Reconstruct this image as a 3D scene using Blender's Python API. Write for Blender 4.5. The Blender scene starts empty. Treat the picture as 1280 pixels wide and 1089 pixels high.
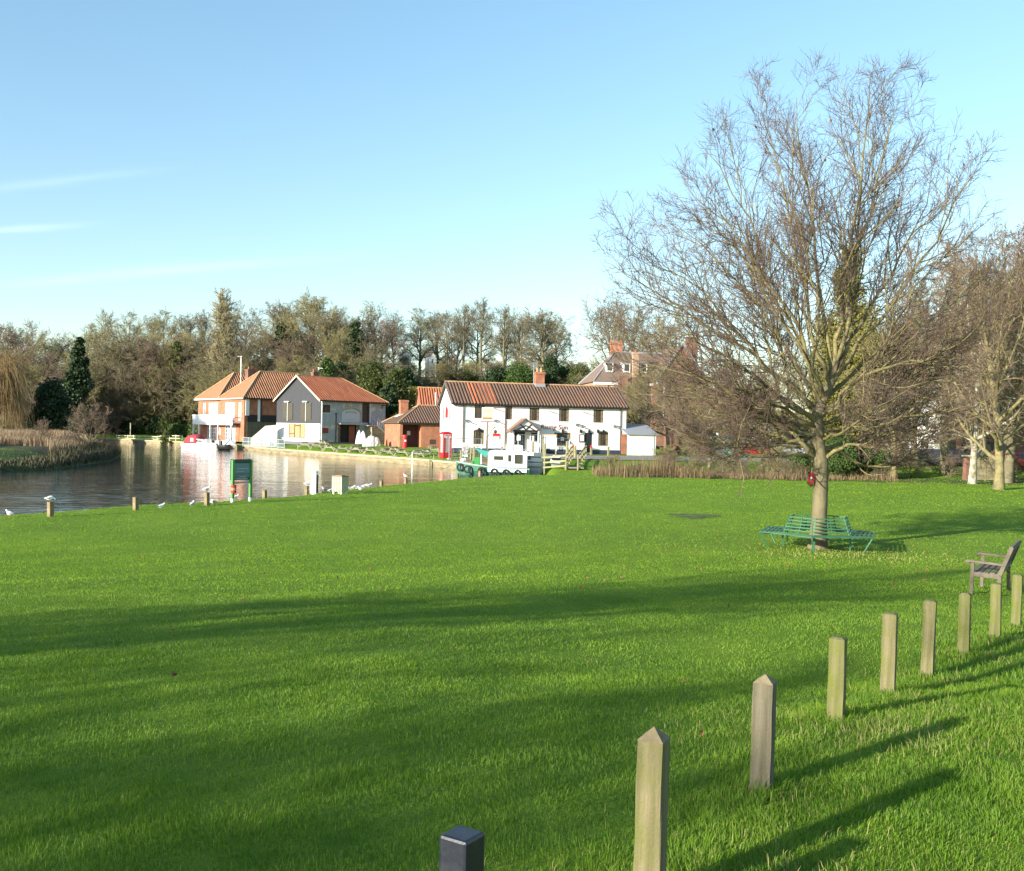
import bpy, math, random
import numpy as np
from mathutils import Vector, Matrix
random.seed(5)
RNG = np.random.default_rng(11)
S = bpy.context.scene
COL = S.collection
pi = math.pi
# ------------------------------------------------------------------ camera
EYE = 3.5; F = 1250.0; ROLL = 0.02; PITCH = 7.3/1250.0
fw = Vector((0, math.cos(PITCH), -math.sin(PITCH)))
r0 = Vector((1, 0, 0)); u0 = r0.cross(fw)
RT = (r0*math.cos(ROLL) + u0*math.sin(ROLL)).normalized()
UP = (u0*math.cos(ROLL) - r0*math.sin(ROLL)).normalized()
cam_d = bpy.data.cameras.new('camera'); cam = bpy.data.objects.new('camera', cam_d); COL.objects.link(cam)
M = Matrix(((RT.x, UP.x, -fw.x, 0), (RT.y, UP.y, -fw.y, 0), (RT.z, UP.z, -fw.z, EYE), (0, 0, 0, 1)))
cam.matrix_world = M
cam_d.sensor_fit = 'HORIZONTAL'; cam_d.sensor_width = 36; cam_d.lens = 36*F/1280
cam_d.clip_start = 0.1; cam_d.clip_end = 5000
S.camera = cam
S.render.resolution_x = 1024; S.render.resolution_y = 871
# ------------------------------------------------------------------ light
AZ = math.radians(49)          # the sunlight travels towards this bearing (from +Y to +X)
EL = math.radians(15)
w = bpy.data.worlds.new('World'); S.world = w; w.use_nodes = True
nt = w.node_tree; nt.nodes.clear()
def wn(t, **k):
    n = nt.nodes.new(t)
    for a, b in k.items(): setattr(n, a, b)
    return n
sky = wn('ShaderNodeTexSky', sky_type='NISHITA', sun_disc=False)
sky.sun_elevation = EL; sky.sun_rotation = (AZ + pi) % (2*pi)
sky.altitude = 0; sky.air_density = 1.0; sky.dust_density = 0.35; sky.ozone_density = 1.0
bg = wn('ShaderNodeBackground'); bg.inputs[1].default_value = 0.138
out = wn('ShaderNodeOutputWorld')
# thin cirrus streaks, laid out by sky direction
tc = wn('ShaderNodeTexCoord'); sx = wn('ShaderNodeSeparateXYZ'); nt.links.new(tc.outputs['Generated'], sx.inputs[0])
def mth(op, a, b=None, c=None):
    n = wn('ShaderNodeMath', operation=op)
    for i, q in enumerate((a, b, c)):
        if q is None: continue
        if isinstance(q, (int, float)): n.inputs[i].default_value = q
        else: nt.links.new(q, n.inputs[i])
    return n.outputs[0]
ysafe = mth('MAXIMUM', sx.outputs[1], 0.05)
A_ = mth('DIVIDE', sx.outputs[0], ysafe); E_ = mth('DIVIDE', sx.outputs[2], ysafe)
cv = wn('ShaderNodeCombineXYZ'); nt.links.new(mth('MULTIPLY', A_, 9.0), cv.inputs[0]); nt.links.new(mth('MULTIPLY', E_, 60.0), cv.inputs[1])
no = wn('ShaderNodeTexNoise'); no.inputs['Scale'].default_value = 1.0; no.inputs['Detail'].default_value = 6; nt.links.new(cv.outputs[0], no.inputs['Vector'])
tot = None
for (a0, e0, m, wd, ln, st) in ((-0.35, 0.1520, 0.10, 0.0050, 0.13, 0.75), (-0.50, 0.1900, 0.085, 0.0035, 0.06, 0.9), (-0.47, 0.2370, 0.14, 0.0048, 0.09, 0.55), (0.62, 0.18, 0.05, 0.02, 0.2, 0.2)):
    line = mth('ADD', e0, mth('MULTIPLY', mth('SUBTRACT', A_, a0), m))
    warp = mth('MULTIPLY', mth('SUBTRACT', no.outputs[0], 0.5), 0.010)
    d = mth('DIVIDE', mth('SUBTRACT', mth('ADD', E_, warp), line), wd)
    g = mth('EXPONENT', mth('MULTIPLY', mth('MULTIPLY', d, d), -1.0))
    h = mth('DIVIDE', mth('SUBTRACT', A_, a0), ln)
    g2 = mth('EXPONENT', mth('MULTIPLY', mth('MULTIPLY', h, h), -1.0))
    q = mth('MULTIPLY', mth('MULTIPLY', g, g2), st)
    tot = q if tot is None else mth('ADD', tot, q)
tot = mth('MULTIPLY', mth('MULTIPLY', tot, mth('MULTIPLY', no.outputs[0], 1.1)), mth('GREATER_THAN', sx.outputs[1], 0.1))
tot = mth('MINIMUM', mth('MULTIPLY', tot, 0.20), 0.2)
mx = wn('ShaderNodeMix', data_type='RGBA'); nt.links.new(tot, mx.inputs[0])
tn = wn('ShaderNodeMix', data_type='RGBA', blend_type='MULTIPLY'); tn.inputs[0].default_value = 1
tr_ = wn('ShaderNodeValToRGB'); nt.links.new(sx.outputs[2], tr_.inputs[0]); tr_.color_ramp.elements[0].position = 0.0; tr_.color_ramp.elements[1].position = 0.38
tr_.color_ramp.elements[0].color = (0.76, 0.80, 0.85, 1); tr_.color_ramp.elements[1].color = (0.87, 1.02, 1.02, 1); nt.links.new(tr_.outputs[0], tn.inputs[7])
nt.links.new(sky.outputs[0], tn.inputs[6]); nt.links.new(tn.outputs[2], mx.inputs[6])
mx.inputs[7].default_value = (8.0, 8.4, 8.8, 1)
nt.links.new(mx.outputs[2], bg.inputs[0]); nt.links.new(bg.outputs[0], out.inputs[0])
sun_d = bpy.data.lights.new('sun', 'SUN'); sun_d.energy = 5.0; sun_d.angle = math.radians(0.55); sun_d.color = (1.0, 0.93, 0.80)
sun = bpy.data.objects.new('sun', sun_d); COL.objects.link(sun)
sdir = Vector((math.sin(AZ)*math.cos(EL), math.cos(AZ)*math.cos(EL), -math.sin(EL)))
sun.rotation_euler = sdir.to_track_quat('-Z', 'Y').to_euler()
sun.location = (-20, -20, 30)
S.view_settings.view_transform = 'Standard'; S.view_settings.look = 'None'; S.view_settings.gamma = 1.0
S.view_settings.use_curve_mapping = False
S.view_settings.exposure = 1.05
# ------------------------------------------------------------------ pixel helpers (all give points in the world)
def ray(px, py):
    return (RT*(px-640) - UP*(py-544.5) + fw*F)
def P(px, py, d):
    v = ray(px, py); return Vector((0, 0, EYE)) + v*(d/v.y)
def Pz(px, py, z):
    v = ray(px, py); return Vector((0, 0, EYE)) + v*((z-EYE)/v.z)
def V2(p): return (p[0], p[1])
# ------------------------------------------------------------------ materials
MATS = {}
def mat(name, col, rough=0.8, col2=None, scale=4.0, bump=0.0, bscale=None, metal=0.0, stretch=None, spec=None, trans=0.0, detail=5, island=None, lo=0.35, hi=0.65):
    if name in MATS: return MATS[name]
    m = bpy.data.materials.new(name); m.use_nodes = True; MATS[name] = m
    t = m.node_tree; N = t.nodes; L = t.links
    b = N['Principled BSDF']; b.inputs['Roughness'].default_value = rough; b.inputs['Metallic'].default_value = metal
    if spec is not None: b.inputs['Specular IOR Level'].default_value = spec
    tcn = N.new('ShaderNodeTexCoord'); mp = N.new('ShaderNodeMapping'); L.new(tcn.outputs['Object'], mp.inputs[0])
    if stretch: mp.inputs['Scale'].default_value = stretch
    cur = None
    if col2 is not None:
        n = N.new('ShaderNodeTexNoise'); n.inputs['Scale'].default_value = scale; n.inputs['Detail'].default_value = detail; n.inputs['Roughness'].default_value = 0.65
        L.new(mp.outputs[0], n.inputs['Vector'])
        r = N.new('ShaderNodeValToRGB'); L.new(n.outputs[0], r.inputs[0])
        r.color_ramp.elements[0].position = lo; r.color_ramp.elements[1].position = hi
        r.color_ramp.elements[0].color = (*col, 1); r.color_ramp.elements[1].color = (*col2, 1)
        cur = r.outputs[0]
    else:
        b.inputs['Base Color'].default_value = (*col, 1)
    if island is not None:
        gi = N.new('ShaderNodeNewGeometry'); mm = N.new('ShaderNodeMix'); mm.data_type = 'RGBA'
        r2 = N.new('ShaderNodeValToRGB'); L.new(gi.outputs['Random Per Island'], r2.inputs[0])
        els = r2.color_ramp.elements
        els[0].color = (*island[0], 1); els[1].color = (*island[-1], 1)
        for k, c in enumerate(island[1:-1]):
            e = els.new((k+1)/(len(island)-1)); e.color = (*c, 1)
        if cur is not None:
            mm.inputs[0].default_value = 0.55; L.new(cur, mm.inputs[6]); L.new(r2.outputs[0], mm.inputs[7]); cur = mm.outputs[2]
        else: cur = r2.outputs[0]
    if cur is not None: L.new(cur, b.inputs['Base Color'])
    if bump:
        n2 = N.new('ShaderNodeTexNoise'); n2.inputs['Scale'].default_value = bscale or scale*4; n2.inputs['Detail'].default_value = 6
        L.new(mp.outputs[0], n2.inputs['Vector'])
        bp = N.new('ShaderNodeBump'); bp.inputs['Strength'].default_value = 1.0; bp.inputs['Distance'].default_value = bump
        L.new(n2.outputs[0], bp.inputs['Height']); L.new(bp.outputs[0], b.inputs['Normal'])
    if trans:
        tr = N.new('ShaderNodeBsdfTranslucent'); ms = N.new('ShaderNodeMixShader'); ms.inputs[0].default_value = trans
        if cur is not None: L.new(cur, tr.inputs[0])
        else: tr.inputs[0].default_value = (*col, 1)
        L.new(b.outputs[0], ms.inputs[1]); L.new(tr.outputs[0], ms.inputs[2]); L.new(ms.outputs[0], N['Material Output'].inputs[0])
    return m
def brickmat(name, c1, c2, mortar):
    if name in MATS: return MATS[name]
    m = bpy.data.materials.new(name); m.use_nodes = True; MATS[name] = m
    N = m.node_tree.nodes; L = m.node_tree.links; b = N['Principled BSDF']; b.inputs['Roughness'].default_value = 0.9
    tcn = N.new('ShaderNodeTexCoord'); sp = N.new('ShaderNodeSeparateXYZ'); L.new(tcn.outputs['Object'], sp.inputs[0])
    ad = N.new('ShaderNodeMath'); ad.operation = 'ADD'; L.new(sp.outputs[0], ad.inputs[0]); L.new(sp.outputs[1], ad.inputs[1])
    cb = N.new('ShaderNodeCombineXYZ'); L.new(ad.outputs[0], cb.inputs[0]); L.new(sp.outputs[2], cb.inputs[1])
    br = N.new('ShaderNodeTexBrick'); L.new(cb.outputs[0], br.inputs['Vector'])
    br.inputs['Color1'].default_value = (*c1, 1); br.inputs['Color2'].default_value = (*c2, 1); br.inputs['Mortar'].default_value = (*mortar, 1)
    br.inputs['Scale'].default_value = 1.0; br.inputs['Brick Width'].default_value = 0.23; br.inputs['Row Height'].default_value = 0.075; br.inputs['Mortar Size'].default_value = 0.008
    n = N.new('ShaderNodeTexNoise'); n.inputs['Scale'].default_value = 1.3; n.inputs['Detail'].default_value = 5; L.new(tcn.outputs['Object'], n.inputs['Vector'])
    mr = N.new('ShaderNodeMapRange'); mr.inputs[1].default_value = 0.3; mr.inputs[2].default_value = 0.7; mr.inputs[3].default_value = 0.7; mr.inputs[4].default_value = 1.15; L.new(n.outputs[0], mr.inputs[0])
    mm = N.new('ShaderNodeMix'); mm.data_type = 'RGBA'; mm.blend_type = 'MULTIPLY'; mm.inputs[0].default_value = 1
    L.new(br.outputs[0], mm.inputs[6]); L.new(mr.outputs[0], mm.inputs[7]); L.new(mm.outputs[2], b.inputs['Base Color'])
    return m
brick_o = brickmat('orange_brick', (0.46, 0.155, 0.07), (0.38, 0.12, 0.06), (0.38, 0.25, 0.17))
brick_r = brickmat('red_brick', (0.24, 0.095, 0.055), (0.19, 0.075, 0.045), (0.27, 0.21, 0.17))
brick_y = brickmat('pale_brick', (0.45, 0.27, 0.17), (0.38, 0.21, 0.13), (0.42, 0.35, 0.28))
white = mat('white_render', (0.80, 0.78, 0.74), 0.75, (0.70, 0.68, 0.62), 0.7, bump=0.004, bscale=12, lo=0.5, hi=0.85)
wpaint = mat('white_paint', (0.82, 0.82, 0.82), 0.45, (0.72, 0.72, 0.70), 2.0, lo=0.45, hi=0.9)
def tiles(name, cols, dark): return mat(name, dark, 0.85, cols[0], 1.6, bump=0.01, bscale=30, lo=0.25, hi=0.55, stretch=(1, 1, 1), island=cols)
tile_o = tiles('orange_pantiles', [(0.36, 0.10, 0.045), (0.56, 0.18, 0.07), (0.46, 0.14, 0.055), (0.60, 0.22, 0.10), (0.28, 0.10, 0.06)], (0.25, 0.10, 0.06))
tile_b = tiles('brown_pantiles', [(0.13, 0.08, 0.055), (0.19, 0.11, 0.07), (0.15, 0.095, 0.062), (0.24, 0.115, 0.065), (0.11, 0.078, 0.056)], (0.09, 0.06, 0.045))
tile_g = tiles('grey_brown_tiles', [(0.20, 0.14, 0.10), (0.24, 0.17, 0.12), (0.17, 0.12, 0.09), (0.22, 0.15, 0.12)], (0.10, 0.08, 0.07))
tile_ridge = mat('ridge_tiles', (0.55, 0.36, 0.18), 0.9, (0.40, 0.22, 0.12), 3)
tile_flat = mat('flat_orange_tiles', (0.48, 0.19, 0.09), 0.9, (0.36, 0.13, 0.07), 6, bump=0.02, bscale=14)
tile_flat_b = mat('flat_brown_tiles', (0.26, 0.17, 0.12), 0.9, (0.19, 0.12, 0.09), 6, bump=0.02, bscale=14)
black = mat('black_paint', (0.018, 0.018, 0.02), 0.5)
dkwood = mat('dark_stained_timber', (0.05, 0.035, 0.028), 0.7, (0.08, 0.055, 0.04), 8)
glass = mat('window_glass', (0.03, 0.033, 0.035), 0.08, (0.07, 0.06, 0.045), 1.2, spec=0.8)
curtain = mat('cream_curtain', (0.22, 0.18, 0.10), 0.9)
trough = mat('painted_shade_trough', (0.07, 0.045, 0.035), 0.9)  # groove shade between the pantile rolls, painted as a darker trough colour
brownfr = mat('brown_window_frame', (0.10, 0.05, 0.03), 0.6)
greyb = mat('grey_weatherboard', (0.034, 0.037, 0.044), 0.75, (0.055, 0.056, 0.064), 1.5, stretch=(1, 1, 12), bump=0.01, bscale=6)
flint = mat('flint_and_render', (0.34, 0.36, 0.40), 0.9, (0.62, 0.54, 0.38), 1.1, bump=0.05, bscale=9, lo=0.52, hi=0.62)
flint2 = mat('flint_rubble', (0.46, 0.37, 0.24), 0.95, (0.17, 0.15, 0.14), 5.0, bump=0.06, bscale=10, lo=0.40, hi=0.65)
plywood = mat('boarded_plywood', (0.42, 0.29, 0.15), 0.8, (0.30, 0.20, 0.10), 3)
olive = mat('olive_shutter', (0.075, 0.065, 0.042), 0.75, (0.055, 0.048, 0.035), 3, stretch=(1, 1, 5))
redp = mat('red_paint', (0.62, 0.025, 0.03), 0.35)
maroon = mat('maroon_paint', (0.22, 0.03, 0.03), 0.5)
plinth = mat('dark_blue_plinth', (0.035, 0.045, 0.08), 0.6)
lead = mat('grey_lead', (0.30, 0.31, 0.33), 0.6)
metal = mat('galvanised_metal', (0.50, 0.52, 0.54), 0.4, metal=0.7)
pipe_br = mat('brown_downpipe', (0.19, 0.13, 0.12), 0.5)
concrete = mat('quay_concrete', (0.56, 0.48, 0.30), 0.9, (0.40, 0.33, 0.20), 1.5, bump=0.02, bscale=10)
# ------------------------------------------------------------------ object helpers
def tag(o, label=None, cat=None, group=None, kind=None):
    if label: o['label'] = label
    if cat: o['category'] = cat
    if group: o['group'] = group
    if kind: o['kind'] = kind
    return o
def thing(name, label, cat, loc=(0, 0, 0), rz=0.0, group=None):
    o = bpy.data.objects.new(name, None); COL.objects.link(o); o.empty_display_size = 0.3
    o.location = loc; o.rotation_euler = (0, 0, rz); return tag(o, label, cat, group)
def link(name, me, parent=None):
    o = bpy.data.objects.new(name, me); COL.objects.link(o)
    if parent: o.parent = parent
    return o
def kids(o, tab): return tab.get(o.name, [])
def dup(root, loc=None, rz=None, scale=None, label=None):
    c = root.copy(); COL.objects.link(c)
    if loc is not None: c.location = loc
    if rz is not None: c.rotation_euler = (0, 0, rz)
    if scale is not None: c.scale = scale if hasattr(scale, '__len__') else (scale,)*3
    if label: c['label'] = label
    for ch in list(root.children):
        d = ch.copy(); COL.objects.link(d); d.parent = c
        for g in list(ch.children):
            e = g.copy(); COL.objects.link(e); e.parent = d
    return c
class MB:
    def __init__(s): s.v = []; s.f = []; s.m = []
    def add(s, vs, fs, mi=0):
        n = len(s.v); s.v += [tuple(p) for p in vs]; s.f += [tuple(i+n for i in f) for f in fs]; s.m += [mi]*len(fs); return s
    def box(s, x0, x1, y0, y1, z0, z1, mi=0, X=None):
        vs = [Vector((x, y, z)) for z in (z0, z1) for y in (y0, y1) for x in (x0, x1)]
        if X is not None: vs = [X @ p for p in vs]
        return s.add(vs, [(0, 2, 3, 1), (4, 5, 7, 6), (0, 1, 5, 4), (2, 6, 7, 3), (0, 4, 6, 2), (1, 3, 7, 5)], mi)
    def bar(s, a, b, w, h=None, mi=0, up=Vector((0, 0, 1))):
        a = Vector(a); b = Vector(b); h = h or w; d = (b-a).normalized()
        if abs(d.dot(up)) > 0.98: up = Vector((0, 1, 0))
        x = d.cross(up).normalized(); z = x.cross(d).normalized()
        vs = [q + x*(i*w/2) + z*(j*h/2) for q in (a, b) for (i, j) in ((-1, -1), (1, -1), (1, 1), (-1, 1))]
        return s.add(vs, [(3, 2, 1, 0), (4, 5, 6, 7), (0, 1, 5, 4), (1, 2, 6, 5), (2, 3, 7, 6), (3, 0, 4, 7)], mi)
    def cyl(s, a, b, r, r2=None, n=10, mi=0, caps=True):
        a = Vector(a); b = Vector(b); r2 = r if r2 is None else r2; d = (b-a).normalized()
        up = Vector((0, 0, 1)) if abs(d.z) < 0.95 else Vector((0, 1, 0))
        x = d.cross(up).normalized(); y = d.cross(x)
        vs = [q + (x*math.cos(t) + y*math.sin(t))*rr for q, rr in ((a, r), (b, r2)) for t in [2*pi*k/n for k in range(n)]]
        fs = [(k, (k+1) % n, n+(k+1) % n, n+k) for k in range(n)]
        if caps: fs += [tuple(range(n-1, -1, -1)), tuple(range(n, 2*n))]
        return s.add(vs, fs, mi)
    def tube(s, pts, r, n=6, mi=0):
        rr = r if hasattr(r, '__len__') else [r]*len(pts)
        pts = [Vector(p) for p in pts]; b0 = len(s.v); vs = []
        for i, p in enumerate(pts):
            d = (pts[min(i+1, len(pts)-1)] - pts[max(i-1, 0)]).normalized()
            up = Vector((0, 0, 1)) if abs(d.z) < 0.9 else Vector((0, 1, 0))
            x = d.cross(up).normalized(); y = d.cross(x)
            vs += [p + (x*math.cos(2*pi*k/n)+y*math.sin(2*pi*k/n))*rr[i] for k in range(n)]
        fs = [(i*n+k, i*n+(k+1) % n, (i+1)*n+(k+1) % n, (i+1)*n+k) for i in range(len(pts)-1) for k in range(n)]
        fs += [tuple(range(n-1, -1, -1)), tuple(range((len(pts)-1)*n, len(pts)*n))]
        return s.add(vs, fs, mi)
    def ball(s, c, rx, ry=None, rz=None, n=12, m=8, mi=0, X=None):
        ry = ry or rx; rz = rz or rx; c = Vector(c); vs = []
        for j in range(1, m):
            a = pi*j/m
            for k in range(n):
                t = 2*pi*k/n; vs.append(c + Vector((rx*math.sin(a)*math.cos(t), ry*math.sin(a)*math.sin(t), rz*math.cos(a))))
        vs += [c+Vector((0, 0, rz)), c-Vector((0, 0, rz))]
        if X is not None: vs = [X @ p for p in vs]
        T = (m-1)*n
        fs = [(j*n+k, j*n+(k+1) % n, (j+1)*n+(k+1) % n, (j+1)*n+k) for j in range(m-2) for k in range(n)]
        fs = [tuple(reversed(f)) for f in fs]
        fs += [(T, k, (k+1) % n) for k in range(n)] + [((m-2)*n+(k+1) % n, (m-2)*n+k, T+1) for k in range(n)]
        return s.add(vs, fs, mi)
    def ext(s, poly, off, mi=0):
        """extrude a planar polygon by a vector"""
        n = len(poly); off = Vector(off); vs = [Vector(p) for p in poly] + [Vector(p)+off for p in poly]
        return s.add(vs, [tuple(range(n-1, -1, -1)), tuple(range(n, 2*n))] + [(k, (k+1) % n, n+(k+1) % n, n+k) for k in range(n)], mi)
    def rings(s, rings, mi=0, closed=True, cap=True):
        n = len(rings[0]); vs = [p for r in rings for p in r]
        kk = n if closed else n-1
        fs = [(i*n+k, i*n+(k+1) % n, (i+1)*n+(k+1) % n, (i+1)*n+k) for i in range(len(rings)-1) for k in range(kk)]
        if cap: fs += [tuple(range(n-1, -1, -1)), tuple(range((len(rings)-1)*n, len(rings)*n))]
        return s.add(vs, fs, mi)
    def build(s, name, mats, parent=None, smooth=False, bevel=0.0, loc=None):
        me = bpy.data.meshes.new(name); me.from_pydata(s.v, [], s.f); 
        for m in (mats if isinstance(mats, (list, tuple)) else [mats]): me.materials.append(m)
        if max(s.m or [0]) > 0: me.polygons.foreach_set('material_index', s.m)
        if smooth: me.polygons.foreach_set('use_smooth', [True]*len(s.f))
        me.validate(); me.update()
        o = link(name, me, parent)
        if bevel:
            b = o.modifiers.new('bevel', 'BEVEL'); b.width = bevel; b.segments = 2; b.limit_method = 'ANGLE'
        if loc is not None: o.location = loc
        return o
def npmesh(name, V, quads=None, tris=None, mats=(), mi=None, smooth=False):
    """fast mesh from numpy arrays; the faces are the quads, then the tris"""
    me = bpy.data.meshes.new(name)
    V = np.asarray(V, np.float32).reshape(-1, 3)
    parts = []; tot = []
    if quads is not None and len(quads): parts.append(np.asarray(quads, np.int32).ravel()); tot.append(np.full(len(quads), 4, np.int32))
    if tris is not None and len(tris): parts.append(np.asarray(tris, np.int32).ravel()); tot.append(np.full(len(tris), 3, np.int32))
    loops = np.concatenate(parts); tot = np.concatenate(tot)
    start = np.concatenate([[0], np.cumsum(tot)[:-1]]).astype(np.int32)
    me.vertices.add(len(V)); me.vertices.foreach_set('co', V.ravel())
    me.loops.add(len(loops)); me.loops.foreach_set('vertex_index', loops)
    me.polygons.add(len(tot)); me.polygons.foreach_set('loop_start', start); me.polygons.foreach_set('loop_total', tot)
    if mi is not None: me.polygons.foreach_set('material_index', np.asarray(mi, np.int32))
    if smooth: me.polygons.foreach_set('use_smooth', np.ones(len(tot), bool))
    for m in mats: me.materials.append(m)
    me.update(calc_edges=True); me.validate()
    return me
# ------------------------------------------------------------------ terrain
def sm(t):
    t = np.clip(t, 0, 1); return t*t*(3-2*t)
def seg_dist(x, y, pts, closed=True):
    best = np.full(np.shape(x), 1e9)
    n = len(pts)
    for i in range(n if closed else n-1):
        ax, ay = pts[i]; bx, by = pts[(i+1) % n]
        dx, dy = bx-ax, by-ay; t = np.clip(((x-ax)*dx+(y-ay)*dy)/(dx*dx+dy*dy+1e-9), 0, 1)
        best = np.minimum(best, np.hypot(x-ax-t*dx, y-ay-t*dy))
    return best
def inside(x, y, pts):
    c = np.zeros(np.shape(x), bool); n = len(pts)
    for i in range(n):
        ax, ay = pts[i]; bx, by = pts[(i+1) % n]
        cond = ((ay > y) != (by > y)) & (x < (bx-ax)*(y-ay)/((by-ay) + 1e-12) + ax)
        c ^= cond
    return c
LIP = [V2(Pz(px, py, 0.45)) for px, py in ((-120, 657), (0, 645), (110, 638), (200, 631), (290, 627), (360, 621), (430, 613), (500, 605.5), (575, 598.5), (625, 594.5))]
NEAR = [(a-0.55, b+0.75) for a, b in LIP]
QUAY = [V2(Pz(px, py, 0.0)) for px, py in ((577, 587), (520, 581), (470, 577), (400, 571.5), (340, 566.5), (300, 561.5), (262, 559.5), (229, 557), (141, 552.5))]
LEFTB = [(-160, 176), (-104, 160), (-62, 134), (-45, 112)] + [V2(Pz(px, py, 0.0)) for px, py in ((152, 569), (140, 576), (94, 583), (58, 588), (0, 590))] + [(-47, 42), (-72, 12), (-130, -40)]
RIVER = [(-75, -40), (-34, 10)] + NEAR + [(2.6, 69.5), (2.8, 78), (0.5, 84.5)] + QUAY + [(-110, 190), (-160, 194)] + LEFTB
FARL = QUAY + [(-110, 190), (-160, 194)]
def hgt(x, y):
    x = np.asarray(x, float); y = np.asarray(y, float)
    # near lawn
    d = np.hypot(x*0.35, y)*np.where(y < 0, -1, 1)
    near = 0.45 + 1.22*sm(1-(d-2)/25) - 0.11*np.exp(-((y-8.8)/1.5)**2)*sm((x+1)/3) + 0.10*sm((x-14)/20)*sm(1-(y-20)/30)
    near = near + 0.02*np.sin(x*0.9+0.3*y) * np.cos(y*0.55-0.2*x) + 0.012*np.sin(x*2.3-y*1.7)
    near = near - 0.10*np.exp(-(((x-11.0)/6)**2 + ((y-41-0.25*(x-11))/1.6)**2))
    # far land
    sq = seg_dist(x, y, FARL, False)
    far = 0.52 + 0.68*sm(sq/9)
    land2 = 0.45 + 0.65*sm((y-75)/9)
    k = sm((x+3)/6); far = far*(1-k) + np.minimum(far, land2)*k
    A = 12.5 - 7*sm((x-30)/30) - 7.5*sm((-x-92)/45)
    hill = A*sm((y-150-0.10*x)/52)*sm((sq-14)/30) + 0.03*np.clip(y-250, 0, 400)
    far = far + hill
    # left bank
    left = 0.30 + 0.95*sm(seg_dist(x, y, LEFTB, False)/5) 
    isleft = (x < -30) & (y < 176) & (y < 176 + (x+62)*0.25) & ~((y > 120) & (seg_dist(x, y, FARL, False) < seg_dist(x, y, LEFTB, False)))
    isfar = (~isleft) & ((y > 78) | ((x < -4) & (y > 66)))
    z = np.where(isleft, left, np.where(isfar, far, near))
    k2 = sm((y-66)/14)*(~isleft)
    z = np.where(~isleft & (x > -4.0) & (y > 60), near*(1-k2)+far*k2, z)
    # river bed and banks
    ds = seg_dist(x, y, RIVER); ins = inside(x, y, RIVER)
    fq = seg_dist(x, y, FARL, False); quayside = (~ins) & (fq < 1.25)
    bank = 0.75
    prof = np.where(ins, -np.minimum(ds*1.2, 1.2)-0.03, 0)
    z = np.where(ins, prof, z*np.where(fq < 1.6, 1.0, sm(0.12 + ds/bank)))
    z = np.where(quayside | (ins & (fq < 3.0)), -0.7, z)
    return z
def H(x, y): return float(hgt(x, y))
def G(px, py, off=0.0):
    """where the sight line through a pixel meets the ground"""
    v = ray(px, py); o = Vector((0, 0, EYE)); t0 = 1.0/v.y; last = None
    ys = np.geomspace(1.5, 400, 2500); xs = v.x/v.y*ys; zs = EYE + v.z/v.y*ys
    dz = zs - np.maximum(hgt(xs, ys), 0)
    i = np.argmax(dz < 0)
    if dz[i] >= 0: i = len(ys)-1
    return Vector((xs[i], ys[i], H(xs[i], ys[i])+off))
def GD(px, d): 
    """ground point at pixel column px (at the horizon) and depth d"""
    p = P(px, 537, d); return Vector((p.x, d, H(p.x, d)))
# ------------------------------------------------------------------ ground, water, road
def noise_mix(name, layers, rough=0.9, bump=None, spec=0.3):
    """layers: base colour, then (colour, scale, lo, hi, strength, stretch) laid over each other by noise"""
    m = bpy.data.materials.new(name); m.use_nodes = True; MATS[name] = m
    N = m.node_tree.nodes; L = m.node_tree.links; b = N['Principled BSDF']; b.inputs['Roughness'].default_value = rough; b.inputs['Specular IOR Level'].default_value = spec
    tcn = N.new('ShaderNodeTexCoord'); cur = None
    for k, ly in enumerate(layers[1:]):
        col, sc, lo, hi, st = ly[:5]
        mp = N.new('ShaderNodeMapping'); L.new(tcn.outputs['Object'], mp.inputs[0]); mp.inputs['Location'].default_value = (k*7.3, k*3.1, 0)
        if len(ly) > 5: mp.inputs['Scale'].default_value = ly[5]
        n = N.new('ShaderNodeTexNoise'); n.inputs['Scale'].default_value = sc; n.inputs['Detail'].default_value = 8; n.inputs['Roughness'].default_value = 0.7; L.new(mp.outputs[0], n.inputs['Vector'])
        r = N.new('ShaderNodeMapRange'); r.inputs[1].default_value = lo; r.inputs[2].default_value = hi; r.inputs[4].default_value = st; L.new(n.outputs[0], r.inputs[0])
        mm = N.new('ShaderNodeMix'); mm.data_type = 'RGBA'; L.new(r.outputs[0], mm.inputs[0]); mm.inputs[7].default_value = (*col, 1)
        if cur is None: mm.inputs[6].default_value = (*layers[0], 1)
        else: L.new(cur, mm.inputs[6])
        cur = mm.outputs[2]
    L.new(cur, b.inputs['Base Color'])
    if bump:
        h = None; prev = None
        for sc, dist in bump:
            n2 = N.new('ShaderNodeTexNoise'); n2.inputs['Scale'].default_value = sc; n2.inputs['Detail'].default_value = 5; n2.inputs['Roughness'].default_value = 0.7; L.new(tcn.outputs['Object'], n2.inputs['Vector'])
            bp = N.new('ShaderNodeBump'); bp.inputs['Distance'].default_value = dist; L.new(n2.outputs[0], bp.inputs['Height'])
            if prev is not None: L.new(prev, bp.inputs['Normal'])
            prev = bp.outputs[0]
        L.new(prev, b.inputs['Normal'])
    return m
GR = (0.145, 0.25, 0.020)
m_lawn = noise_mix('lawn_grass', [GR, ((0.23, 0.345, 0.026), 0.35, 0.42, 0.62, 0.6), ((0.11, 0.21, 0.012), 1.6, 0.50, 0.68, 0.65, (1, 1.5, 1)), ((0.24, 0.33, 0.03), 5.0, 0.52, 0.7, 0.5), ((0.09, 0.18, 0.010), 16.0, 0.5, 0.68, 0.5), ((0.17, 0.15, 0.06), 0.9, 0.64, 0.74, 0.55)], bump=[(3.0, 0.10), (22.0, 0.07)], spec=0.15)
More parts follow.
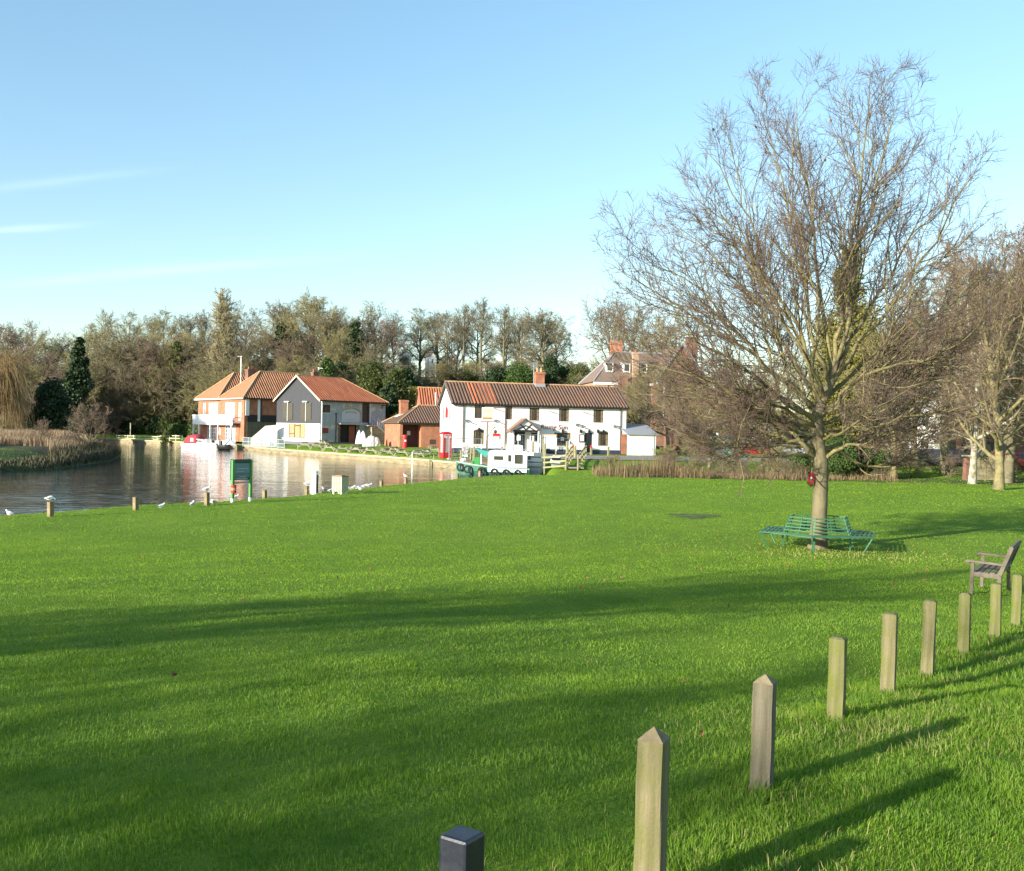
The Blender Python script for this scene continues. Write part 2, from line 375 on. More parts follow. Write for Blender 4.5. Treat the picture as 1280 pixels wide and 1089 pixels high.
m_litter = noise_mix('woodland_floor', [(0.10, 0.085, 0.04), ((0.05, 0.06, 0.02), 0.3, 0.4, 0.6, 0.8), ((0.12, 0.08, 0.045), 2.0, 0.5, 0.7, 0.7)], bump=[(2.0, 0.3)])
m_rough = noise_mix('rough_bank', [(0.06, 0.055, 0.025), ((0.05, 0.10, 0.015), 0.25, 0.42, 0.55, 0.9), ((0.15, 0.10, 0.055), 1.4, 0.5, 0.7, 0.6)], bump=[(2.5, 0.25)])
m_mud = noise_mix('churned_soil', [(0.30, 0.21, 0.11), ((0.16, 0.11, 0.06), 1.5, 0.4, 0.6, 0.9), ((0.14, 0.17, 0.05), 0.8, 0.55, 0.65, 0.8)], bump=[(2.0, 0.25)])
m_bed = noise_mix('river_bed', [(0.05, 0.045, 0.025), ((0.03, 0.03, 0.015), 1.0, 0.4, 0.6, 1)])
a1 = np.radians(np.arange(-36, 36.01, 0.2)); a2 = np.radians(np.arange(39, 322, 3.0))
TH = np.concatenate([a1, a2]); nT = len(TH)
RR = np.concatenate([[0.02], np.geomspace(0.4, 330, 520), np.geomspace(345, 3000, 22)]); nR = len(RR)
gx = np.sin(TH)[None, :]*RR[:, None]; gy = np.cos(TH)[None, :]*RR[:, None]
gz = hgt(gx, gy)
Vt = np.stack([gx, gy, gz], -1).reshape(-1, 3)
i, j = np.meshgrid(np.arange(nR-1), np.arange(nT), indexing='ij'); jn = (j+1) % nT
Q = np.stack([i*nT+j, i*nT+jn, (i+1)*nT+jn, (i+1)*nT+j], -1).reshape(-1, 4)
Q = Q[:, ::-1]
cx = Vt[Q, 0].mean(1); cy = Vt[Q, 1].mean(1)
mi = np.zeros(len(Q), int)
sqf = seg_dist(cx, cy, FARL, False)
wood = ((cy > 150+0.1*cx + 2.5*np.sin(cx*0.21)) & (cx < 80) & (sqf > 14))
mi[wood] = 1
leftr = (cx < -30) & (cy < 176+(cx+62)*0.25) & (seg_dist(cx, cy, FARL, False) > seg_dist(cx, cy, LEFTB, False)) & (cy > -30)
mi[leftr & (cx < -38)] = 2; mi[leftr & (cx >= -38) & (cy > 60)] = 2
mi[inside(cx, cy, RIVER)] = 4
mudp = [V2(Pz(px, py, 0.9)) for px, py in ((540, 571), (612, 571), (622, 582), (600, 590), (575, 584), (540, 577))]
mi[inside(cx, cy, mudp) & (mi == 0)] = 3
mi[(cy > 67.5) & (cy < 76) & (cx > 6) & (cx < 45) & (mi == 0)] = 2
me = npmesh('ground', Vt, quads=Q, mats=[m_lawn, m_litter, m_rough, m_mud, m_bed], mi=mi, smooth=True)
tag(link('ground', me), kind='structure')
# water
mw = bpy.data.materials.new('river_water'); mw.use_nodes = True
N = mw.node_tree.nodes; L = mw.node_tree.links; b = N['Principled BSDF']
b.inputs['Base Color'].default_value = (0.026, 0.038, 0.040, 1); b.inputs['Roughness'].default_value = 0.035; b.inputs['IOR'].default_value = 1.33
tcn = N.new('ShaderNodeTexCoord'); prev = None
for sc, dist, st in ((0.9, 0.026, (1.0, 1.6, 1)), (3.2, 0.009, (1, 1.5, 1)), (0.18, 0.05, (1, 1, 1))):
    mp = N.new('ShaderNodeMapping'); mp.inputs['Scale'].default_value = st; L.new(tcn.outputs['Object'], mp.inputs[0])
    n = N.new('ShaderNodeTexNoise'); n.inputs['Scale'].default_value = sc; n.inputs['Detail'].default_value = 3; L.new(mp.outputs[0], n.inputs['Vector'])
    bp = N.new('ShaderNodeBump'); bp.inputs['Distance'].default_value = dist; L.new(n.outputs[0], bp.inputs['Height'])
    if prev is not None: L.new(prev, bp.inputs['Normal'])
    prev = bp.outputs[0]
L.new(prev, b.inputs['Normal'])
wx0, wx1, wy0, wy1 = -165, 6, -42, 196
wb = MB(); wb.add([(wx0, wy0, 0), (wx1, wy0, 0), (wx1, wy1, 0), (wx0, wy1, 0)], [(0, 1, 2, 3)])
tag(wb.build('river', mw), kind='structure')
# strip along a polyline following the terrain
def strip(name, pts, width, m, lift, kind='structure', thick=0.0, n=60):
    P_ = [Vector((a, b, 0)) for a, b in pts]; seg = []
    for a, b_ in zip(P_[:-1], P_[1:]):
        k = max(2, int((b_-a).length/1.0))
        seg += [a.lerp(b_, t/k) for t in range(k)]
    seg.append(P_[-1]); mb = MB(); rows = []
    ncr = max(2, int(width/1.2)+1)
    for q, p in enumerate(seg):
        d = (seg[min(q+1, len(seg)-1)]-seg[max(q-1, 0)]).normalized(); nn = Vector((-d.y, d.x, 0))
        rows.append([Vector((c.x, c.y, H(c.x, c.y)+lift)) for c in [p+nn*(width*(t/(ncr-1)-0.5)) for t in range(ncr)]])
    mb.rings(rows, closed=False, cap=False)
    o = mb.build(name, m, smooth=True)
    if kind: tag(o, kind=kind)
    return o
m_road = noise_mix('worn_asphalt', [(0.30, 0.27, 0.235), ((0.24, 0.22, 0.19), 0.3, 0.4, 0.6, 0.8), ((0.36, 0.32, 0.27), 6.0, 0.5, 0.7, 0.6)], bump=[(20, 0.02)])
strip('road', [(1.5, 89.5), (6, 90.5), (12, 91.5), (22, 93), (40, 94.0), (62, 92), (90, 84), (130, 62)], 13.5, m_road, 0.05)
strip('forecourt', [(-3.5, 97.3), (1, 98.4), (4.0, 99.2)], 3.2, m_road, 0.045)
pv = noise_mix('pale_paving', [(0.50, 0.40, 0.26), ((0.40, 0.31, 0.2), 1.0, 0.4, 0.6, 0.8)], bump=[(8, 0.02)])
# quay: concrete piled edge with a cap
def quay():
    mb = MB(); cap = MB(); pts = [Vector((a, b, 0)) for a, b in FARL]
    rows = []; crow = []
    for q, p in enumerate(pts):
        d = (pts[min(q+1, len(pts)-1)]-pts[max(q-1, 0)]).normalized(); nn = Vector((d.y, -d.x, 0))   # nn: landward
        if nn.y < 0 and nn.x < 0: nn = -nn
        rows.append([p-nn*0.02+Vector((0, 0, -0.8)), p-nn*0.02+Vector((0, 0, 0.50)), p+nn*3.0+Vector((0, 0, 0.50)), p+nn*3.0+Vector((0, 0, -0.8))])
        crow.append([p-nn*0.12+Vector((0, 0, 0.46)), p-nn*0.12+Vector((0, 0, 0.60)), p+nn*0.55+Vector((0, 0, 0.60)), p+nn*0.55+Vector((0, 0, 0.46))])
    t = thing('quay_wall', 'long pale concrete river wall with a flat coping running below the picnic tables', 'river wall', tuple(Vector((0, 0, 0))))
    mb.rings(rows); cap.rings(crow)
    mb.build('wall_face', mat('quay_face', (0.36, 0.29, 0.16), 0.9, (0.16, 0.13, 0.08), 0.8, stretch=(1, 1, 5), bump=0.03, bscale=5), t); cap.build('coping', concrete, t)
quay()
# ------------------------------------------------------------------ grass blades
def vnoise(x, y, s, seed=0):
    r = np.random.default_rng(seed); g = r.random((64, 64)); X = x*s; Y = y*s
    xi = np.floor(X).astype(int); yi = np.floor(Y).astype(int); fx = sm(X-xi); fy = sm(Y-yi)
    q = lambda a, b: g[a % 64, b % 64]
    return (q(xi, yi)*(1-fx)+q(xi+1, yi)*fx)*(1-fy) + (q(xi, yi+1)*(1-fx)+q(xi+1, yi+1)*fx)*fy
def blades(x, y, ln, wd, lean, rng, base=None):
    n = len(x); z = hgt(x, y) if base is None else base
    th = rng.random(n)*2*pi; ph = 2*pi*1.6*vnoise(x, y, 2.6, 17)+rng.normal(0, 1.1, n)
    wx, wy = np.cos(th)*wd/2, np.sin(th)*wd/2
    lx, ly = np.cos(ph)*lean*ln, np.sin(ph)*lean*ln
    v = np.empty((n, 5, 3), np.float32)
    v[:, 0] = np.stack([x-wx, y-wy, z-0.01], 1); v[:, 1] = np.stack([x+wx, y+wy, z-0.01], 1)
    hz = ln*np.sqrt(np.maximum(1-lean**2, 0.05))
    v[:, 2] = np.stack([x-wx*0.75+lx*0.32, y-wy*0.75+ly*0.32, z+hz*0.6], 1); v[:, 3] = np.stack([x+wx*0.75+lx*0.32, y+wy*0.75+ly*0.32, z+hz*0.6], 1)
    v[:, 4] = np.stack([x+lx, y+ly, z+hz*0.93], 1)
    k = np.arange(n)[:, None]*5
    return v.reshape(-1, 3), k+np.array([[0, 1, 3, 2]]), k+np.array([[2, 3, 4]])
PUD = G(866, 645)
def grass():
    rng = np.random.default_rng(3)
    for part, bands in (('near', ((2.2, 5.5, 170000, 0.027, 0.0026), (5.5, 9, 180000, 0.027, 0.0032), (9, 15, 140000, 0.027, 0.005))), ('far', ((15, 26, 100000, 0.026, 0.010), (26, 44, 70000, 0.026, 0.020), (44, 78, 60000, 0.030, 0.040)))):
        xs = []; ys = []; ls = []; ws = []; le = []
        for d0, d1, n, hh, ww in bands:
            dd = np.sqrt(rng.random(n)*(d1**2-d0**2)+d0**2); m = 0.53 + 0.8/dd
            xx = (rng.random(n)*2-1)*m*dd
            tuft = vnoise(xx, dd, 2.2, 1)*0.5 + vnoise(xx, dd, 7.0, 2)*0.5
            keep = ~inside(xx, dd, RIVER) & (((xx-PUD[0])/.8)**2+((dd-PUD[1])/.75)**2 > .5+.7*vnoise(xx, dd, 3.0, 41)) & (rng.random(n) < 0.45+0.9*tuft)
            px_ = np.array([-0.6, 0.55, 1.33, 2.21, 3.02, 3.79, 4.57, 5.32, 6.06, 7.2]); py_ = np.array([2.2, 3.9, 5.3, 6.8, 8.0, 9.1, 10.1, 11.0, 12.0, 13.4])
            side = xx - np.interp(dd, py_, px_)
            long_ = np.clip(0.8*np.exp(-(side/0.3)**2)*(dd < 13) + 0.75*sm((side+0.1)/1.2)*(dd < 15) + .5*np.exp(-((xx+.2)/.9)**2-((dd-3.2)/.7)**2), 0, 1)
            wild = vnoise(xx, dd, 1.3, 5)**1.5
            lnn = hh*(0.5+1.0*tuft)*(0.6+0.8*rng.random(n)) * (1+3.2*long_*wild)
            xs.append(xx[keep]); ys.append(dd[keep]); ls.append(lnn[keep]); ws.append((ww*(0.7+0.6*rng.random(n))*(1+0.35*long_))[keep]); le.append(np.clip(rng.normal(0.42, 0.22, n)+0.35*long_*wild, 0.05, 0.95)[keep])
        x = np.concatenate(xs); y = np.concatenate(ys)
        V, q, t = blades(x, y, np.concatenate(ls), np.concatenate(ws), np.concatenate(le), rng)
        if part == 'near': m = mat('grass_blades', (0.035, 0.12, 0.005), 0.55, (0.25, 0.36, 0.026), 1.5, island=[(0.08, 0.195, 0.007), (0.15, 0.31, 0.012), (0.21, 0.355, 0.032), (0.125, 0.265, 0.015), (0.36, 0.38, 0.11), (0.18, 0.335, 0.026), (0.10, 0.23, 0.014)], trans=0.36, spec=0.25, lo=.38, hi=.66)
        else: m = mat('distant_grass_blades', (0.075, 0.175, 0.008), 0.7, (0.28, 0.39, 0.035), 0.55, island=[(0.155, 0.28, 0.020), (0.185, 0.325, 0.028), (0.22, 0.345, 0.038)], trans=0.34, spec=0.1, lo=.36, hi=.66)
        o = link('grass', npmesh('grass', V, quads=q, tris=t, mats=[m])); tag(o, 'short green lawn grass, longer around the wooden posts' if part == 'near' else 'smooth green lawn grass further off towards the river', 'grass', kind='stuff')
grass()
# ------------------------------------------------------------------ tree growing (vectorised)
def unit(a): return a/np.maximum(np.linalg.norm(a, axis=-1, keepdims=True), 1e-9)
def march(pos, dr, ln, r0, r1, K, wob, trop, rng):
    """each branch walks K steps; trop pulls it up (or down)"""
    n = len(pos); pts = np.empty((n, K+1, 3)); dirs = np.empty((n, K+1, 3)); p = pos.copy(); d = unit(dr); pts[:, 0] = p; dirs[:, 0] = d
    up = np.array([0, 0, 1.0])
    for k in range(K):
        d = unit(d + rng.normal(0, wob, (n, 3)) + up*(np.asarray(trop).reshape(-1, 1)))
        p = p + d*(ln/K)[:, None]; pts[:, k+1] = p; dirs[:, k+1] = d
    t = np.linspace(0, 1, K+1)[None]
    rad = r0[:, None]*(1-t)**0.8 + r1*t
    return pts, dirs, rad
def spawn(pts, dirs, rad, ln, per, t0, t1, amin, amax, lf, rf, rng, flat=0.0, taper=0.5, rmax=0.03):
    n, K1, _ = pts.shape; K = K1-1
    base = (np.arange(per)+0.5)/per
    t = t0+(t1-t0)*np.clip(base[None]+rng.normal(0, 0.5/per, (n, per)), 0, 1); t = t.ravel()
    idx = np.repeat(np.arange(n), per); f = t*K; k = np.minimum(f.astype(int), K-1); fr = (f-k)[:, None]
    p = pts[idx, k]*(1-fr)+pts[idx, k+1]*fr; d = unit(dirs[idx, k]*(1-fr)+dirs[idx, k+1]*fr)
    r = rad[idx, k]*(1-fr[:, 0])+rad[idx, k+1]*fr[:, 0]
    rnd = rng.normal(0, 1, (n*per, 3)); rnd[:, 2] *= (1-flat)
    side = unit(rnd-(rnd*d).sum(1, keepdims=True)*d)
    a = np.radians(rng.uniform(amin, amax, n*per))[:, None]
    nd = d*np.cos(a)+side*np.sin(a)
    L_ = ln[idx]*lf*(1-taper*t)*rng.uniform(0.65, 1.3, n*per)
    return p, nd, L_, np.minimum(r*rf, rmax)
class Wood:
    """collects tubes; sides by level"""
    def __init__(s): s.V = []; s.Q = []; s.M = []; s.n = 0
    def add(s, pts, rad, sides, mi):
        n, K1, _ = pts.shape
        tan = np.empty_like(pts); tan[:, 1:-1] = pts[:, 2:]-pts[:, :-2]; tan[:, 0] = pts[:, 1]-pts[:, 0]; tan[:, -1] = pts[:, -1]-pts[:, -2]; tan = unit(tan)
        ref = np.where(np.abs(tan[:, :1, 2:3]) > 0.8, np.array([1.0, 0, 0]), np.array([0, 0, 1.0]))
        a = unit(np.cross(tan, np.broadcast_to(ref, tan.shape))); b = np.cross(tan, a)
        th = 2*pi*np.arange(sides)/sides
        v = pts[:, :, None] + rad[:, :, None, None]*(a[:, :, None]*np.cos(th)[None, None, :, None] + b[:, :, None]*np.sin(th)[None, None, :, None])
        N_, K_, S_ = np.meshgrid(np.arange(n), np.arange(K1-1), np.arange(sides), indexing='ij'); S2 = (S_+1) % sides
        base = s.n+N_*K1*sides
        q = np.stack([base+K_*sides+S_, base+K_*sides+S2, base+(K_+1)*sides+S2, base+(K_+1)*sides+S_], -1).reshape(-1, 4)
        s.V.append(v.reshape(-1, 3)); s.Q.append(q); s.M.append(np.full(len(q), mi)); s.n += n*K1*sides
    def mesh(s, name, mats): return npmesh(name, np.concatenate(s.V), quads=np.concatenate(s.Q), mats=mats, mi=np.concatenate(s.M), smooth=True)
bark_l = mat('lichen_bark', (0.24, 0.205, 0.085), 0.9, (0.13, 0.105, 0.06), 2.5, bump=0.02, bscale=14, lo=0.4, hi=0.62)
bark_m = mat('grey_green_bark', (0.20, 0.18, 0.10), 0.9, (0.11, 0.09, 0.06), 1.0, bump=0.03, bscale=8)
twig_r = mat('red_brown_twigs', (0.16, 0.105, 0.08), 0.8, (0.105, 0.07, 0.055), 2.0)
twig_y = mat('yellow_brown_twigs', (0.28, 0.245, 0.095), 0.85, (0.19, 0.165, 0.065), 0.5)
twig_g = mat('grey_brown_twigs', (0.22, 0.185, 0.095), 0.85, (0.15, 0.125, 0.07), 0.5)
twig_p = mat('purple_brown_twigs', (0.22, 0.15, 0.10), 0.85, (0.155, 0.105, 0.075), 0.5)
leaf_cols = {}
def leafmat(name, cols, trans=0.15):
    return mat(name, cols[0], 0.6, cols[1], 0.6, island=cols, trans=trans, spec=0.3)
lf_dark = leafmat('dark_evergreen_leaves', [(0.018, 0.038, 0.014), (0.032, 0.06, 0.02), (0.05, 0.08, 0.025), (0.024, 0.048, 0.016)], 0.05)
lf_mid = leafmat('laurel_leaves', [(0.045, 0.085, 0.02), (0.075, 0.125, 0.028), (0.10, 0.155, 0.035), (0.055, 0.10, 0.024)])
lf_olive = leafmat('ivy_olive_leaves', [(0.05, 0.07, 0.018), (0.08, 0.10, 0.025), (0.11, 0.125, 0.03), (0.055, 0.08, 0.02)])
lf_gold = leafmat('golden_conifer_leaves', [(0.17, 0.16, 0.04), (0.23, 0.21, 0.05), (0.13, 0.125, 0.035), (0.26, 0.24, 0.06)])
def leaf_cloud(centres, radii, n, size, rng, shell=0.5):
    c = np.asarray(centres, float); r = np.asarray(radii, float); 
    if r.ndim == 1: r = np.repeat(r[:, None], 3, 1)
    wgt = r.prod(1)**(2/3); idx = rng.choice(len(c), n, p=wgt/wgt.sum())
    d = unit(rng.normal(0, 1, (n, 3))); rad = rng.random(n)**shell * (0.85+0.3*rng.random(n))
    p = c[idx] + d*r[idx]*rad[:, None]
    a = unit(rng.normal(0, 1, (n, 3))+d*0.4); b = unit(np.cross(a, rng.normal(0, 1, (n, 3)))); s_ = size*(0.6+0.8*rng.random(n))[:, None]
    nrm = np.cross(a, b)
    V = np.stack([p-a*s_, p-b*s_*0.55+nrm*s_*0.15, p+a*s_, p+b*s_*0.55+nrm*s_*0.15], 1).reshape(-1, 3)
    return V, np.arange(n*4).reshape(-1, 4)
def tree_meshes(seed, height, spread, trunk_r, fork=0.3, ntop=9, style='round', lv=(9, 8, 6), tw=0.012, mats=None, upr=0.10, first=0.25):
    rng = np.random.default_rng(seed); mats = mats or [bark_m, twig_g]
    T = Wood(); C = Wood()
    K = 8; pos = np.zeros((1, 3)); pos[0, 2] = -0.3
    pts, dirs, rad = march(pos, np.array([[rng.normal(0, .02), rng.normal(0, .02), 1.0]]), np.array([height*0.72]), np.array([trunk_r]), trunk_r*0.22, K, 0.05, 0.1, rng)
    rad[0, 0] *= 1.35
    T.add(pts, rad, 8, 0)
    n1 = ntop; t = np.linspace(first, 0.98, n1); f = t*K; k = np.minimum(f.astype(int), K-1); fr = (f-k)[:, None]
    p = pts[0, k]*(1-fr)+pts[0, k+1]*fr; r = rad[0, k]*(1-fr[:, 0])+rad[0, k+1]*fr[:, 0]
    az = np.arange(n1)*2.4+rng.normal(0, .35, n1)
    if style == 'fan': el = np.radians(np.interp(t, [first, 1], [25, 75])+rng.normal(0, 6, n1)); L_ = np.interp(t, [first, 0.6, 1], [0.95, 1.0, 0.62])*spread
    elif style == 'poplar': el = np.radians(np.interp(t, [first, 1], [62, 80])+rng.normal(0, 4, n1)); L_ = np.interp(t, [first, 0.5, 1], [0.9, 1.0, 0.8])*spread
    else: el = np.radians(np.interp(t, [first, 1], [22, 68])+rng.normal(0, 9, n1)); L_ = np.interp(t, [first, 0.55, 1], [0.8, 1.0, 0.72])*spread
    d = np.stack([np.cos(az)*np.cos(el), np.sin(az)*np.cos(el), np.sin(el)], 1)
    L_ = L_*rng.uniform(0.85, 1.15, n1)
    P1, D1, R1 = march(p, d, L_, np.minimum(r*0.62, trunk_r*0.5), 0.012, 8, 0.11, upr, rng); C.add(P1, R1, 5, 0)
    p, d, L2, r = spawn(P1, D1, R1, L_, lv[0], 0.18, 1.0, 28, 62, 0.52, 0.6, rng, taper=0.45, rmax=trunk_r*0.25)
    P2, D2, R2 = march(p, d, L2, r, 0.008, 5, 0.17, 0.0, rng); C.add(P2, R2, 4, 0)
    p, d, L3, r = spawn(P2, D2, R2, L2, lv[1], 0.15, 1.0, 28, 70, 0.50, 0.7, rng, taper=0.4)
    P3, D3, R3 = march(p, d, L3, np.maximum(r, tw), tw*0.6, 3, 0.16, 0.05, rng); C.add(P3, R3, 3, 1)
    if lv[2]:
        p, d, L4, r = spawn(P3, D3, R3, L3, lv[2], 0.2, 1.0, 25, 60, 0.55, 0.8, rng, taper=0.3)
        P4, D4, R4 = march(p, d, L4, np.full(len(p), tw*0.75), tw*0.35, 2, 0.15, 0.05, rng); C.add(P4, R4, 3, 1)
    return T.mesh('trunk', mats), C.mesh('crown', mats)
def put_tree(tm, name, label, cat, loc, scale=1.0, rz=0.0, group=None):
    o = thing(name, label, cat, loc, rz, group); o.scale = scale if hasattr(scale, '__len__') else (scale,)*3
    link('trunk', tm[0], o); link('crown', tm[1], o); return o
# ------------------------------------------------------------------ building kit
class Wall:
    """a vertical wall plane in a building's frame: point(u, z, w) where w is depth INTO the wall"""
    def __init__(s, b, o, a, inn):
        s.b = b; s.o = Vector(o); s.a = Vector(a).normalized(); s.n = Vector(inn).normalized()
    def pt(s, u, z, w=0.0): return s.o + s.a*u + s.n*w + Vector((0, 0, z))
    def px(s, px, py):
        """photo pixel -> (u, z) on this wall"""
        R = Matrix.Rotation(s.b.rotation_euler[2], 3, 'Z'); loc = Vector(s.b.location)
        o = loc + R @ s.o; n = R @ s.n; a = R @ s.a; v = ray(px, py); e = Vector((0, 0, EYE))
        t = (o-e).dot(n)/v.dot(n); q = e+v*t-o; return q.dot(a), q.z
    def rect(s, x0, y0, x1, y1):
        a = s.px(x0, y0); b = s.px(x1, y1); c = s.px(x0, y1); d = s.px(x1, y0)
        return (min(a[0], b[0]), max(a[0], b[0]), (b[1]+c[1])/2, (a[1]+d[1])/2)
    def box(s, mb, u0, u1, z0, z1, w0, w1, mi=0):
        vs = [s.pt(u, z, w) for z in (z0, z1) for w in (w0, w1) for u in (u0, u1)]
        mb.add(vs, [(0, 1, 5, 4), (2, 6, 7, 3), (0, 4, 6, 2), (1, 3, 7, 5), (4, 5, 7, 6), (0, 2, 3, 1)], mi)
    def holes(s, mb, u0, u1, z0, z1, rects, depth=0.14, mi=0, top=None):
        us = sorted({u0, u1, *[r[0] for r in rects], *[r[1] for r in rects]}); zs = sorted({z0, z1, *[r[2] for r in rects], *[r[3] for r in rects]})
        us = [u for u in us if u0 <= u <= u1]; zs = [z for z in zs if z0 <= z <= z1]
        for ua, ub in zip(us[:-1], us[1:]):
            for za, zb in zip(zs[:-1], zs[1:]):
                cu, cz = (ua+ub)/2, (za+zb)/2
                if any(r[0] < cu < r[1] and r[2] < cz < r[3] for r in rects): continue
                mb.add([s.pt(ua, za), s.pt(ub, za), s.pt(ub, zb), s.pt(ua, zb)], [(0, 1, 2, 3)], mi)
        for r in rects:
            a, b, c, d = r; c = max(c, z0)
            P4 = [(a, c), (b, c), (b, d), (a, d)]
            for (p, q) in zip(P4, P4[1:]+P4[:1]):
                mb.add([s.pt(*p), s.pt(*q), s.pt(*q, depth), s.pt(*p, depth)], [(3, 2, 1, 0)], mi)
        if top:
            mb.add([s.pt(u0, z1), s.pt(u1, z1), s.pt(*top)], [(0, 1, 2)], mi)
def window(wl, parent, r, frame=brownfr, cols=2, rows=2, pane=glass, sill=wpaint, fw_=0.07, label=None, depth=0.10, name='window', curt=0.0):
    a, b, c, d = r; mb = MB()
    def fb(u0, u1, z0, z1, w0=0.02, w1=0.12): wl.box(mb, u0, u1, z0, z1, w0, w1)
    fb(a, a+fw_, c, d); fb(b-fw_, b, c, d); fb(a+fw_, b-fw_, c, c+fw_); fb(a+fw_, b-fw_, d-fw_, d)
    for k in range(1, cols): u = a+(b-a)*k/cols; fb(u-fw_*.35, u+fw_*.35, c+fw_, d-fw_, 0.03, 0.11)
    for k in range(1, rows): z = c+(d-c)*k/rows; fb(a+fw_, b-fw_, z-fw_*.28, z+fw_*.28, 0.036, 0.104)
    o = mb.build(name, frame, parent)
    if label: o['label'] = label
    g = MB(); wl.box(g, a+fw_*.5, b-fw_*.5, c+fw_*.5, d-fw_*.5, 0.07, 0.09); g.build('pane', pane, o)
    if curt:
        for (u0, u1) in ((a+fw_, a+fw_+(b-a)*curt), (b-fw_-(b-a)*curt, b-fw_)): g = MB(); wl.box(g, u0, u1, c+fw_, d-fw_, 0.062, 0.068); g.build('curtain', curtain, o)
    if sill:
        g = MB(); wl.box(g, a-0.06, b+0.06, c-0.07, c-0.003, -0.07, 0.10); g.build('sill', sill, o)
    return o
def pantiles(mb, poly, eave, period=0.33, amp=0.085, mi=0, rnd=random.Random(3)):
    """corrugated tiling on a planar convex roof polygon; columns run at right angles to the eave (poly[eave], poly[eave+1])"""
    poly = [Vector(p) for p in poly]; n_ = len(poly); a = poly[eave]; b = poly[(eave+1) % n_]; U = (b-a).normalized()
    c = poly[(eave+2) % n_]; Sx = (c-a); Sx = (Sx-U*Sx.dot(U)).normalized(); Nn = U.cross(Sx).normalized()
    if Nn.z < 0: Nn = -Nn
    P2 = [((p-a).dot(U), (p-a).dot(Sx)) for p in poly]
    u0 = min(p[0] for p in P2); u1 = max(p[0] for p in P2)
    def span(u):
        ss = []
        for (p, q) in zip(P2, P2[1:]+P2[:1]):
            if abs(q[0]-p[0]) < 1e-6:
                if abs(p[0]-u) < 1e-4: ss += [p[1], q[1]]
                continue
            t = (u-p[0])/(q[0]-p[0])
            if -1e-6 <= t <= 1+1e-6: ss.append(p[1]+(q[1]-p[1])*t)
        return (min(ss), max(ss)) if ss else (0, 0)
    nc = max(1, int(round((u1-u0)/period))); pr = (u1-u0)/nc; prof = [(0, 0), (0.18, 1.0), (0.50, 0.9), (0.66, 0.0), (1.0, 0.0)]
    for k in range(nc):
        nr_ = 1
        us = [min(max(u0+(k+f)*pr, u0+1e-4), u1-1e-4) for f, h in prof]; sp = [span(u) for u in us]
        top = max(s_[1] for s_ in sp); nseg = max(1, int(top/1.1)) if top > 0 else 1
        # split along the slope so that the colour changes in runs of tiles
        cuts = [j/nseg for j in range(nseg+1)]
        for j in range(nseg):
            vs = []
            for f_ in (cuts[j], cuts[j+1]):
                for (u, s_, (ff, h)) in zip(us, sp, prof):
                    vs.append(a+U*u+Sx*(s_[0]+(s_[1]-s_[0])*f_)+Nn*(amp*h+0.01))
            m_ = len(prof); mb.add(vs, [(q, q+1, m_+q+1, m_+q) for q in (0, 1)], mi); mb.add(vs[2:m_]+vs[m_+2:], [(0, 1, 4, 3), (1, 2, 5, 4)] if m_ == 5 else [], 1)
def slab(mb, poly, th=0.08, mi=0):
    poly = [Vector(p) for p in poly]; n = (poly[1]-poly[0]).cross(poly[2]-poly[0]).normalized()
    if n.z < 0: n = -n
    mb.ext(poly, -n*th, mi)
def chimney(parent, x, y, z0, z1, w=0.7, d=0.55, pots=2, m=None, rz=0, potm=None, name='chimney'):
    mb = MB(); m = m or brick_o
    mb.box(x-w/2, x+w/2, y-d/2, y+d/2, z0, z1-0.25); mb.box(x-w/2-.06, x+w/2+.06, y-d/2-.06, y+d/2+.06, z1-0.25, z1)
    o = mb.build(name, m, parent)
    for k in range(pots):
        g = MB(); px_ = x+(k-(pots-1)/2)*w*0.45; g.cyl((px_, y, z1), (px_, y, z1+0.42), 0.13, 0.10, 10); g.cyl((px_, y, z1+0.42), (px_, y, z1+0.46), 0.13, 0.13, 10); g.build('chimney_pot', potm or tile_flat, o)
    return o
def aerial(parent, x, y, z0, h=1.8, boom=1.1, ang=0.0, name='television_aerial'):
    mb = MB(); mb.cyl((x, y, z0), (x, y, z0+h), 0.04, n=6); c, s_ = math.cos(ang), math.sin(ang)
    mb.bar((x-c*boom*0.2, y-s_*boom*.2, z0+h-0.1), (x+c*boom, y+s_*boom, z0+h-0.1), 0.05)
    for k in range(6):
        q = boom*(0.1+0.16*k); e = 0.28-0.02*k; mb.bar((x+c*q+s_*e, y+s_*q-c*e, z0+h-.1), (x+c*q-s_*e, y+s_*q+c*e, z0+h-.1), 0.02)
    return mb.build(name, metal, parent)
def text_mesh(parent, wl, s, u, z, size, m, name='lettering', depth=0.015, font_shear=0.0, w=-0.02, align='LEFT'):
    c = bpy.data.curves.new('tmp', 'FONT'); c.body = s; c.size = size; c.extrude = depth/2; c.shear = font_shear; c.resolution_u = 2; c.align_x = align
    o = bpy.data.objects.new('tmp', c); COL.objects.link(o); dg = bpy.context.evaluated_depsgraph_get(); me = bpy.data.meshes.new_from_object(o.evaluated_get(dg))
    bpy.data.objects.remove(o); me.name = name
    for v in me.vertices:
        p = wl.pt(u+v.co.x, z+v.co.y, w-v.co.z); v.co = p
    me.flip_normals() if False else None
    me.materials.clear(); me.materials.append(m)
    return link(name, me, parent)
def downpipe(parent, wl, u, z0, z1, m=pipe_br, r=0.05, name='downpipe'):
    mb = MB(); mb.cyl(wl.pt(u, z0, -0.08), wl.pt(u, z1, -0.08), r, n=8); wl.box(mb, u-0.1, u+0.1, z1-0.15, z1, -0.16, -0.005)
    for z in (z0+0.5, (z0+z1)/2, z1-0.8): wl.box(mb, u-0.08, u+0.08, z, z+0.05, -0.09, -0.003)
    return mb.build(name, m, parent)
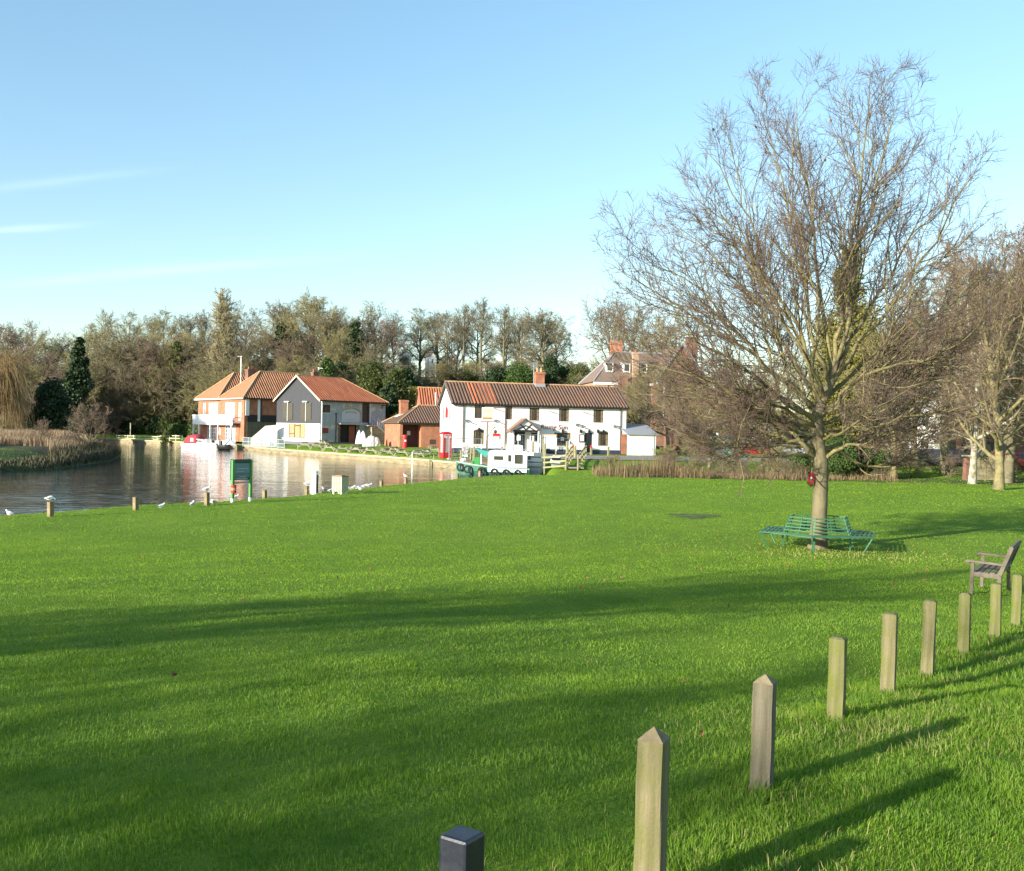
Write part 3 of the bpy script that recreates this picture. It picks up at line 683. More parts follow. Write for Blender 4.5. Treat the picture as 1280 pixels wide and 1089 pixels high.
def bld(name, label, cat, px, d, rdeg, zb=None):
    p = P(px, 537, d); z = zb if zb is not None else H(p.x, d)
    return thing(name, label, cat, (p.x, d, z), math.radians(rdeg))
def hip_roof(parent, x0, x1, y0, y1, ze, zr, hx0, hx1, m, ov=0.35, kind='pan', ridge='x', name='roof', rm=None, period=0.33):
    """hipped/gabled roof with its ridge along x; hx0, hx1 = inset of the ridge ends (0 = gable)"""
    mb = MB(); yc = (y0+y1)/2; X0, X1, Y0, Y1 = x0-ov, x1+ov, y0-ov, y1+ov
    A, B, C_, D = (X0, Y0, ze), (X1, Y0, ze), (X1, Y1, ze), (X0, Y1, ze)
    R0, R1 = (X0+hx0, yc, zr), (X1-hx1, yc, zr)
    faces = [([A, B, R1, R0], 0), ([C_, D, R0, R1], 0)]
    if hx0 > 0: faces.append(([D, A, R0], 0))
    if hx1 > 0: faces.append(([B, C_, R1], 0))
    base = MB()
    for poly, e in faces:
        if kind == 'pan': pantiles(mb, poly, e, period)
        slab(base, [Vector(p)+Vector((0, 0, 0.0)) for p in poly], 0.10)
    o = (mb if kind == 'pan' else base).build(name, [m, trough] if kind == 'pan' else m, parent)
    if kind == 'pan': base.build('roof_underlay', dkwood, o)
    rd = MB(); rd.tube([R0, R1], 0.11, 6)
    if hx0 > 0:
        rd.tube([A, R0], 0.10, 6); rd.tube([D, R0], 0.10, 6)
    if hx1 > 0:
        rd.tube([B, R1], 0.10, 6); rd.tube([C_, R1], 0.10, 6)
    for v in range(len(rd.v)): rd.v[v] = (rd.v[v][0], rd.v[v][1], rd.v[v][2]+0.05)
    rd.build('ridge_tiles', rm or tile_ridge, o)
    return o
# ------------------------------------------------------------------ the white pub
def pub():
    b = bld('white_pub', 'long white two storey riverside pub with a brown pantile roof and timber porch', 'pub', 567, 100, 15, 1.15)
    Lx = 18.4; Wy = 7.2; f = Wall(b, (0, 0, 0), (1, 0, 0), (0, 1, 0)); g = Wall(b, (0, Wy, 0), (0, -1, 0), (1, 0, 0)); e2 = Wall(b, (Lx, 0, 0), (0, 1, 0), (-1, 0, 0))
    ze = 4.85; zr = 7.15
    up = [f.rect(593.5, 506.5, 605.5, 523), f.rect(631.5, 508, 640, 524.5), f.rect(662, 510, 674, 526), f.rect(699, 510.5, 711, 527), f.rect(742, 512, 754, 528.5)]
    lo = [f.rect(592, 538.5, 604.5, 555.5), f.rect(693, 541, 713, 557.5), f.rect(748, 541.5, 760, 557.5)]
    dr = f.rect(731, 541, 740, 566); dr = (dr[0], dr[1], 0.12, dr[3]); pd = f.rect(643, 543, 656, 566); pd = (pd[0], pd[1], 0.12, 2.2); pw = f.rect(664, 541, 672, 551)
    mb = MB(); f.holes(mb, 0, Lx, 0.0, ze+0.1, up+lo+[dr, pd, pw]); g.holes(mb, 0, Wy, 0.0, ze+0.1, [], top=(Wy/2, zr+0.05)); e2.holes(mb, 0, Wy, 0, ze+0.1, [], top=(Wy/2, zr+0.05))
    mb.add([(0, Wy, 0), (Lx, Wy, 0), (Lx, Wy, ze), (0, Wy, ze)], [(1, 0, 3, 2)]); mb.build('wall', white, b)
    # dark interior behind the openings
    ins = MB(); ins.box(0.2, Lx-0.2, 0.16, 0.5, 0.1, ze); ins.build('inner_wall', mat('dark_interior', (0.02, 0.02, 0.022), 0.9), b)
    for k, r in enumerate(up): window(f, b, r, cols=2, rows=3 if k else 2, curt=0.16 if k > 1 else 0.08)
    for k, r in enumerate(lo): window(f, b, r, cols=3 if k == 1 else 2, rows=2, curt=0.15, label='wide ground floor window with a notice in it' if k == 1 else None)
    window(f, b, pw, cols=1, rows=1)
    # segmental heads over the ground floor windows
    for r in (lo[0], lo[2]):
        hd = MB(); hd.ext([f.pt(r[0]-0.05, r[3], -0.02)]+[f.pt(r[0]+(r[1]-r[0])*t/8, r[3]+0.16*math.sin(pi*t/8), -0.02) for t in range(9)]+[f.pt(r[1]+0.05, r[3], -0.02)], f.n*0.015); hd.build('window_head', brownfr, b)
    for r, lb in ((dr, 'black panelled door'), (pd, 'dark door inside the porch')):
        m_ = MB(); f.box(m_, r[0], r[1], r[2], r[3], 0.05, 0.11)
        for k in range(2):
            f.box(m_, r[0]+0.1, r[1]-0.1, r[2]+0.15+k*0.95, r[2]+0.9+k*0.95, 0.03, 0.049)
        o = m_.build('door', mat('dark_green_black_door', (0.02, 0.025, 0.03), 0.4), b); o['label'] = lb
        m_ = MB(); m_.ball(f.pt(r[0]+0.12, r[2]+1.0, 0.0), 0.05, n=8, m=6); m_.build('handle', metal, o)
    # plinth, with gaps at the doors
    m_ = MB(); cuts = [0.0, pd[0]-0.9, pd[1]+0.9, dr[0], dr[1], Lx]; px__ = 1
    for u0_, u1_ in ((0.0, cuts[1]), (cuts[2], dr[0]), (dr[1], Lx-0.5)): m_ = MB(); f.box(m_, u0_, u1_, 0.0, 0.42, -0.03, 0.0); m_.build('plinth', plinth, b)
    m_ = MB(); g.box(m_, 0, Wy, 0, 0.4, -0.03, 0.0); m_.build('plinth', plinth, b)
    o = hip_roof(b, 0, Lx, 0, Wy, ze, zr, 0, 0, tile_b, 0.28, period=0.33)
    # a patch of oranger tiles near the gable
    m_ = MB(); s0 = Vector((2.0, -0.28, ze)); s1 = Vector((4.6, -0.28, ze)); rr = Vector((0, Wy/2+0.28, zr-ze))
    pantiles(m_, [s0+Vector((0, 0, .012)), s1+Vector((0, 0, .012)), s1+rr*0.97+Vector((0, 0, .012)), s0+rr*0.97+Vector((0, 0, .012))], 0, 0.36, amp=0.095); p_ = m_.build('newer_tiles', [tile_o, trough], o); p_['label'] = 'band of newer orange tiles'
    # barge boards and gutter
    for s_ in (0, 1):
        yb = -0.28 if s_ == 0 else Wy+0.28
        for x in (-0.33, Lx+0.28):
            m_ = MB(); m_.ext([(x, yb, ze-0.16), (x, Wy/2, zr-0.16), (x, Wy/2, zr+0.04), (x, yb, ze+0.04)], (0.05, 0, 0)); m_.build('barge_board', mat('grey_barge_board', (0.14, 0.13, 0.12), 0.7), b)
    m_ = MB(); m_.box(-0.2, Lx+0.2, -0.40, -0.29, ze-0.12, ze-0.01); m_.box(-0.1, Lx+0.1, -0.27, -0.003, ze-0.16, ze-0.08); m_.build('gutter', black, b)
    for px_ in (578.5, 631, 775): u, z = f.px(px_, 540); downpipe(b, f, u, 0.45, ze-0.1)
    # chimney and aerial
    u, z = f.px(679.5, 500); c = chimney(b, u+0.55, Wy/2, zr-0.6, zr+1.35, 0.95, 0.8, 2, brick_o, potm=tile_ridge)
    m_ = MB(); m_.box(u+0.0, u+1.1, Wy/2-0.5, Wy/2+0.5, zr-0.25, zr+0.12); m_.build('flashing', lead, c)
    aerial(b, u-0.05, Wy/2, zr, 2.35, -0.9, 0.2)
    # gable: slit windows (shuttered) and the red arched panel
    def grect(px0, py0, px1, py1): return g.rect(px0, py0, px1, py1)
    for q in ((Wy*0.27), (Wy*0.73)):
        m_ = MB(); g.box(m_, q-0.28, q+0.28, 2.95+0.3, 4.55, -0.05, -0.003); o_ = m_.build('shutter', mat('grey_shutter', (0.22, 0.19, 0.19), 0.7), b)
    m_ = MB(); c0 = Wy/2; pts = [(c0-0.62, 3.45), (c0+0.62, 3.45), (c0+0.62, 4.1)]+[(c0+0.62*math.cos(a), 4.1+0.5*math.sin(a)) for a in np.linspace(0.2, pi-0.2, 7)]+[(c0-0.62, 4.1)]
    m_.ext([g.pt(a, z_, -0.05) for a, z_ in pts], g.n*0.04); o_ = m_.build('arched_panel', redp, b); o_['label'] = 'red round-headed panel high in the gable'
    m_ = MB(); m_.bar(g.pt(c0-0.5, 5.2, -0.06), g.pt(c0+0.5, 5.1, -0.06), 0.05, 0.1); m_.build('gable_lamp', metal, b)
    # porch
    pu, _ = f.px(651, 540); w2 = 1.35; dp = 1.8; pz = 2.25; ap = 3.45

    pobj = MB(); pobj.box(pu-w2, pu+w2, -dp-0.05, -dp+0.05, pz-0.08, pz+0.1)
    for s_ in (-1, 1):
        pobj.bar((pu+s_*(w2+0.2), -dp-0.06, pz-0.02), (pu, -dp-0.06, ap), 0.1, 0.16)
        pobj.bar((pu+s_*w2*0.65, -dp-0.01, pz+0.1), (pu, -dp-0.01, pz+0.55), 0.06, 0.1); pobj.bar((pu, -dp-0.01, pz+0.1), (pu+s_*w2*0.45, -dp-0.01, pz+0.7), 0.06, 0.1)
    prch = pobj.build('porch', black, b); [(lambda q: (q.box(x-0.06, x+0.06, y-0.06, y+0.06, 0.05, pz), q.build('porch_post', wpaint, prch)))(MB()) for (x, y) in ((pu-w2, -dp), (pu+w2, -dp), (pu-w2, -dp/2))]
    m_ = MB(); m_.ext([(pu-w2, -dp+0.02, pz+0.1), (pu+w2, -dp+0.02, pz+0.1), (pu, -dp+0.02, ap-0.05)], (0, 0.03, 0)); m_.build('gable_panel', white, prch)
    m_ = MB()
    for s_ in (-1, 1): slab(m_, [(pu+s_*(w2+0.28), -dp-0.2, pz-0.08), (pu+s_*(w2+0.28), -0.01, pz-0.08), (pu, -0.01, ap+0.08), (pu, -dp-0.2, ap+0.08)], 0.08)
    m_.build('porch_roof', tile_flat_b, prch)
    for s_ in (-1, 1): m_ = MB(); m_.box(pu+s_*w2-0.05, pu+s_*w2+0.05, -dp+0.1, -0.02, 0.02, 0.85); m_.box(pu+s_*0.95-0.42, pu+s_*0.95+0.42, -dp-0.02, -dp+0.06, 0.02, 0.85); m_.build('dwarf_wall', white, prch)
    [(lambda q: (f.box(q, a, c, 1.28, 1.78, -1.8, -1.78), q.build('notice', wpaint, prch)))(MB()) for a, c in ((pu-.9, pu-.5), (pu+.45, pu+.6), (pu+.72, pu+.9))]
    # lettering, plaques, lamps
    u, z = f.px(675, 536.5); text_mesh(b, f, 'Rising Sun', u, z, 0.72, maroon, font_shear=0.2, w=-0.03)
    for r, m1, nm in ((f.rect(616, 542, 624.5, 549), redp, 'red and white sign board'), (f.rect(679, 545, 688.5, 548.5), maroon, 'dark red plaque')):
        m_ = MB(); f.box(m_, r[0], r[1], r[2], r[3], -0.06, -0.003); o_ = m_.build('wall_plaque', m1, b); o_['label'] = nm
        if nm[0] == 'r': m_ = MB(); f.box(m_, r[0]+0.04, r[1]-0.04, r[2]+0.03, r[2]+(r[3]-r[2])*0.3, -0.07, -0.061); f.box(m_, r[0]+0.04, r[1]-0.04, r[2]+(r[3]-r[2])*0.42, r[2]+(r[3]-r[2])*0.52, -0.07, -0.061); m_.build('sign_lettering', wpaint, o_)
    r = f.rect(724, 543, 730.5, 553); m_ = MB(); f.box(m_, r[0], r[1], r[2], r[3], -0.08, -0.003); o_ = m_.build('menu_case', brownfr, b); m_ = MB(); f.box(m_, r[0]+0.1, r[1]-0.1, r[2]+0.12, r[3]-0.1, -0.09, -0.081); m_.build('menu', wpaint, o_)
    r = f.rect(701, 546.5, 705, 551); m_ = MB(); f.box(m_, r[0], r[1], r[2], r[3], -0.012, -0.003); m_.build('window_notice', wpaint, b)
    for px_, py_ in ((598.5, 537), (703, 539), (736, 539.5), (754, 539.5), (725.5, 539), (747, 539)):
        u, z = f.px(px_, py_); m_ = MB(); f.box(m_, u-0.11, u+0.11, z-0.18, z+0.12, -0.22, -0.05); f.box(m_, u-0.03, u+0.03, z-0.05, z+0.2, -0.05, -0.003); m_.build('wall_lamp', black, b)
    for px_, py_ in ((583, 526), (619, 526), (721, 531), (726, 532.5), (768, 533), (772, 534)):
        u, z = f.px(px_, py_); m_ = MB(); f.box(m_, u-0.14, u+0.14, z-0.12, z+0.12, -0.2, -0.03); m_.bar(f.pt(u+0.1, z-0.05, -0.1), f.pt(u+0.45, z-0.2, -0.35), 0.09); m_.build('floodlight', mat('grey_fitting', (0.16, 0.16, 0.18), 0.5), b)
    for px_, py_ in ((621, 511.5), (690, 515), (732, 516)):
        u, z = f.px(px_, py_); m_ = MB(); m_.bar(f.pt(u-0.35, z+0.08, -0.06), f.pt(u+0.35, z-0.12, -0.3), 0.07); m_.build('sign_light', mat('grey_fitting', (0.16, 0.16, 0.18), 0.5), b)
    # brick buttress at the right corner
    m_ = MB(); m_.box(Lx-0.5, Lx+0.02, -0.12, -0.003, 0, 2.1); m_.build('brick_quoin', brick_o, b)
    return b, f
PUB, PUBF = pub()
# ------------------------------------------------------------------ boathouse bar (weatherboarded gable)
def boathouse():
    b = bld('boathouse', 'boathouse with grey boarded gable over white wall, flint side and bright orange roof', 'boathouse', 400, 129, 48, 0.95)
    W = 9.6; Lx = 11.0; ze = 5.85; zr = 9.1; zs = 2.95
    f = Wall(b, (0, 0, 0), (1, 0, 0), (0, 1, 0)); g = Wall(b, (0, W, 0), (0, -1, 0), (1, 0, 0)); e2 = Wall(b, (Lx, 0, 0), (0, 1, 0), (-1, 0, 0))
    lw = g.rect(361, 529.5, 381.5, 548); lw = (lw[0], lw[1], max(lw[2], 0.9), min(lw[3], zs-0.12))
    mb = MB(); g.holes(mb, 0, W, 0, zs, [lw], mi=0); mb.build('lower_wall', white, b)
    m_ = MB(); g.holes(m_, 0, W, zs, ze+0.1, [], top=(W/2, zr+0.1))
    k = 0
    z = zs+0.02
    while z < zr-0.3:   # lapped boards
        hw = W/2 if z < ze else W/2*(zr-z)/(zr-ze)
        m_.add([g.pt(W/2-hw, z, -0.035), g.pt(W/2+hw, z, -0.035), g.pt(W/2+hw*0.985, z+0.2, -0.006), g.pt(W/2-hw*0.985, z+0.2, -0.006), g.pt(W/2-hw, z, -0.004), g.pt(W/2+hw, z, -0.004)], [(0, 1, 2, 3), (4, 5, 1, 0)]); z += 0.21
    g.box(m_, 0, W, zs-0.1, zs, -0.06, -0.003); m_.build('boarded_gable', greyb, b)
    m_ = MB(); g.box(m_, 0, W, 0, 0.45, -0.04, -0.003); f.box(m_, 0, Lx, 0, 0.45, -0.04, -0.003); m_.build('plinth', mat('grey_plinth', (0.13, 0.13, 0.15), 0.8), b)
    m_ = MB(); g.box(m_, 0.3, W-0.6, 0.78, 0.9, -0.3, -0.003); m_.build('stone_ledge', wpaint, b)
    # shutters
    sz0, sz1 = 3.3, 5.5
    for c0 in (W*0.27, W*0.69):
        for s_ in (-1, 1):
            m_ = MB(); x0, x1 = (c0+s_*0.08, c0+s_*1.12) if s_ > 0 else (c0-1.12, c0-0.08); g.box(m_, x0, x1, sz0, sz1, -0.09, -0.05)
            for zz in (sz0+0.25, sz1-0.35): g.box(m_, x0+0.05, x1-0.05, zz, zz+0.1, -0.12, -0.091)
            m_.build('shutter', olive, b)
        m_ = MB(); m_.cyl(g.pt(c0, 3.1, -0.12), g.pt(c0, sz1+0.1, -0.12), 0.04, n=6); g.box(m_, c0-0.5, c0+0.5, sz1+0.12, sz1+0.24, -0.35, -0.1); m_.build('gable_light', wpaint, b)
    # boarded window
    u0, u1, z0, z1 = lw; m_ = MB(); g.box(m_, u0, u1, z0, z1, 0.05, 0.1); o = m_.build('boarded_window', plywood, b); m_ = MB(); t = (u1-u0)/3
    for u in (u0, u0+t, u0+2*t, u1-0.1): g.box(m_, u, u+0.1, z0, z1, 0.0, 0.049)
    g.box(m_, u0+0.1, u1-0.1, z0, z0+0.1, 0.004, 0.046); g.box(m_, u0+t+.1, u0+2*t, z1-0.35, z1-0.2, 0.004, 0.046); g.box(m_, u0+.1, u0+t, z0+0.5, z0+0.6, 0.004, 0.046); m_.build('frame', brownfr, o)
    # flint side wall
    ww = f.rect(403, 506, 412.5, 516); ww = (max(ww[0], 0.35), ww[1], ww[2], min(ww[3], ze-0.3)); dd = f.rect(453, 506, 461.5, 528.5); dd = (dd[0], dd[1], dd[2], ze-0.12); ar = f.rect(425, 531, 447, 558); ar = (ar[0], ar[1], 0.05, ar[3])
    mb = MB(); f.holes(mb, 0, Lx, 0, ze+0.1, [ww, dd, ar], depth=0.35); e2.holes(mb, 0, W, 0, ze+0.1, []); mb.add([(0, W, 0), (Lx, W, 0), (Lx, W, ze), (0, W, ze)], [(1, 0, 3, 2)]); mb.build('flint_wall', flint, b)
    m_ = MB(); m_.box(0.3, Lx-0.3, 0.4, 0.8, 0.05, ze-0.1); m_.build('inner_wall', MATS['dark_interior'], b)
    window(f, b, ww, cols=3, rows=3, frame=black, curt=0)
    m_ = MB(); f.box(m_, dd[0], dd[1], dd[2], dd[3], 0.08, 0.16)
    for k in range(4): f.box(m_, dd[0]+(dd[1]-dd[0])*k/4, dd[0]+(dd[1]-dd[0])*k/4+0.04, dd[2], dd[3], 0.05, 0.079)
    m_.build('loading_door', dkwood, b)
    m_ = MB(); f.box(m_, dd[1], dd[1]+0.25, dd[2], dd[3], -0.05, -0.003); m_.build('door_surround', mat('lilac_white_paint', (0.6, 0.57, 0.62), .6), b)
    # round-headed sign panel above the archway, with pale stones round it
    sp = f.rect(427, 514, 449, 528); m_ = MB(); cu = (sp[0]+sp[1])/2; hw = (sp[1]-sp[0])/2
    arch = [(sp[0], sp[2]), (sp[1], sp[2]), (sp[1], sp[3]-0.25)]+[(cu+hw*math.cos(a), sp[3]-0.25+0.45*math.sin(a)) for a in np.linspace(0.15, pi-0.15, 9)]+[(sp[0], sp[3]-0.25)]
    m_.ext([f.pt(a, z_, -0.06) for a, z_ in arch], f.n*0.05); o = m_.build('sign_panel', mat('pale_grey_sign', (0.50, 0.52, 0.54), 0.7), b); o['label'] = 'pale round-headed painted sign above the archway'
    m_ = MB()
    for k in range(17):
        a = math.pi*(0.02+0.96*k/16); uu = cu+(hw+0.28)*math.cos(a); zz = sp[3]-0.25+0.75*math.sin(a)
        m_.ball(f.pt(uu, zz, -0.02), 0.16, 0.16, 0.15, 7, 5)
    m_.build('arch_stone', mat('pale_flint_stone', (0.55, 0.48, 0.34), 0.9, (0.35, 0.30, 0.24), 5), b)
    g2 = MB()   # worn dark letter strokes on the sign
    for k in range(9):
        a = math.pi*(0.2+0.6*k/8); uu = cu-(hw-0.4)*math.cos(a); zz = sp[3]-0.40+0.30*math.sin(a); f.box(g2, uu-0.09, uu+0.09, zz-0.13, zz+0.1, -0.068, -0.061)
    f.box(g2, cu-hw*0.5, cu+hw*0.5, sp[2]+0.35, sp[2]+0.4, -0.068, -0.061); g2.build('sign_lettering', mat('faded_grey_letters', (0.33, 0.35, 0.38), 0.8), o)
    # archway: red door, dark gap, canopy lead
    m_ = MB(); um = ar[0]+(ar[1]-ar[0])*0.55; f.box(m_, um, ar[1]-0.35, 0.1, ar[3]-0.15, 0.2, 0.26); o = m_.build('door', mat('red_brown_door', (0.23, 0.06, 0.04), 0.6), b); o['label'] = 'red brown door in the archway'
    m_ = MB(); m_.bar(f.pt(ar[0]-0.3, ar[3]+0.05, -0.4), f.pt(ar[1]+0.2, ar[3]+0.05, -0.4), 0.35, 0.1); f.box(m_, ar[0]-0.4, ar[1]+0.3, ar[3]+0.05, ar[3]+0.2, -0.6, -0.003); m_.build('door_canopy', mat('weathered_lead', (0.42, 0.42, 0.43), .7), b)
    for q in (ar[0]-0.12, ar[1]+0.12):
        m_ = MB()
        for k in range(7): f.box(m_, q-0.14-0.05*(k % 2), q+0.14+0.05*(k % 2), 0.05+k*(ar[3]/7), 0.03+(k+1)*(ar[3]/7), -0.03, -0.003)
        m_.build('brick_jamb', brick_r, b)
    r = f.rect(402, 535, 410, 541.5); m_ = MB(); f.box(m_, max(r[0], .3), r[1], r[2], r[3], -0.06, -0.003); m_.build('wall_plaque', maroon, b)
    for px_, zb_ in ((419.5, 2.2), (460, 2.2)): u, z = f.px(px_, 540); downpipe(b, f, u, 0.5, ze-0.6 if px_ > 430 else ze-1.6, dkwood, 0.06)
    u, z = f.px(401.5, 540); downpipe(b, f, max(u, 0.12), 0.5, ze-0.1, wpaint, 0.05)
    u, z = f.px(477, 508); m_ = MB(); m_.bar(f.pt(u-0.3, z+0.1, -0.3), f.pt(u+0.35, z+0.1, -0.3), 0.1); m_.bar(f.pt(u, z+0.1, -0.3), f.pt(u, z-0.35, -0.02), 0.07); m_.build('lamp_bracket', black, b)
    # quarter-round flint stair wall and stair rail at the right
    u0, _ = f.px(457, 540); u1, _ = f.px(474, 540); m_ = MB(); pts = [(u0, 0), (u1+0.5, 0)]+[(u0+(u1+0.5-u0)*math.cos(a), 2.75*math.sin(a)) for a in np.linspace(0.1, pi/2, 8)]
    m_.ext([f.pt(a, z_, -1.3) for a, z_ in pts], f.n*1.25); m_.build('stair_wall', flint2, b)
    m_ = MB(); a0 = f.pt(u1-0.9, 3.1, -1.2)
    steps = 11; q0 = f.pt(u0+1.0, 2.75, -0.7); q1 = f.pt(u1+2.1, 0.1, -0.9)
    for k in range(steps):
        c = q0.lerp(q1, (k+0.5)/steps); m_.box(c.x-0.2, c.x+0.2, c.y-0.55, c.y+0.45, c.z-0.04, c.z+0.02)
    for oy in (-0.6, 0.5):
        m_.bar(q0+Vector((0, oy, 0.95)), q1+Vector((0, oy, 0.95)), 0.07); m_.bar(q0+Vector((0, oy, -0.05)), q1+Vector((0, oy, -0.05)), 0.06, 0.22)
        for k in range(steps): c = q0.lerp(q1, k/(steps-1)); m_.bar(c+Vector((0, oy, 0)), c+Vector((0, oy, 0.95)), 0.035)
    m_.box(q0.x-1.6, q0.x, q0.y-0.6, q0.y+0.5, q0.z-0.08, q0.z); o = m_.build('outside_stair', mat('silvery_steel', (0.58, 0.58, 0.60), 0.45, metal=0.3), b)
    hip_roof(b, 0, Lx, 0, W, ze, zr, 0, 4.2, tile_o, 0.32, period=0.42)
    for s_ in (-1, 1):
        m_ = MB(); yb = -0.36 if s_ < 0 else W+0.36; m_.ext([(-0.40, yb, ze-0.2), (-0.40, W/2, zr-0.12), (-0.40, W/2, zr+0.1), (-0.40, yb, ze+0.02)], (0.07, 0, 0)); m_.build('barge_board', mat('cream_barge_board', (0.66, 0.60, 0.46), 0.6), b)
    m_ = MB(); m_.box(-0.2, Lx+0.2, -0.42, -0.33, ze-0.14, ze-0.02); m_.box(0, Lx, -0.31, -0.003, ze-0.12, ze-0.05); m_.build('gutter', black, b)
    return b
boathouse()
# ------------------------------------------------------------------ brick boat-owner's house with white balcony
def leaf_window(f, b, u0, u1, z0, z1, **k): return window(f, b, (u0, u1, z0, z1), **k)
def left_house():
    b = bld('brick_house', 'orange brick riverside house with white balcony, white doors and twin hipped pantile roofs', 'house', 305, 142, 42, 1.0)
    W = 15.0; Lx = 13.0; ze = 6.25; zr = 10.3
    g = Wall(b, (0, W, 0), (0, -1, 0), (1, 0, 0)); f = Wall(b, (0, 0, 0), (1, 0, 0), (0, 1, 0))
    bl = MATS['boards'] = mat('white_boards', (0.80, 0.80, 0.80), 0.6, (0.70, 0.70, 0.72), 1.0, stretch=(1, 1, 8))
    fh = [(W*0.115, W*0.165), (W*0.24, W*0.44), (W*0.60, W*0.80), (W*0.885, W*0.935)]
    gh = [(W*0.22, W*0.40), (W*0.61, W*0.82)]
    holes = [(a, c, 3.0, 5.6) for a, c in fh]+[(a, c, 0.15, 2.3) for a, c in gh]
    mb = MB(); g.holes(mb, 0, W, 0, ze+0.1, holes)
    so = [f.rect(326, 500, 331, 537.5)]
    f.holes(mb, 0, Lx, 0, ze+0.1, []); mb.add([(0, W, 0), (Lx, W, 0), (Lx, W, ze), (0, W, ze)], [(1, 0, 3, 2)]); mb.add([(Lx, 0, 0), (Lx, W, 0), (Lx, W, ze), (Lx, 0, ze)], [(0, 1, 2, 3)]); mb.build('wall', brick_o, b)
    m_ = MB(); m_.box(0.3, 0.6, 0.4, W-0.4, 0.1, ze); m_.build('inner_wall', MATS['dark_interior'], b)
    paneb = mat('bright_pane', (0.25, 0.28, 0.32), 0.1, spec=0.8)
    for k, (a, c) in enumerate(fh): window(g, b, (a, c, 3.0, 5.6), frame=wpaint, cols=1 if c-a < 1 else 3, rows=1 if c-a < 1 else 1, pane=bl if k in (1, 2) else paneb, sill=None, fw_=0.12, name='window')
    for a, c in gh: window(g, b, (a, c, 0.15, 2.3), frame=wpaint, cols=4, rows=4, sill=None, pane=paneb, fw_=0.10, name='french_door')
    # round-headed niche window between the doors
    m_ = MB(); c0 = W*0.49; m_.ext([g.pt(c0+a, z_, -0.05) for a, z_ in [(-0.35, 0.9), (0.35, 0.9), (0.35, 1.6)]+[(0.35*math.cos(t), 1.6+0.35*math.sin(t)) for t in np.linspace(0.3, pi-0.3, 5)]+[(-0.35, 1.6)]], g.n*0.04); m_.build('arched_window', wpaint, b)
    # balcony
    bal = MB(); g.box(bal, 0.9, W*0.93, 2.62, 2.85, -1.3, -0.003); bo = bal.build('balcony', wpaint, b)
    m_ = MB(); g.box(m_, 0.9, W*0.80, 2.86, 3.75, -1.3, -1.24); g.box(m_, 0.9, 0.96, 2.86, 3.75, -1.23, -0.01); g.box(m_, 0.85, W*0.93, 3.76, 3.83, -1.34, -1.20)
    m_.build('balcony_panel', bl, bo)
    m_ = MB(); 
    for k in range(12): u = W*0.80+W*0.13*k/11; g.box(m_, u-0.025, u+0.025, 2.86, 3.76, -1.29, -1.25)
    g.box(m_, 0.9, W*0.93, 2.35, 2.62, -1.28, -1.20); m_.build('baluster', wpaint, bo)
    for u in (1.0, W*0.2, W*0.45, W*0.62, W*0.9):
        m_ = MB(); g.box(m_, u-0.09, u+0.09, 0, 2.35, -1.27, -1.09); m_.build('balcony_post', wpaint, bo)
    # side wall fittings
    u1, _ = f.px(322, 520); u2, _ = f.px(347, 520)
    m_ = MB(); u, z = f.px(309.3, 510); zb = f.px(309, 519.5)[1]; f.box(m_, u-0.3, u+0.25, zb, ze, -0.10, -0.003); m_.build('corner_board', wpaint, b)
    m_ = MB(); u, _ = f.px(323.5, 510); f.box(m_, u-0.18, u+0.18, 2.95, ze-0.02, -0.10, -0.003); m_.build('mullion_board', wpaint, b)
    m_ = MB(); u, _ = f.px(326.7, 510); f.box(m_, u-0.15, u+0.12, 2.95, ze-0.02, -0.05, -0.003); m_.build('recess', mat('dark_maroon', (0.10, 0.035, 0.04), .7), b)
    m_ = MB(); zt = f.px(330, 519)[1]; zb = f.px(330, 528)[1]; ua = f.px(309, 520)[0]; f.box(m_, ua, Lx, max(zb, 1.8), zt, -0.06, -0.003); m_.build('dark_band', black, b)
    m_ = MB(); f.box(m_, ua, Lx, 0.2, max(zb, 1.8)-0.01, -0.05, -0.003); m_.build('lower_boards', mat('weathered_boards', (0.16, 0.14, 0.10), 0.8, (0.10, 0.09, 0.07), 2), b)
    # roofs: two hipped ridges running back from the river front
    for k, (y0, y1) in enumerate(((-0.0, W/2-0.02), (W/2+0.02, W))):
        yc = (y0+y1)/2; ov = 0.35; Y0 = y0-(ov if k == 0 else 0); Y1 = y1+(ov if k == 1 else 0); X0 = -ov-0.05; X1 = Lx+ov; hip = 4.6 if k == 0 else 4.4
        A, B, C_, D = (X0, Y0, ze), (X1, Y0, ze), (X1, Y1, ze), (X0, Y1, ze); yr = (Y0+Y1)/2; R0, R1 = (X0+hip, yr, zr), (X1-3.0, yr, zr)
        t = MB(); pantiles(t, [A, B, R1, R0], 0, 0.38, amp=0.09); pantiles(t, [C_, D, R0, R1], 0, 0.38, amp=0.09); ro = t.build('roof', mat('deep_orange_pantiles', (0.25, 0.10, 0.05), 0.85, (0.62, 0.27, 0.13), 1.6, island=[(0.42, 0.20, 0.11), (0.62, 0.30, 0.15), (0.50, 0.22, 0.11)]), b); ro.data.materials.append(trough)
        [(lambda t: (slab(t, q, 0.1), t.build('hip_slope', tile_flat, ro)))(MB()) for q in ([D, A, R0], [B, C_, R1])]
        t = MB(); slab(t, [A, B, R1, R0], 0.08); slab(t, [C_, D, R0, R1], 0.08); t.build('roof_underlay', dkwood, ro)
        t = MB()
        for q in ((R0, R1), (A, R0), (D, R0), (B, R1), (C_, R1)): t.tube([Vector(p)+Vector((0, 0, 0.06)) for p in q], 0.12, 6)
        t.build('ridge_tiles', tile_ridge, ro)
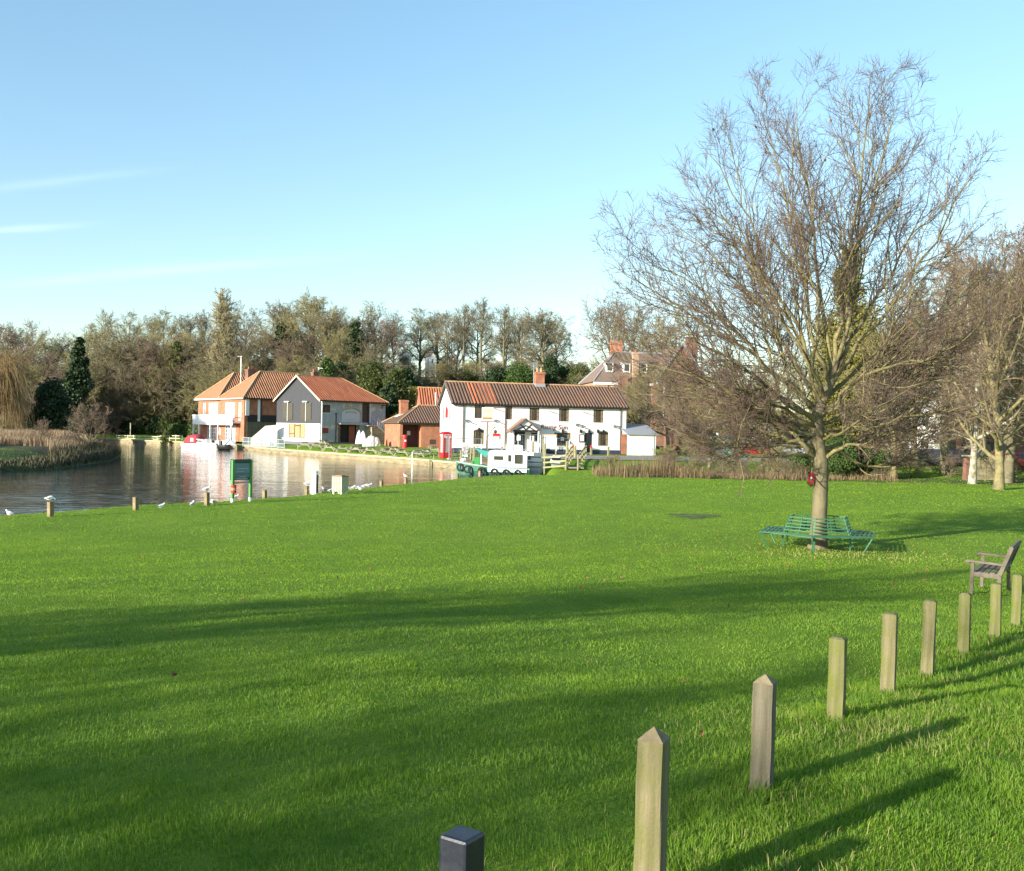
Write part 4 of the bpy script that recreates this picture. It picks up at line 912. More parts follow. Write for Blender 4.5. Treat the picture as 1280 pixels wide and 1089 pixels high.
    m_ = MB(); g.box(m_, -0.5, W*0.5, ze-0.22, ze-0.02, -0.5, -0.35); g.box(m_, W*0.5, W+0.3, ze-0.16, ze-0.02, -0.46, -0.36); m_.build('gutter', wpaint, b)
    m_ = MB(); f.box(m_, 0, Lx, ze-0.16, ze-0.02, -0.46, -0.36); m_.build('side_gutter', black, b)
    chimney(b, 5.3, W/2+1.2, ze+0.6, zr+0.55, 1.25, 1.0, 2, brick_r); aerial(b, 4.1, W/2+1.9, ze+1.0, 5.6, -0.7, 0.4)
    chimney(b, 12.5, 2.0, ze+0.6, zr+0.35, 0.9, 0.8, 2, brick_r); aerial(b, 13.2, 2.0, zr+0.2, 0.9, 1.0, 0.5)
left_house()
# ------------------------------------------------------------------ low brick block
def low_block():
    b = bld('brick_outbuilding', 'low red brick outbuilding with hipped brown roof and dark doorway beside the pub', 'outbuilding', 500, 117, 20, 1.1)
    W = 8.0; Lx = 7.6; ze = 2.95; zr = 5.1
    f = Wall(b, (0, 0, 0), (1, 0, 0), (0, 1, 0)); g = Wall(b, (0, W, 0), (0, -1, 0), (1, 0, 0))
    r = f.rect(503.5, 531, 526, 560); op = (r[0], r[1], 0.0, ze-0.2)
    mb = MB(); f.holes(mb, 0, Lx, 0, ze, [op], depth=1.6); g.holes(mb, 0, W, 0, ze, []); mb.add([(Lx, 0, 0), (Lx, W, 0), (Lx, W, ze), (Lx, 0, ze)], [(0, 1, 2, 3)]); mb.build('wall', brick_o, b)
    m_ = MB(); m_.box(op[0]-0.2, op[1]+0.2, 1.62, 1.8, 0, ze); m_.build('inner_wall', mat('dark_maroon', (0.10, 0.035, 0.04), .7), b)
    m_ = MB(); f.box(m_, op[0]+0.9, op[0]+1.3, 1.5, 2.0, 1.55, 1.6); f.box(m_, op[0]+0.2, op[0]+0.4, 1.6, 1.8, 1.55, 1.6); m_.build('notice', wpaint, b)
    m_ = MB(); u, z = f.px(543, 555); f.box(m_, u-0.6, u+0.1, 0.5, 1.05, -0.03, -0.003); m_.build('louvre', dkwood, b)
    for (a, z_) in ((1.2, 1.0), (1.2, 0.5), (5.6, 1.9)): pass
    hip_roof(b, 0, Lx, 0, W, ze, zr, 3.6, 0, tile_b, 0.3, period=0.32)
    m_ = MB(); slab(m_, [(-0.33, W+0.3, ze+0.04), (-0.33, -0.3, ze+0.04), (3.3, W/2, zr+0.06)], 0.05); m_.build('hip_slope', tile_flat_b, b)
    m_ = MB(); m_.box(-0.3, Lx, -0.36, -0.29, ze-0.14, ze-0.02); m_.build('gutter', black, b)
    c = chimney(b, 1.6, W*0.62, ze+0.3, zr+0.65, 0.95, 0.9, 0, brick_o); m_ = MB(); slab(m_, [(0.6, W*0.62-0.7, ze+0.75), (1.9, W*0.62-0.7, ze+1.35), (1.9, W*0.62+0.6, ze+1.35), (0.6, W*0.62+0.6, ze+0.75)], 0.03); m_.build('flashing', wpaint, c)
    # roofed gable behind it
    b = bld('brick_annexe', 'small brick annexe with orange roof showing between the outbuilding and the pub', 'annexe', 527, 130, 15, 1.2)
    W = 5.0; Lx = 6.0; ze = 4.4; zr = 7.6; mb = MB(); g = Wall(b, (0, W, 0), (0, -1, 0), (1, 0, 0)); f = Wall(b, (0, 0, 0), (1, 0, 0), (0, 1, 0))
    g.holes(mb, 0, W, 0, ze, [], top=(W/2, zr)); f.holes(mb, 0, Lx, 0, ze, []); mb.build('wall', brick_o, b); hip_roof(b, 0, Lx, 0, W, ze, zr, 0, 0, tile_o, 0.2, period=0.34)
    m_ = MB(); m_.cyl((1.9, 0.5, ze), (1.9, 0.5, ze+2.4), 0.12, n=8); m_.cyl((1.9, 0.5, ze+2.4), (1.9, 0.5, ze+2.55), 0.2, n=8); m_.build('flue', metal, b)
low_block()
# ------------------------------------------------------------------ large old house behind the pub
def big_house():
    b = bld('georgian_house', 'large old brick house with tall grey-brown roof and white dormers behind the pub', 'house', 743, 142, 8, 1.6)
    ze = 9.0; zr = 13.6; Lx = 9.6; W = 10
    f = Wall(b, (0, 0, 0), (1, 0, 0), (0, 1, 0)); hl = [(0.9+2.6*k, 2.0+2.6*k, 6.2, 8.2) for k in range(3)]
    mb = MB(); f.holes(mb, 0, Lx, 0, ze, hl); mb.add([(0, 0, 0), (0, W, 0), (0, W, ze), (0, 0, ze)], [(1, 0, 3, 2)]); mb.build('wall', brick_y, b)
    for r in hl: window(f, b, r, frame=wpaint, cols=2, rows=4, fw_=0.08)
    m_ = MB(); f.box(m_, -0.25, Lx, ze-0.45, ze-0.05, -0.2, -0.003); m_.build('cornice', wpaint, b)
    hip_roof(b, 0, Lx+2, 0, W, ze, zr, 4.2, 0, tile_g, 0.3, kind='flat', rm=lead)
    for k in range(3):
        x = 2.35+2.5*k; z = ze+1.55; y = 1.55; m_ = MB(); m_.box(x-0.5, x+0.5, y-0.35, y+1.4, z-0.1, z+1.25); o = m_.build('dormer', wpaint, b); w_ = Wall(b, (x-0.5, y-0.35, z), (1, 0, 0), (0, 1, 0)); m_ = MB(); w_.box(m_, 0.12, 0.88, 0.12, 1.1, -0.012, -0.003); m_.build('pane', glass, o)
        m_ = MB(); slab(m_, [(x-0.6, y-0.45, z+1.24), (x+0.6, y-0.45, z+1.24), (x+0.6, y+1.6, z+1.5), (x-0.6, y+1.6, z+1.5)], 0.06); m_.build('dormer_roof', lead, o)
    chimney(b, 4.3, W/2+0.6, zr-1.2, zr+1.5, 1.7, 0.9, 3, brick_o, potm=redp if False else tile_flat)
    chimney(b, 6.0, 0.9, ze, zr-0.3, 0.8, 0.8, 1, brick_y); chimney(b, 3.8, -0.9, 0.0, ze+0.9, 1.2, 0.9, 0, brick_r); chimney(b, 5.6, -0.9, 0.0, ze+0.7, 1.0, 0.9, 0, brick_r)
    # gabled cross wing
    X0 = 8.4; X1 = 15.4; mz = 9.2; ap = 14.4; f2 = Wall(b, (X0, -2.5, 0), (1, 0, 0), (0, 1, 0)); hh = [(1.0, 2.1, 6.6, 8.6), (4.6, 5.7, 6.6, 8.6), (1.0, 2.1, 3.2, 5.2), (4.6, 5.7, 3.2, 5.2)]
    mb = MB(); f2.holes(mb, 0, X1-X0, 0, mz, hh, top=((X1-X0)/2, ap)); mb.add([(X0, -2.5, 0), (X0, W, 0), (X0, W, mz), (X0, -2.5, mz)], [(1, 0, 3, 2)]); mb.add([(X1, -2.5, 0), (X1, W, 0), (X1, W, mz), (X1, -2.5, mz)], [(0, 1, 2, 3)])
    mb.build('gable_wall', brick_r, b)
    for r in hh: window(f2, b, r, frame=wpaint, cols=2, rows=4, fw_=0.08)
    m_ = MB(); xm = (X0+X1)/2
    for xs in (X0-0.25, X1+0.25): slab(m_, [(xs, -2.7, mz-0.1), (xs, W, mz-0.1), (xm, W, ap), (xm, -2.7, ap)], 0.15)
    m_.build('wing_roof', tile_g, b)
    m_ = MB()
    for xs in (X0-0.3, X1+0.3): m_.bar((xs, -2.6, mz), (xm, -2.6, ap+0.12), 0.35, 0.2)
    m_.build('coping', lead, b)
    m_ = MB(); f2.box(m_, -0.2, 0.5, mz-0.5, mz-0.15, -0.2, -0.003); m_.cyl(f2.pt(0.9, 3, -0.1), f2.pt(0.9, mz, -0.1), 0.07, n=6); m_.build('rainwater_pipe', wpaint, b)
    chimney(b, X1-0.4, 3, mz, ap+1.6, 1.6, 1.0, 2, brick_r)
    # lean-to and yard wall right of the pub
    b = bld('white_lean_to', 'small white lean-to shed with a grey roof against the right end of the pub', 'shed', 784, 103.2, 15, 1.05)
    f = Wall(b, (0, 0, 0), (1, 0, 0), (0, 1, 0)); mb = MB(); f.holes(mb, 0, 3.2, 0, 2.3, []); mb.add([(3.2, 0, 0), (3.2, 3, 0), (3.2, 3, 3.0), (3.2, 0, 2.3)], [(0, 1, 2, 3)]); mb.build('wall', white, b)
    m_ = MB(); slab(m_, [(-0.1, -0.25, 2.25), (3.4, -0.25, 2.25), (3.4, 3.1, 3.3), (-0.1, 3.1, 3.3)], 0.1); m_.build('roof', lead, b)
    m_ = MB(); f.box(m_, 1.5, 3.0, 0.02, 2.0, -0.06, -0.003); m_.build('door', mat('pale_blue_grey_paint', (0.66, 0.68, 0.72), .5), b)
big_house()
def simple_house(name, label, px, d, rz, Lx, W, ze, zr, wm, rmx, wins, hipped=0.0, pan=True, zb=None, cat='house', chim=None, door=None):
    b = bld(name, label, cat, px, d, rz, zb); f = Wall(b, (0, 0, 0), (1, 0, 0), (0, 1, 0)); g = Wall(b, (0, W, 0), (0, -1, 0), (1, 0, 0)); e = Wall(b, (Lx, 0, 0), (0, 1, 0), (-1, 0, 0)); mb = MB()
    top = (W/2, zr-0.05) if not hipped else None
    f.holes(mb, 0, Lx, 0, ze, wins); g.holes(mb, 0, W, 0, ze, [], top=top); e.holes(mb, 0, W, 0, ze, [], top=top); mb.add([(0, W, 0), (Lx, W, 0), (Lx, W, ze), (0, W, ze)], [(1, 0, 3, 2)]); mb.build('wall', wm, b)
    for r in wins: window(f, b, r, frame=wpaint if wm is not white else brownfr, cols=2, rows=2)
    if door: m_ = MB(); f.box(m_, door[0], door[1], 0.02, 2.05, -0.05, -0.003); m_.build('door', maroon, b)
    hip_roof(b, 0, Lx, 0, W, ze, zr, hipped, hipped, rmx, 0.25, kind='pan' if pan else 'flat')
    for c in (chim or []): chimney(b, *c)
    return b
simple_house('brick_cottage_row', 'red brick cottage row with orange roof seen through low branches right of the pub', 846, 122, 4, 9.0, 7, 3.9, 6.6, brick_r, tile_o, [(0.8+2.6*k, 1.8+2.6*k, 2.2, 3.3) for k in range(3)], zb=1.1, cat='cottage', chim=[(2.0, 3.5, 5.5, 7.6, 0.9, 0.7, 2, brick_r), (7.6, 3.5, 5.5, 7.6, 0.9, 0.7, 2, brick_r)])
simple_house('white_cottage', 'white rendered cottage behind the green container, seen through the branches', 899, 118, 6, 6.6, 6, 4.0, 6.3, white, tile_b, [(0.9, 1.9, 2.3, 3.4), (3.6, 4.6, 2.3, 3.4), (0.9, 1.9, 0.9, 1.9)], zb=1.0, cat='cottage', chim=[(0.8, 3.0, 5.2, 7.0, 0.8, 0.7, 1, brick_r)])
simple_house('rendered_cottage', 'small pale cottage with dark windows just left of the big tree trunk', 966, 125, -4, 5.4, 6, 3.2, 5.0, white, tile_g, [(0.7, 1.7, 1.3, 2.5), (3.2, 4.3, 1.3, 2.5)], zb=1.0, cat='cottage')
simple_house('brick_terrace', 'red brick terrace with brown roof seen through twigs right of the tree trunk', 1204, 104, -6, 12.0, 7, 4.6, 7.2, brick_r, tile_b, [(0.9+2.8*k, 2.0+2.8*k, 2.9, 4.1) for k in range(4)], zb=1.0, cat='terrace')
def tall_white():
    b = bld('tall_white_house', 'tall white gabled house with a high chimney glimpsed through twigs at the right', 'house', 1138, 108, -20, 1.0)
    f = Wall(b, (0, 0, 0), (1, 0, 0), (0, 1, 0)); e = Wall(b, (5.0, 0, 0), (0, 1, 0), (-1, 0, 0)); hl = [(1.0, 1.9, 3.9, 5.2), (3.1, 4.0, 3.9, 5.2), (1.0, 1.9, 1.2, 2.5)]
    mb = MB(); f.holes(mb, 0, 5.0, 0, 6.0, hl, top=(2.5, 8.6)); e.holes(mb, 0, 7, 0, 6.0, []); mb.add([(0, 0, 0), (0, 7, 0), (0, 7, 6), (0, 0, 6)], [(1, 0, 3, 2)]); mb.build('wall', white, b)
    for r in hl: window(f, b, r, frame=wpaint, cols=2, rows=2)
    m_ = MB()
    for xs in (-0.25, 5.25): slab(m_, [(xs, -0.2, 5.9), (xs, 7.2, 5.9), (2.5, 7.2, 8.75), (2.5, -0.2, 8.75)], 0.12)
    m_.build('roof', tile_g, b); chimney(b, 2.5, 1.2, 7.5, 10.0, 0.9, 0.8, 2, white)
tall_white()
for px_, py_, w_, h_, lb in ((508, 447, 2.0, 2.6, 'tiny white house gable standing high in the wood above the boathouse'), (540.5, 450, 1.2, 3.2, 'narrow white gable end between bare trunks on the wooded hill')):
    p = P(px_, py_, 203); gz_ = H(p.x, 203); t = thing('hillside_house', lb, 'house', (p.x, 203, gz_), 0.3)
    zt = p.z-gz_; m_ = MB(); m_.box(-w_/2, w_/2, 0, 4, 0, zt+h_/2-0.8); m_.ext([(-w_/2, 0, zt+h_/2-0.8), (w_/2, 0, zt+h_/2-0.8), (0, 0, zt+h_/2)], (0, 4, 0)); m_.build('wall', white, t)
    m_ = MB()
    for s_ in (-1, 1): slab(m_, [(s_*(w_/2+.15), -.1, zt+h_/2-0.85), (s_*(w_/2+.15), 4.1, zt+h_/2-0.85), (0, 4.1, zt+h_/2+0.05), (0, -.1, zt+h_/2+0.05)], 0.1)
    m_.build('roof', tile_g, t); w_0 = Wall(t, (-w_/2, 0, 0), (1, 0, 0), (0, 1, 0)); m_ = MB(); w_0.box(m_, w_*.35, w_*.65, zt-0.6, zt+0.1, -0.02, -0.003); m_.build('window', glass, t)
# ------------------------------------------------------------------ the big tree on the lawn
TREE = G(1022, 686)
def main_tree():
    rng = np.random.default_rng(21); T = Wood(); C = Wood(); d0 = TREE.y; sc = d0/1250
    def q(px, py, dy=0.0):     # picture point in the plane of the tree, moved dy metres deeper
        p = P(px, py, d0+dy); return np.array(p - TREE)
    trunk = np.array([q(1022, 694), q(1022, 684), q(1024, 650), q(1026, 610), q(1026, 578), q(1022, 548), q(1021, 522), q(1027, 500), q(1038, 478), q(1044, 452)])[None]
    tr = np.array([[0.42, 0.275, 0.205, 0.19, 0.20, 0.175, 0.165, 0.15, 0.125, 0.11]])
    T.add(trunk, tr, 14, 0)
    # hand-placed main limbs: (start, end, depth of the end, radius, sag/rise)
    L = [((1020, 572), (985, 545), (905, 520), -1.0, 0.095), ((1020, 570), (960, 555), (800, 505), -2.5, 0.075),
         ((1030, 575), (1075, 555), (1180, 560), -2.2, 0.075), ((1027, 560), (1090, 570), (1240, 535), 2.0, 0.07),
         ((1022, 556), (985, 562), (930, 556), 2.2, 0.05), ((1024, 545), (960, 520), (790, 470), 2.5, 0.075),
         ((1022, 530), (975, 480), (815, 395), -2.0, 0.085), ((1023, 520), (960, 440), (748, 320), 0.5, 0.085),
         ((1024, 512), (980, 420), (800, 265), 1.8, 0.08), ((1028, 505), (985, 410), (830, 215), -1.8, 0.085),
         ((1030, 498), (1000, 400), (885, 175), 1.0, 0.08), ((1036, 488), (1010, 380), (955, 140), -1.2, 0.08),
         ((1040, 470), (1040, 350), (1005, 110), 0.6, 0.08), ((1044, 460), (1050, 330), (1062, 78), -0.4, 0.085),
         ((1044, 455), (1070, 340), (1110, 120), 1.5, 0.08), ((1044, 455), (1085, 350), (1160, 105), -0.6, 0.08),
         ((1042, 468), (1100, 370), (1205, 180), 0.9, 0.085), ((1038, 480), (1110, 400), (1245, 215), -1.5, 0.085),
         ((1030, 500), (1100, 430), (1260, 300), 1.6, 0.08), ((1028, 515), (1100, 470), (1262, 395), -1.6, 0.08),
         ((1026, 530), (1095, 505), (1230, 455), 1.2, 0.075), ((1026, 520), (1070, 480), (1150, 350), -3.6, 0.07),
         ((1022, 525), (960, 480), (905, 330), -3.8, 0.07), ((1030, 500), (1030, 420), (1030, 240), -3.2, 0.07),
         ((1030, 500), (1060, 430), (1100, 260), 3.6, 0.07), ((1024, 515), (965, 430), (925, 270), 3.6, 0.07), ((1022, 535), (950, 500), (860, 430), -3.2, 0.065),
         ((1024, 545), (955, 520), (765, 430), -1.2, 0.075), ((1024, 540), (950, 495), (752, 385), 1.4, 0.075), ((1022, 550), (950, 535), (772, 500), .6, 0.07), ((1022, 560), (960, 545), (830, 545), -1.8, 0.055),
         ((1024, 550), (1100, 530), (1250, 500), -.6, 0.07), ((1024, 540), (1110, 500), (1275, 350), .2, 0.07), ((1024, 560), (1085, 560), (1200, 520), 3.0, 0.06), ((1024, 520), (955, 430), (775, 270), -.6, 0.075), ((1026, 510), (975, 400), (850, 240), -.2, .07),
         ((1024, 535), (1010, 500), (970, 420), 4.2, 0.06), ((1026, 530), (1100, 500), (1150, 440), 3.8, 0.06), ((1026, 550), (1060, 535), (1110, 500), -3.8, 0.06)]
    K = 12; n = len(L); P1 = np.empty((n, K+1, 3)); R1 = np.empty((n, K+1)); t = np.linspace(0, 1, K+1)[:, None]
    EC = np.array([-0.45, 0.0, 7.3])
    def env(p, soft=0.25):
        r = p-EC; ab = np.array([5.75, 5.3, 5.7]); q_ = np.linalg.norm(r/ab, axis=-1, keepdims=True); f = np.where(q_ > 1, (1+(q_-1)*soft)/np.maximum(q_, 1e-6), 1); return EC+r*f
    for i, (a, m, b, dy, r) in enumerate(L):
        A = q(*a); B = q(*b, dy); Mm = q(*m, dy*0.45); cc = Mm*1.15-0.075*(A+B)
        B = A+(B-A)*(.97 if 880 < b[0] < 1085 and b[1] < 260 else .86); p = A*(1-t)**2+2*cc*t*(1-t)+B*t*t
        wob = np.cumsum(rng.normal(0, 0.095, (K+1, 3)), 0); wob -= wob[0]; p = p+wob*np.minimum(t*4, 1)
        P1[i] = p; R1[i] = r*0.74*(1-t[:, 0])**0.9+0.007
    D1 = unit(np.gradient(P1, axis=1)); LN = np.linalg.norm(np.diff(P1, axis=1), axis=2).sum(1)
    C.add(P1, R1, 7, 0)
    def fan(p, d, k):
        o = unit(p-np.array([0, 0, 4.2])); o[:, 2] = np.abs(o[:, 2])*.6+.15; return unit(d+k*o)
    p, d, L2, r = spawn(P1, D1, R1, LN, 16, 0.30, 0.98, 30, 64, 0.46, 0.62, rng, taper=0.45, rmax=0.021); d = fan(p, d, .45)
    P2, D2, R2 = march(p, d, L2, r, 0.005, 7, 0.145, np.where(p[:, 2] < 3.2, 0.03, 0.065), rng)
    P2 = env(P2); P2[..., 2] = np.maximum(P2[..., 2], 1.4); C.add(P2, R2, 5, 0)
    p, d, L3, r = spawn(P2, D2, R2, L2, 11, 0.10, 1.0, 26, 64, 0.38, 0.65, rng, taper=0.3, rmax=0.012); d = fan(p, d, .10)
    P3, D3, R3 = march(p, d, L3, r, 0.004, 4, 0.15, 0.055, rng); P3 = env(P3, .5); C.add(P3, R3, 3, 1)
    p, d, L4, r = spawn(P3, D3, R3, L3, 6, 0.12, 1.0, 25, 60, 0.50, 0.7, rng, taper=0.25)
    L4 = np.clip(L4, 0.10, 0.5)
    P4, D4, R4 = march(p, d, L4, np.full(len(p), 0.0042), 0.002, 3, 0.14, 0.04, rng); C.add(P4, R4, 3, 1)
    # the drooping low branch at the left
    dr = np.array([q(930, 556, 1.5), q(925, 575, 1.3), q(930, 598, 1.2), q(927, 615, 1.2), q(918, 621, 1.2)])[None]; C.add(dr, np.array([[.022, .018, .014, .01, .006]]), 5, 0)
    p, d, L5, r = spawn(dr, unit(np.gradient(dr, axis=1)), np.full((1, 5), .012), np.array([1.6]), 9, 0.2, 1, 30, 60, 0.3, 0.6, rng)
    P5, D5, R5 = march(p, d, L5, np.full(len(p), .006), 0.003, 3, .15, 0, rng); C.add(P5, R5, 3, 1)
    t_ = thing('bare_tree', 'largest bare tree on the lawn, its lichened limbs spreading above the ring bench', 'tree', tuple(TREE))
    link('trunk', T.mesh('trunk', [mat('olive_brown_bark', (0.19, 0.16, 0.085), .9, (0.11, 0.09, 0.055), 3.0, bump=.02, bscale=12, stretch=(1, 1, .35)), twig_r]), t_); link('crown', C.mesh('crown', [bark_l, twig_r]), t_)
    # a few withered leaves left hanging
    k = rng.choice(len(P4), 420, replace=False); c = P4[k, -1]
    V, Q_ = leaf_cloud(c, np.full(len(c), 0.03), 420, 0.045, rng)
    link('withered_leaf', npmesh('withered_leaf', V, quads=Q_, mats=[mat('withered_leaves', (0.17, 0.085, 0.035), 0.8)]), t_)['kind'] = 'stuff'
main_tree()
# ------------------------------------------------------------------ tree kinds
VAR = []
for s_ in range(7):
    mats_ = [[bark_m, twig_g], [bark_m, twig_y], [bark_m, twig_g], [bark_m, twig_p], [bark_m, twig_y], [bark_m, twig_g], [bark_m, twig_y]][s_]
    VAR.append(tree_meshes(100+s_, 14, [6.2, 5.6, 6.8, 6.0, 5.4, 6.6, 6.2][s_], 0.30, ntop=14, style='fan' if s_ % 2 == 0 else 'round', lv=(11, 8, 5), tw=0.020, mats=mats_, upr=0.045, first=0.30))
POP = tree_meshes(150, 22, 3.8, 0.42, ntop=44, style='poplar', lv=(10, 8, 4), tw=0.026, mats=[bark_m, mat('pale_poplar_twigs', (0.36, 0.31, 0.17), .85, (.28, .24, .13), .5)], upr=0.22, first=0.08)
TALLV = tree_meshes(151, 15, 4.4, 0.27, ntop=10, style='fan', lv=(9, 7, 4), tw=0.018, mats=[bark_m, twig_g], upr=0.14, first=0.5)
SHR = [tree_meshes(160+k, 4.6, 3.4, 0.12, ntop=16, style='fan', lv=(8, 7, 4), tw=0.016, mats=[bark_m, m2], upr=0.10, first=0.02) for k, m2 in enumerate((twig_y, twig_g, twig_p))]
def place(tm, px, d, top_py, name, label, cat='tree', group=None, wide=1.0, rz=None, base=14.0):
    p = P(px, top_py, d); zg = H(p.x, d); h = max(p.z-zg, 1.5); s = h/base
    return put_tree(tm, name, label, cat, (p.x, d, zg), (s*wide, s*wide, s), random.random()*6.3 if rz is None else rz, group)
def tmh(tm):   # true height of a kind's crown
    z = np.empty(len(tm[1].vertices)*3, np.float32); tm[1].vertices.foreach_get('co', z); return float(z[2::3].max())
HV = [tmh(v) for v in VAR]; HP = tmh(POP); HT = tmh(TALLV); HS = [tmh(s) for s in SHR]
SKY = [(-60, 402), (0, 402), (40, 397), (75, 412), (110, 398), (150, 383), (190, 394), (215, 378), (240, 386), (262, 380), (300, 378), (330, 372), (345, 368), (390, 360), (420, 372), (450, 378), (480, 374), (510, 373), (550, 386), (572, 378), (600, 370), (622, 376), (650, 395), (682, 384), (708, 395), (724, 425), (745, 452)]
def skyl(px): return float(np.interp(px, [a for a, b in SKY], [b for a, b in SKY]))
rnd = random.Random(9)
ORD = ['first', 'second', 'third', 'fourth', 'fifth', 'sixth', 'seventh', 'eighth', 'ninth', 'tenth', 'eleventh', 'twelfth', 'thirteenth', 'fourteenth', 'fifteenth', 'sixteenth']
CNT = {}
def nth(key): CNT[key] = CNT.get(key, 0)+1; return ORD[min(CNT[key]-1, len(ORD)-1)]
def wood_zone(px):
    return ('behind the reed bank' if px < 90 else 'left of the poplar' if px < 255 else 'above the brick house' if px < 360 else 'above the boathouse' if px < 480 else 'above the outbuilding' if px < 590 else 'above the pub roof')
# skyline row, each tree one can tell apart
back = list(range(-50, 730, 26))
for k, px in enumerate(back):
    jx = px+rnd.uniform(-7, 7); v = rnd.randrange(7); d = rnd.uniform(205, 225)
    place(VAR[v], jx, d, skyl(jx)+rnd.uniform(-3, 9), 'bare_tree', 'bare skyline tree of the wood '+wood_zone(px)+', '+nth('s'+wood_zone(px))+' from the left', group='skyline trees of the wood '+wood_zone(px), wide=rnd.uniform(0.85, 1.15), base=HV[v])
for row, (d0, dy, step, x1) in enumerate(((192, 26, 25, 560), (176, 48, 28, 545), (163, 78, 30, 500))):
    for px in range(-50+row*9, x1, step):
        jx = px+rnd.uniform(-8, 8); d = d0+rnd.uniform(-5, 5)
        if 100 < jx < 250 and d < 186: d = rnd.uniform(186, 197)
        if abs(jx-508) < 20 or abs(jx-540) < 16: continue
        v = rnd.randrange(7)
        place(VAR[v], jx, d, skyl(jx)+dy+rnd.uniform(-12, 16), 'bare_tree', ('bare tree just below the skyline trees ', 'bare tree halfway up the wood ', 'bare tree at the foot of the wood ')[row]+wood_zone(px)+', '+nth(str(row)+wood_zone(px))+' from the left', group='inner trees row %s of the wood %s' % (('one', 'two', 'three')[row], wood_zone(px)), wide=rnd.uniform(0.95, 1.3), base=HV[v])
# undergrowth on the slope
for row, (d0, h0) in enumerate(((153, 3.2), (168, 4.4), (186, 4.4), (203, 4.2))):
    for px in range(-40+row*11, 730 if row > 1 else 560, 21):
        if row < 2 and 90 < px < 255: continue
        jx = px+rnd.uniform(-8, 8); p = P(jx, 537, d0); zg = H(p.x, d0); k = rnd.randrange(3); s = h0*rnd.uniform(0.7, 1.3)/HS[k]
        put_tree(SHR[k], 'bare_shrub', 'brown shrub '+('at the foot of', 'low on', 'halfway up', 'high on')[row]+' the slope '+wood_zone(px)+', '+nth('u%d' % row+wood_zone(px))+' from the left', 'shrub', (p.x, d0+rnd.uniform(-3, 3), zg), (s*1.5, s*1.5, s), rnd.random()*6, 'undergrowth shrubs '+wood_zone(px))
# individually recognisable trees
place(POP, 276, 172, 355, 'poplar_tree', 'tall narrow pale bare poplar rising above the wood behind the brick house', base=HP, wide=1.0)
place(VAR[4], 392, 196, 357, 'bare_tree', 'tall dark open-crowned bare tree standing highest on the skyline behind the boathouse', base=HV[4])
place(VAR[0], 683, 196, 383, 'bare_tree', 'broad dome-shaped reddish bare tree on the skyline above the pub chimney', base=HV[0], wide=1.25)
for k, (px, top, lb) in enumerate(((560, 386, 'slim bare tree with pale trunk just left of the skyline gap'), (582, 378, 'bare tree with straight grey trunk against the sky above the pub gable'), (604, 369, 'tallest slender bare tree on the skyline above the pub windows'), (632, 378, 'slender leaning bare tree left of the dome-shaped tree'), (652, 392, 'small bare tree tucked beside the dome-shaped tree'))):
    place(TALLV, px, 200, top, 'bare_tree', lb, base=HT)
place(VAR[3], 212, 188, 415, 'bare_tree', 'bare tree with pale limbs leaning by the ivy clad trunk left of the brick house', base=HV[3], wide=1.2)
for k, (px, d, top, lb) in enumerate(((768, 172, 366, 'bare tree with upright limbs behind the old house, left of a pair'), (800, 168, 358, 'taller bare tree behind the old house roof, right of a pair'), (835, 165, 375, 'bare tree behind the right end of the old house'))):
    place(VAR[(k*2) % 7], px, d, top, 'bare_tree', lb, base=HV[(k*2) % 7], wide=0.8)
# willow at the far left: weeping golden twigs
def willow():
    rng = np.random.default_rng(5); T = Wood(); C = Wood()
    pts, dirs, rad = march(np.zeros((1, 3)), np.array([[0.05, 0, 1.]]), np.array([9.0]), np.array([.35]), .1, 6, .05, .05, rng); T.add(pts, rad, 7, 0)
    p, d, L_, r = spawn(pts, dirs, rad, np.array([9.0]), 16, .3, 1, 30, 65, .62, .5, rng, taper=.3, rmax=.12); P1, D1, R1 = march(p, d, L_, r, .02, 6, .1, .1, rng); C.add(P1, R1, 4, 0)
    p, d, L_, r = spawn(P1, D1, R1, L_, 16, .3, 1, 30, 70, .35, .5, rng, rmax=.03); P2, D2, R2 = march(p, d, L_, r, .015, 4, .1, 0, rng); C.add(P2, R2, 3, 1)
    p, d, L_, r = spawn(P2, D2, R2, np.full(len(P2), 5.0), 9, .2, 1, 20, 60, 1, .5, rng, taper=.2); P3, D3, R3 = march(p, d, L_, np.full(len(p), .02), .01, 6, .06, -.5, rng); P3[..., 2] = np.maximum(P3[..., 2], .8); C.add(P3, R3, 3, 1)
    m2 = mat('golden_willow_twigs', (0.30, 0.19, 0.07), .8, (0.20, 0.14, 0.06), 1); return T.mesh('trunk', [bark_m, m2]), C.mesh('crown', [bark_m, m2])
WIL = willow(); HW = tmh(WIL)
place(WIL, -2, 132, 412, 'willow_tree', 'golden weeping willow at the left edge behind the reed bank', base=HW, wide=1.0)
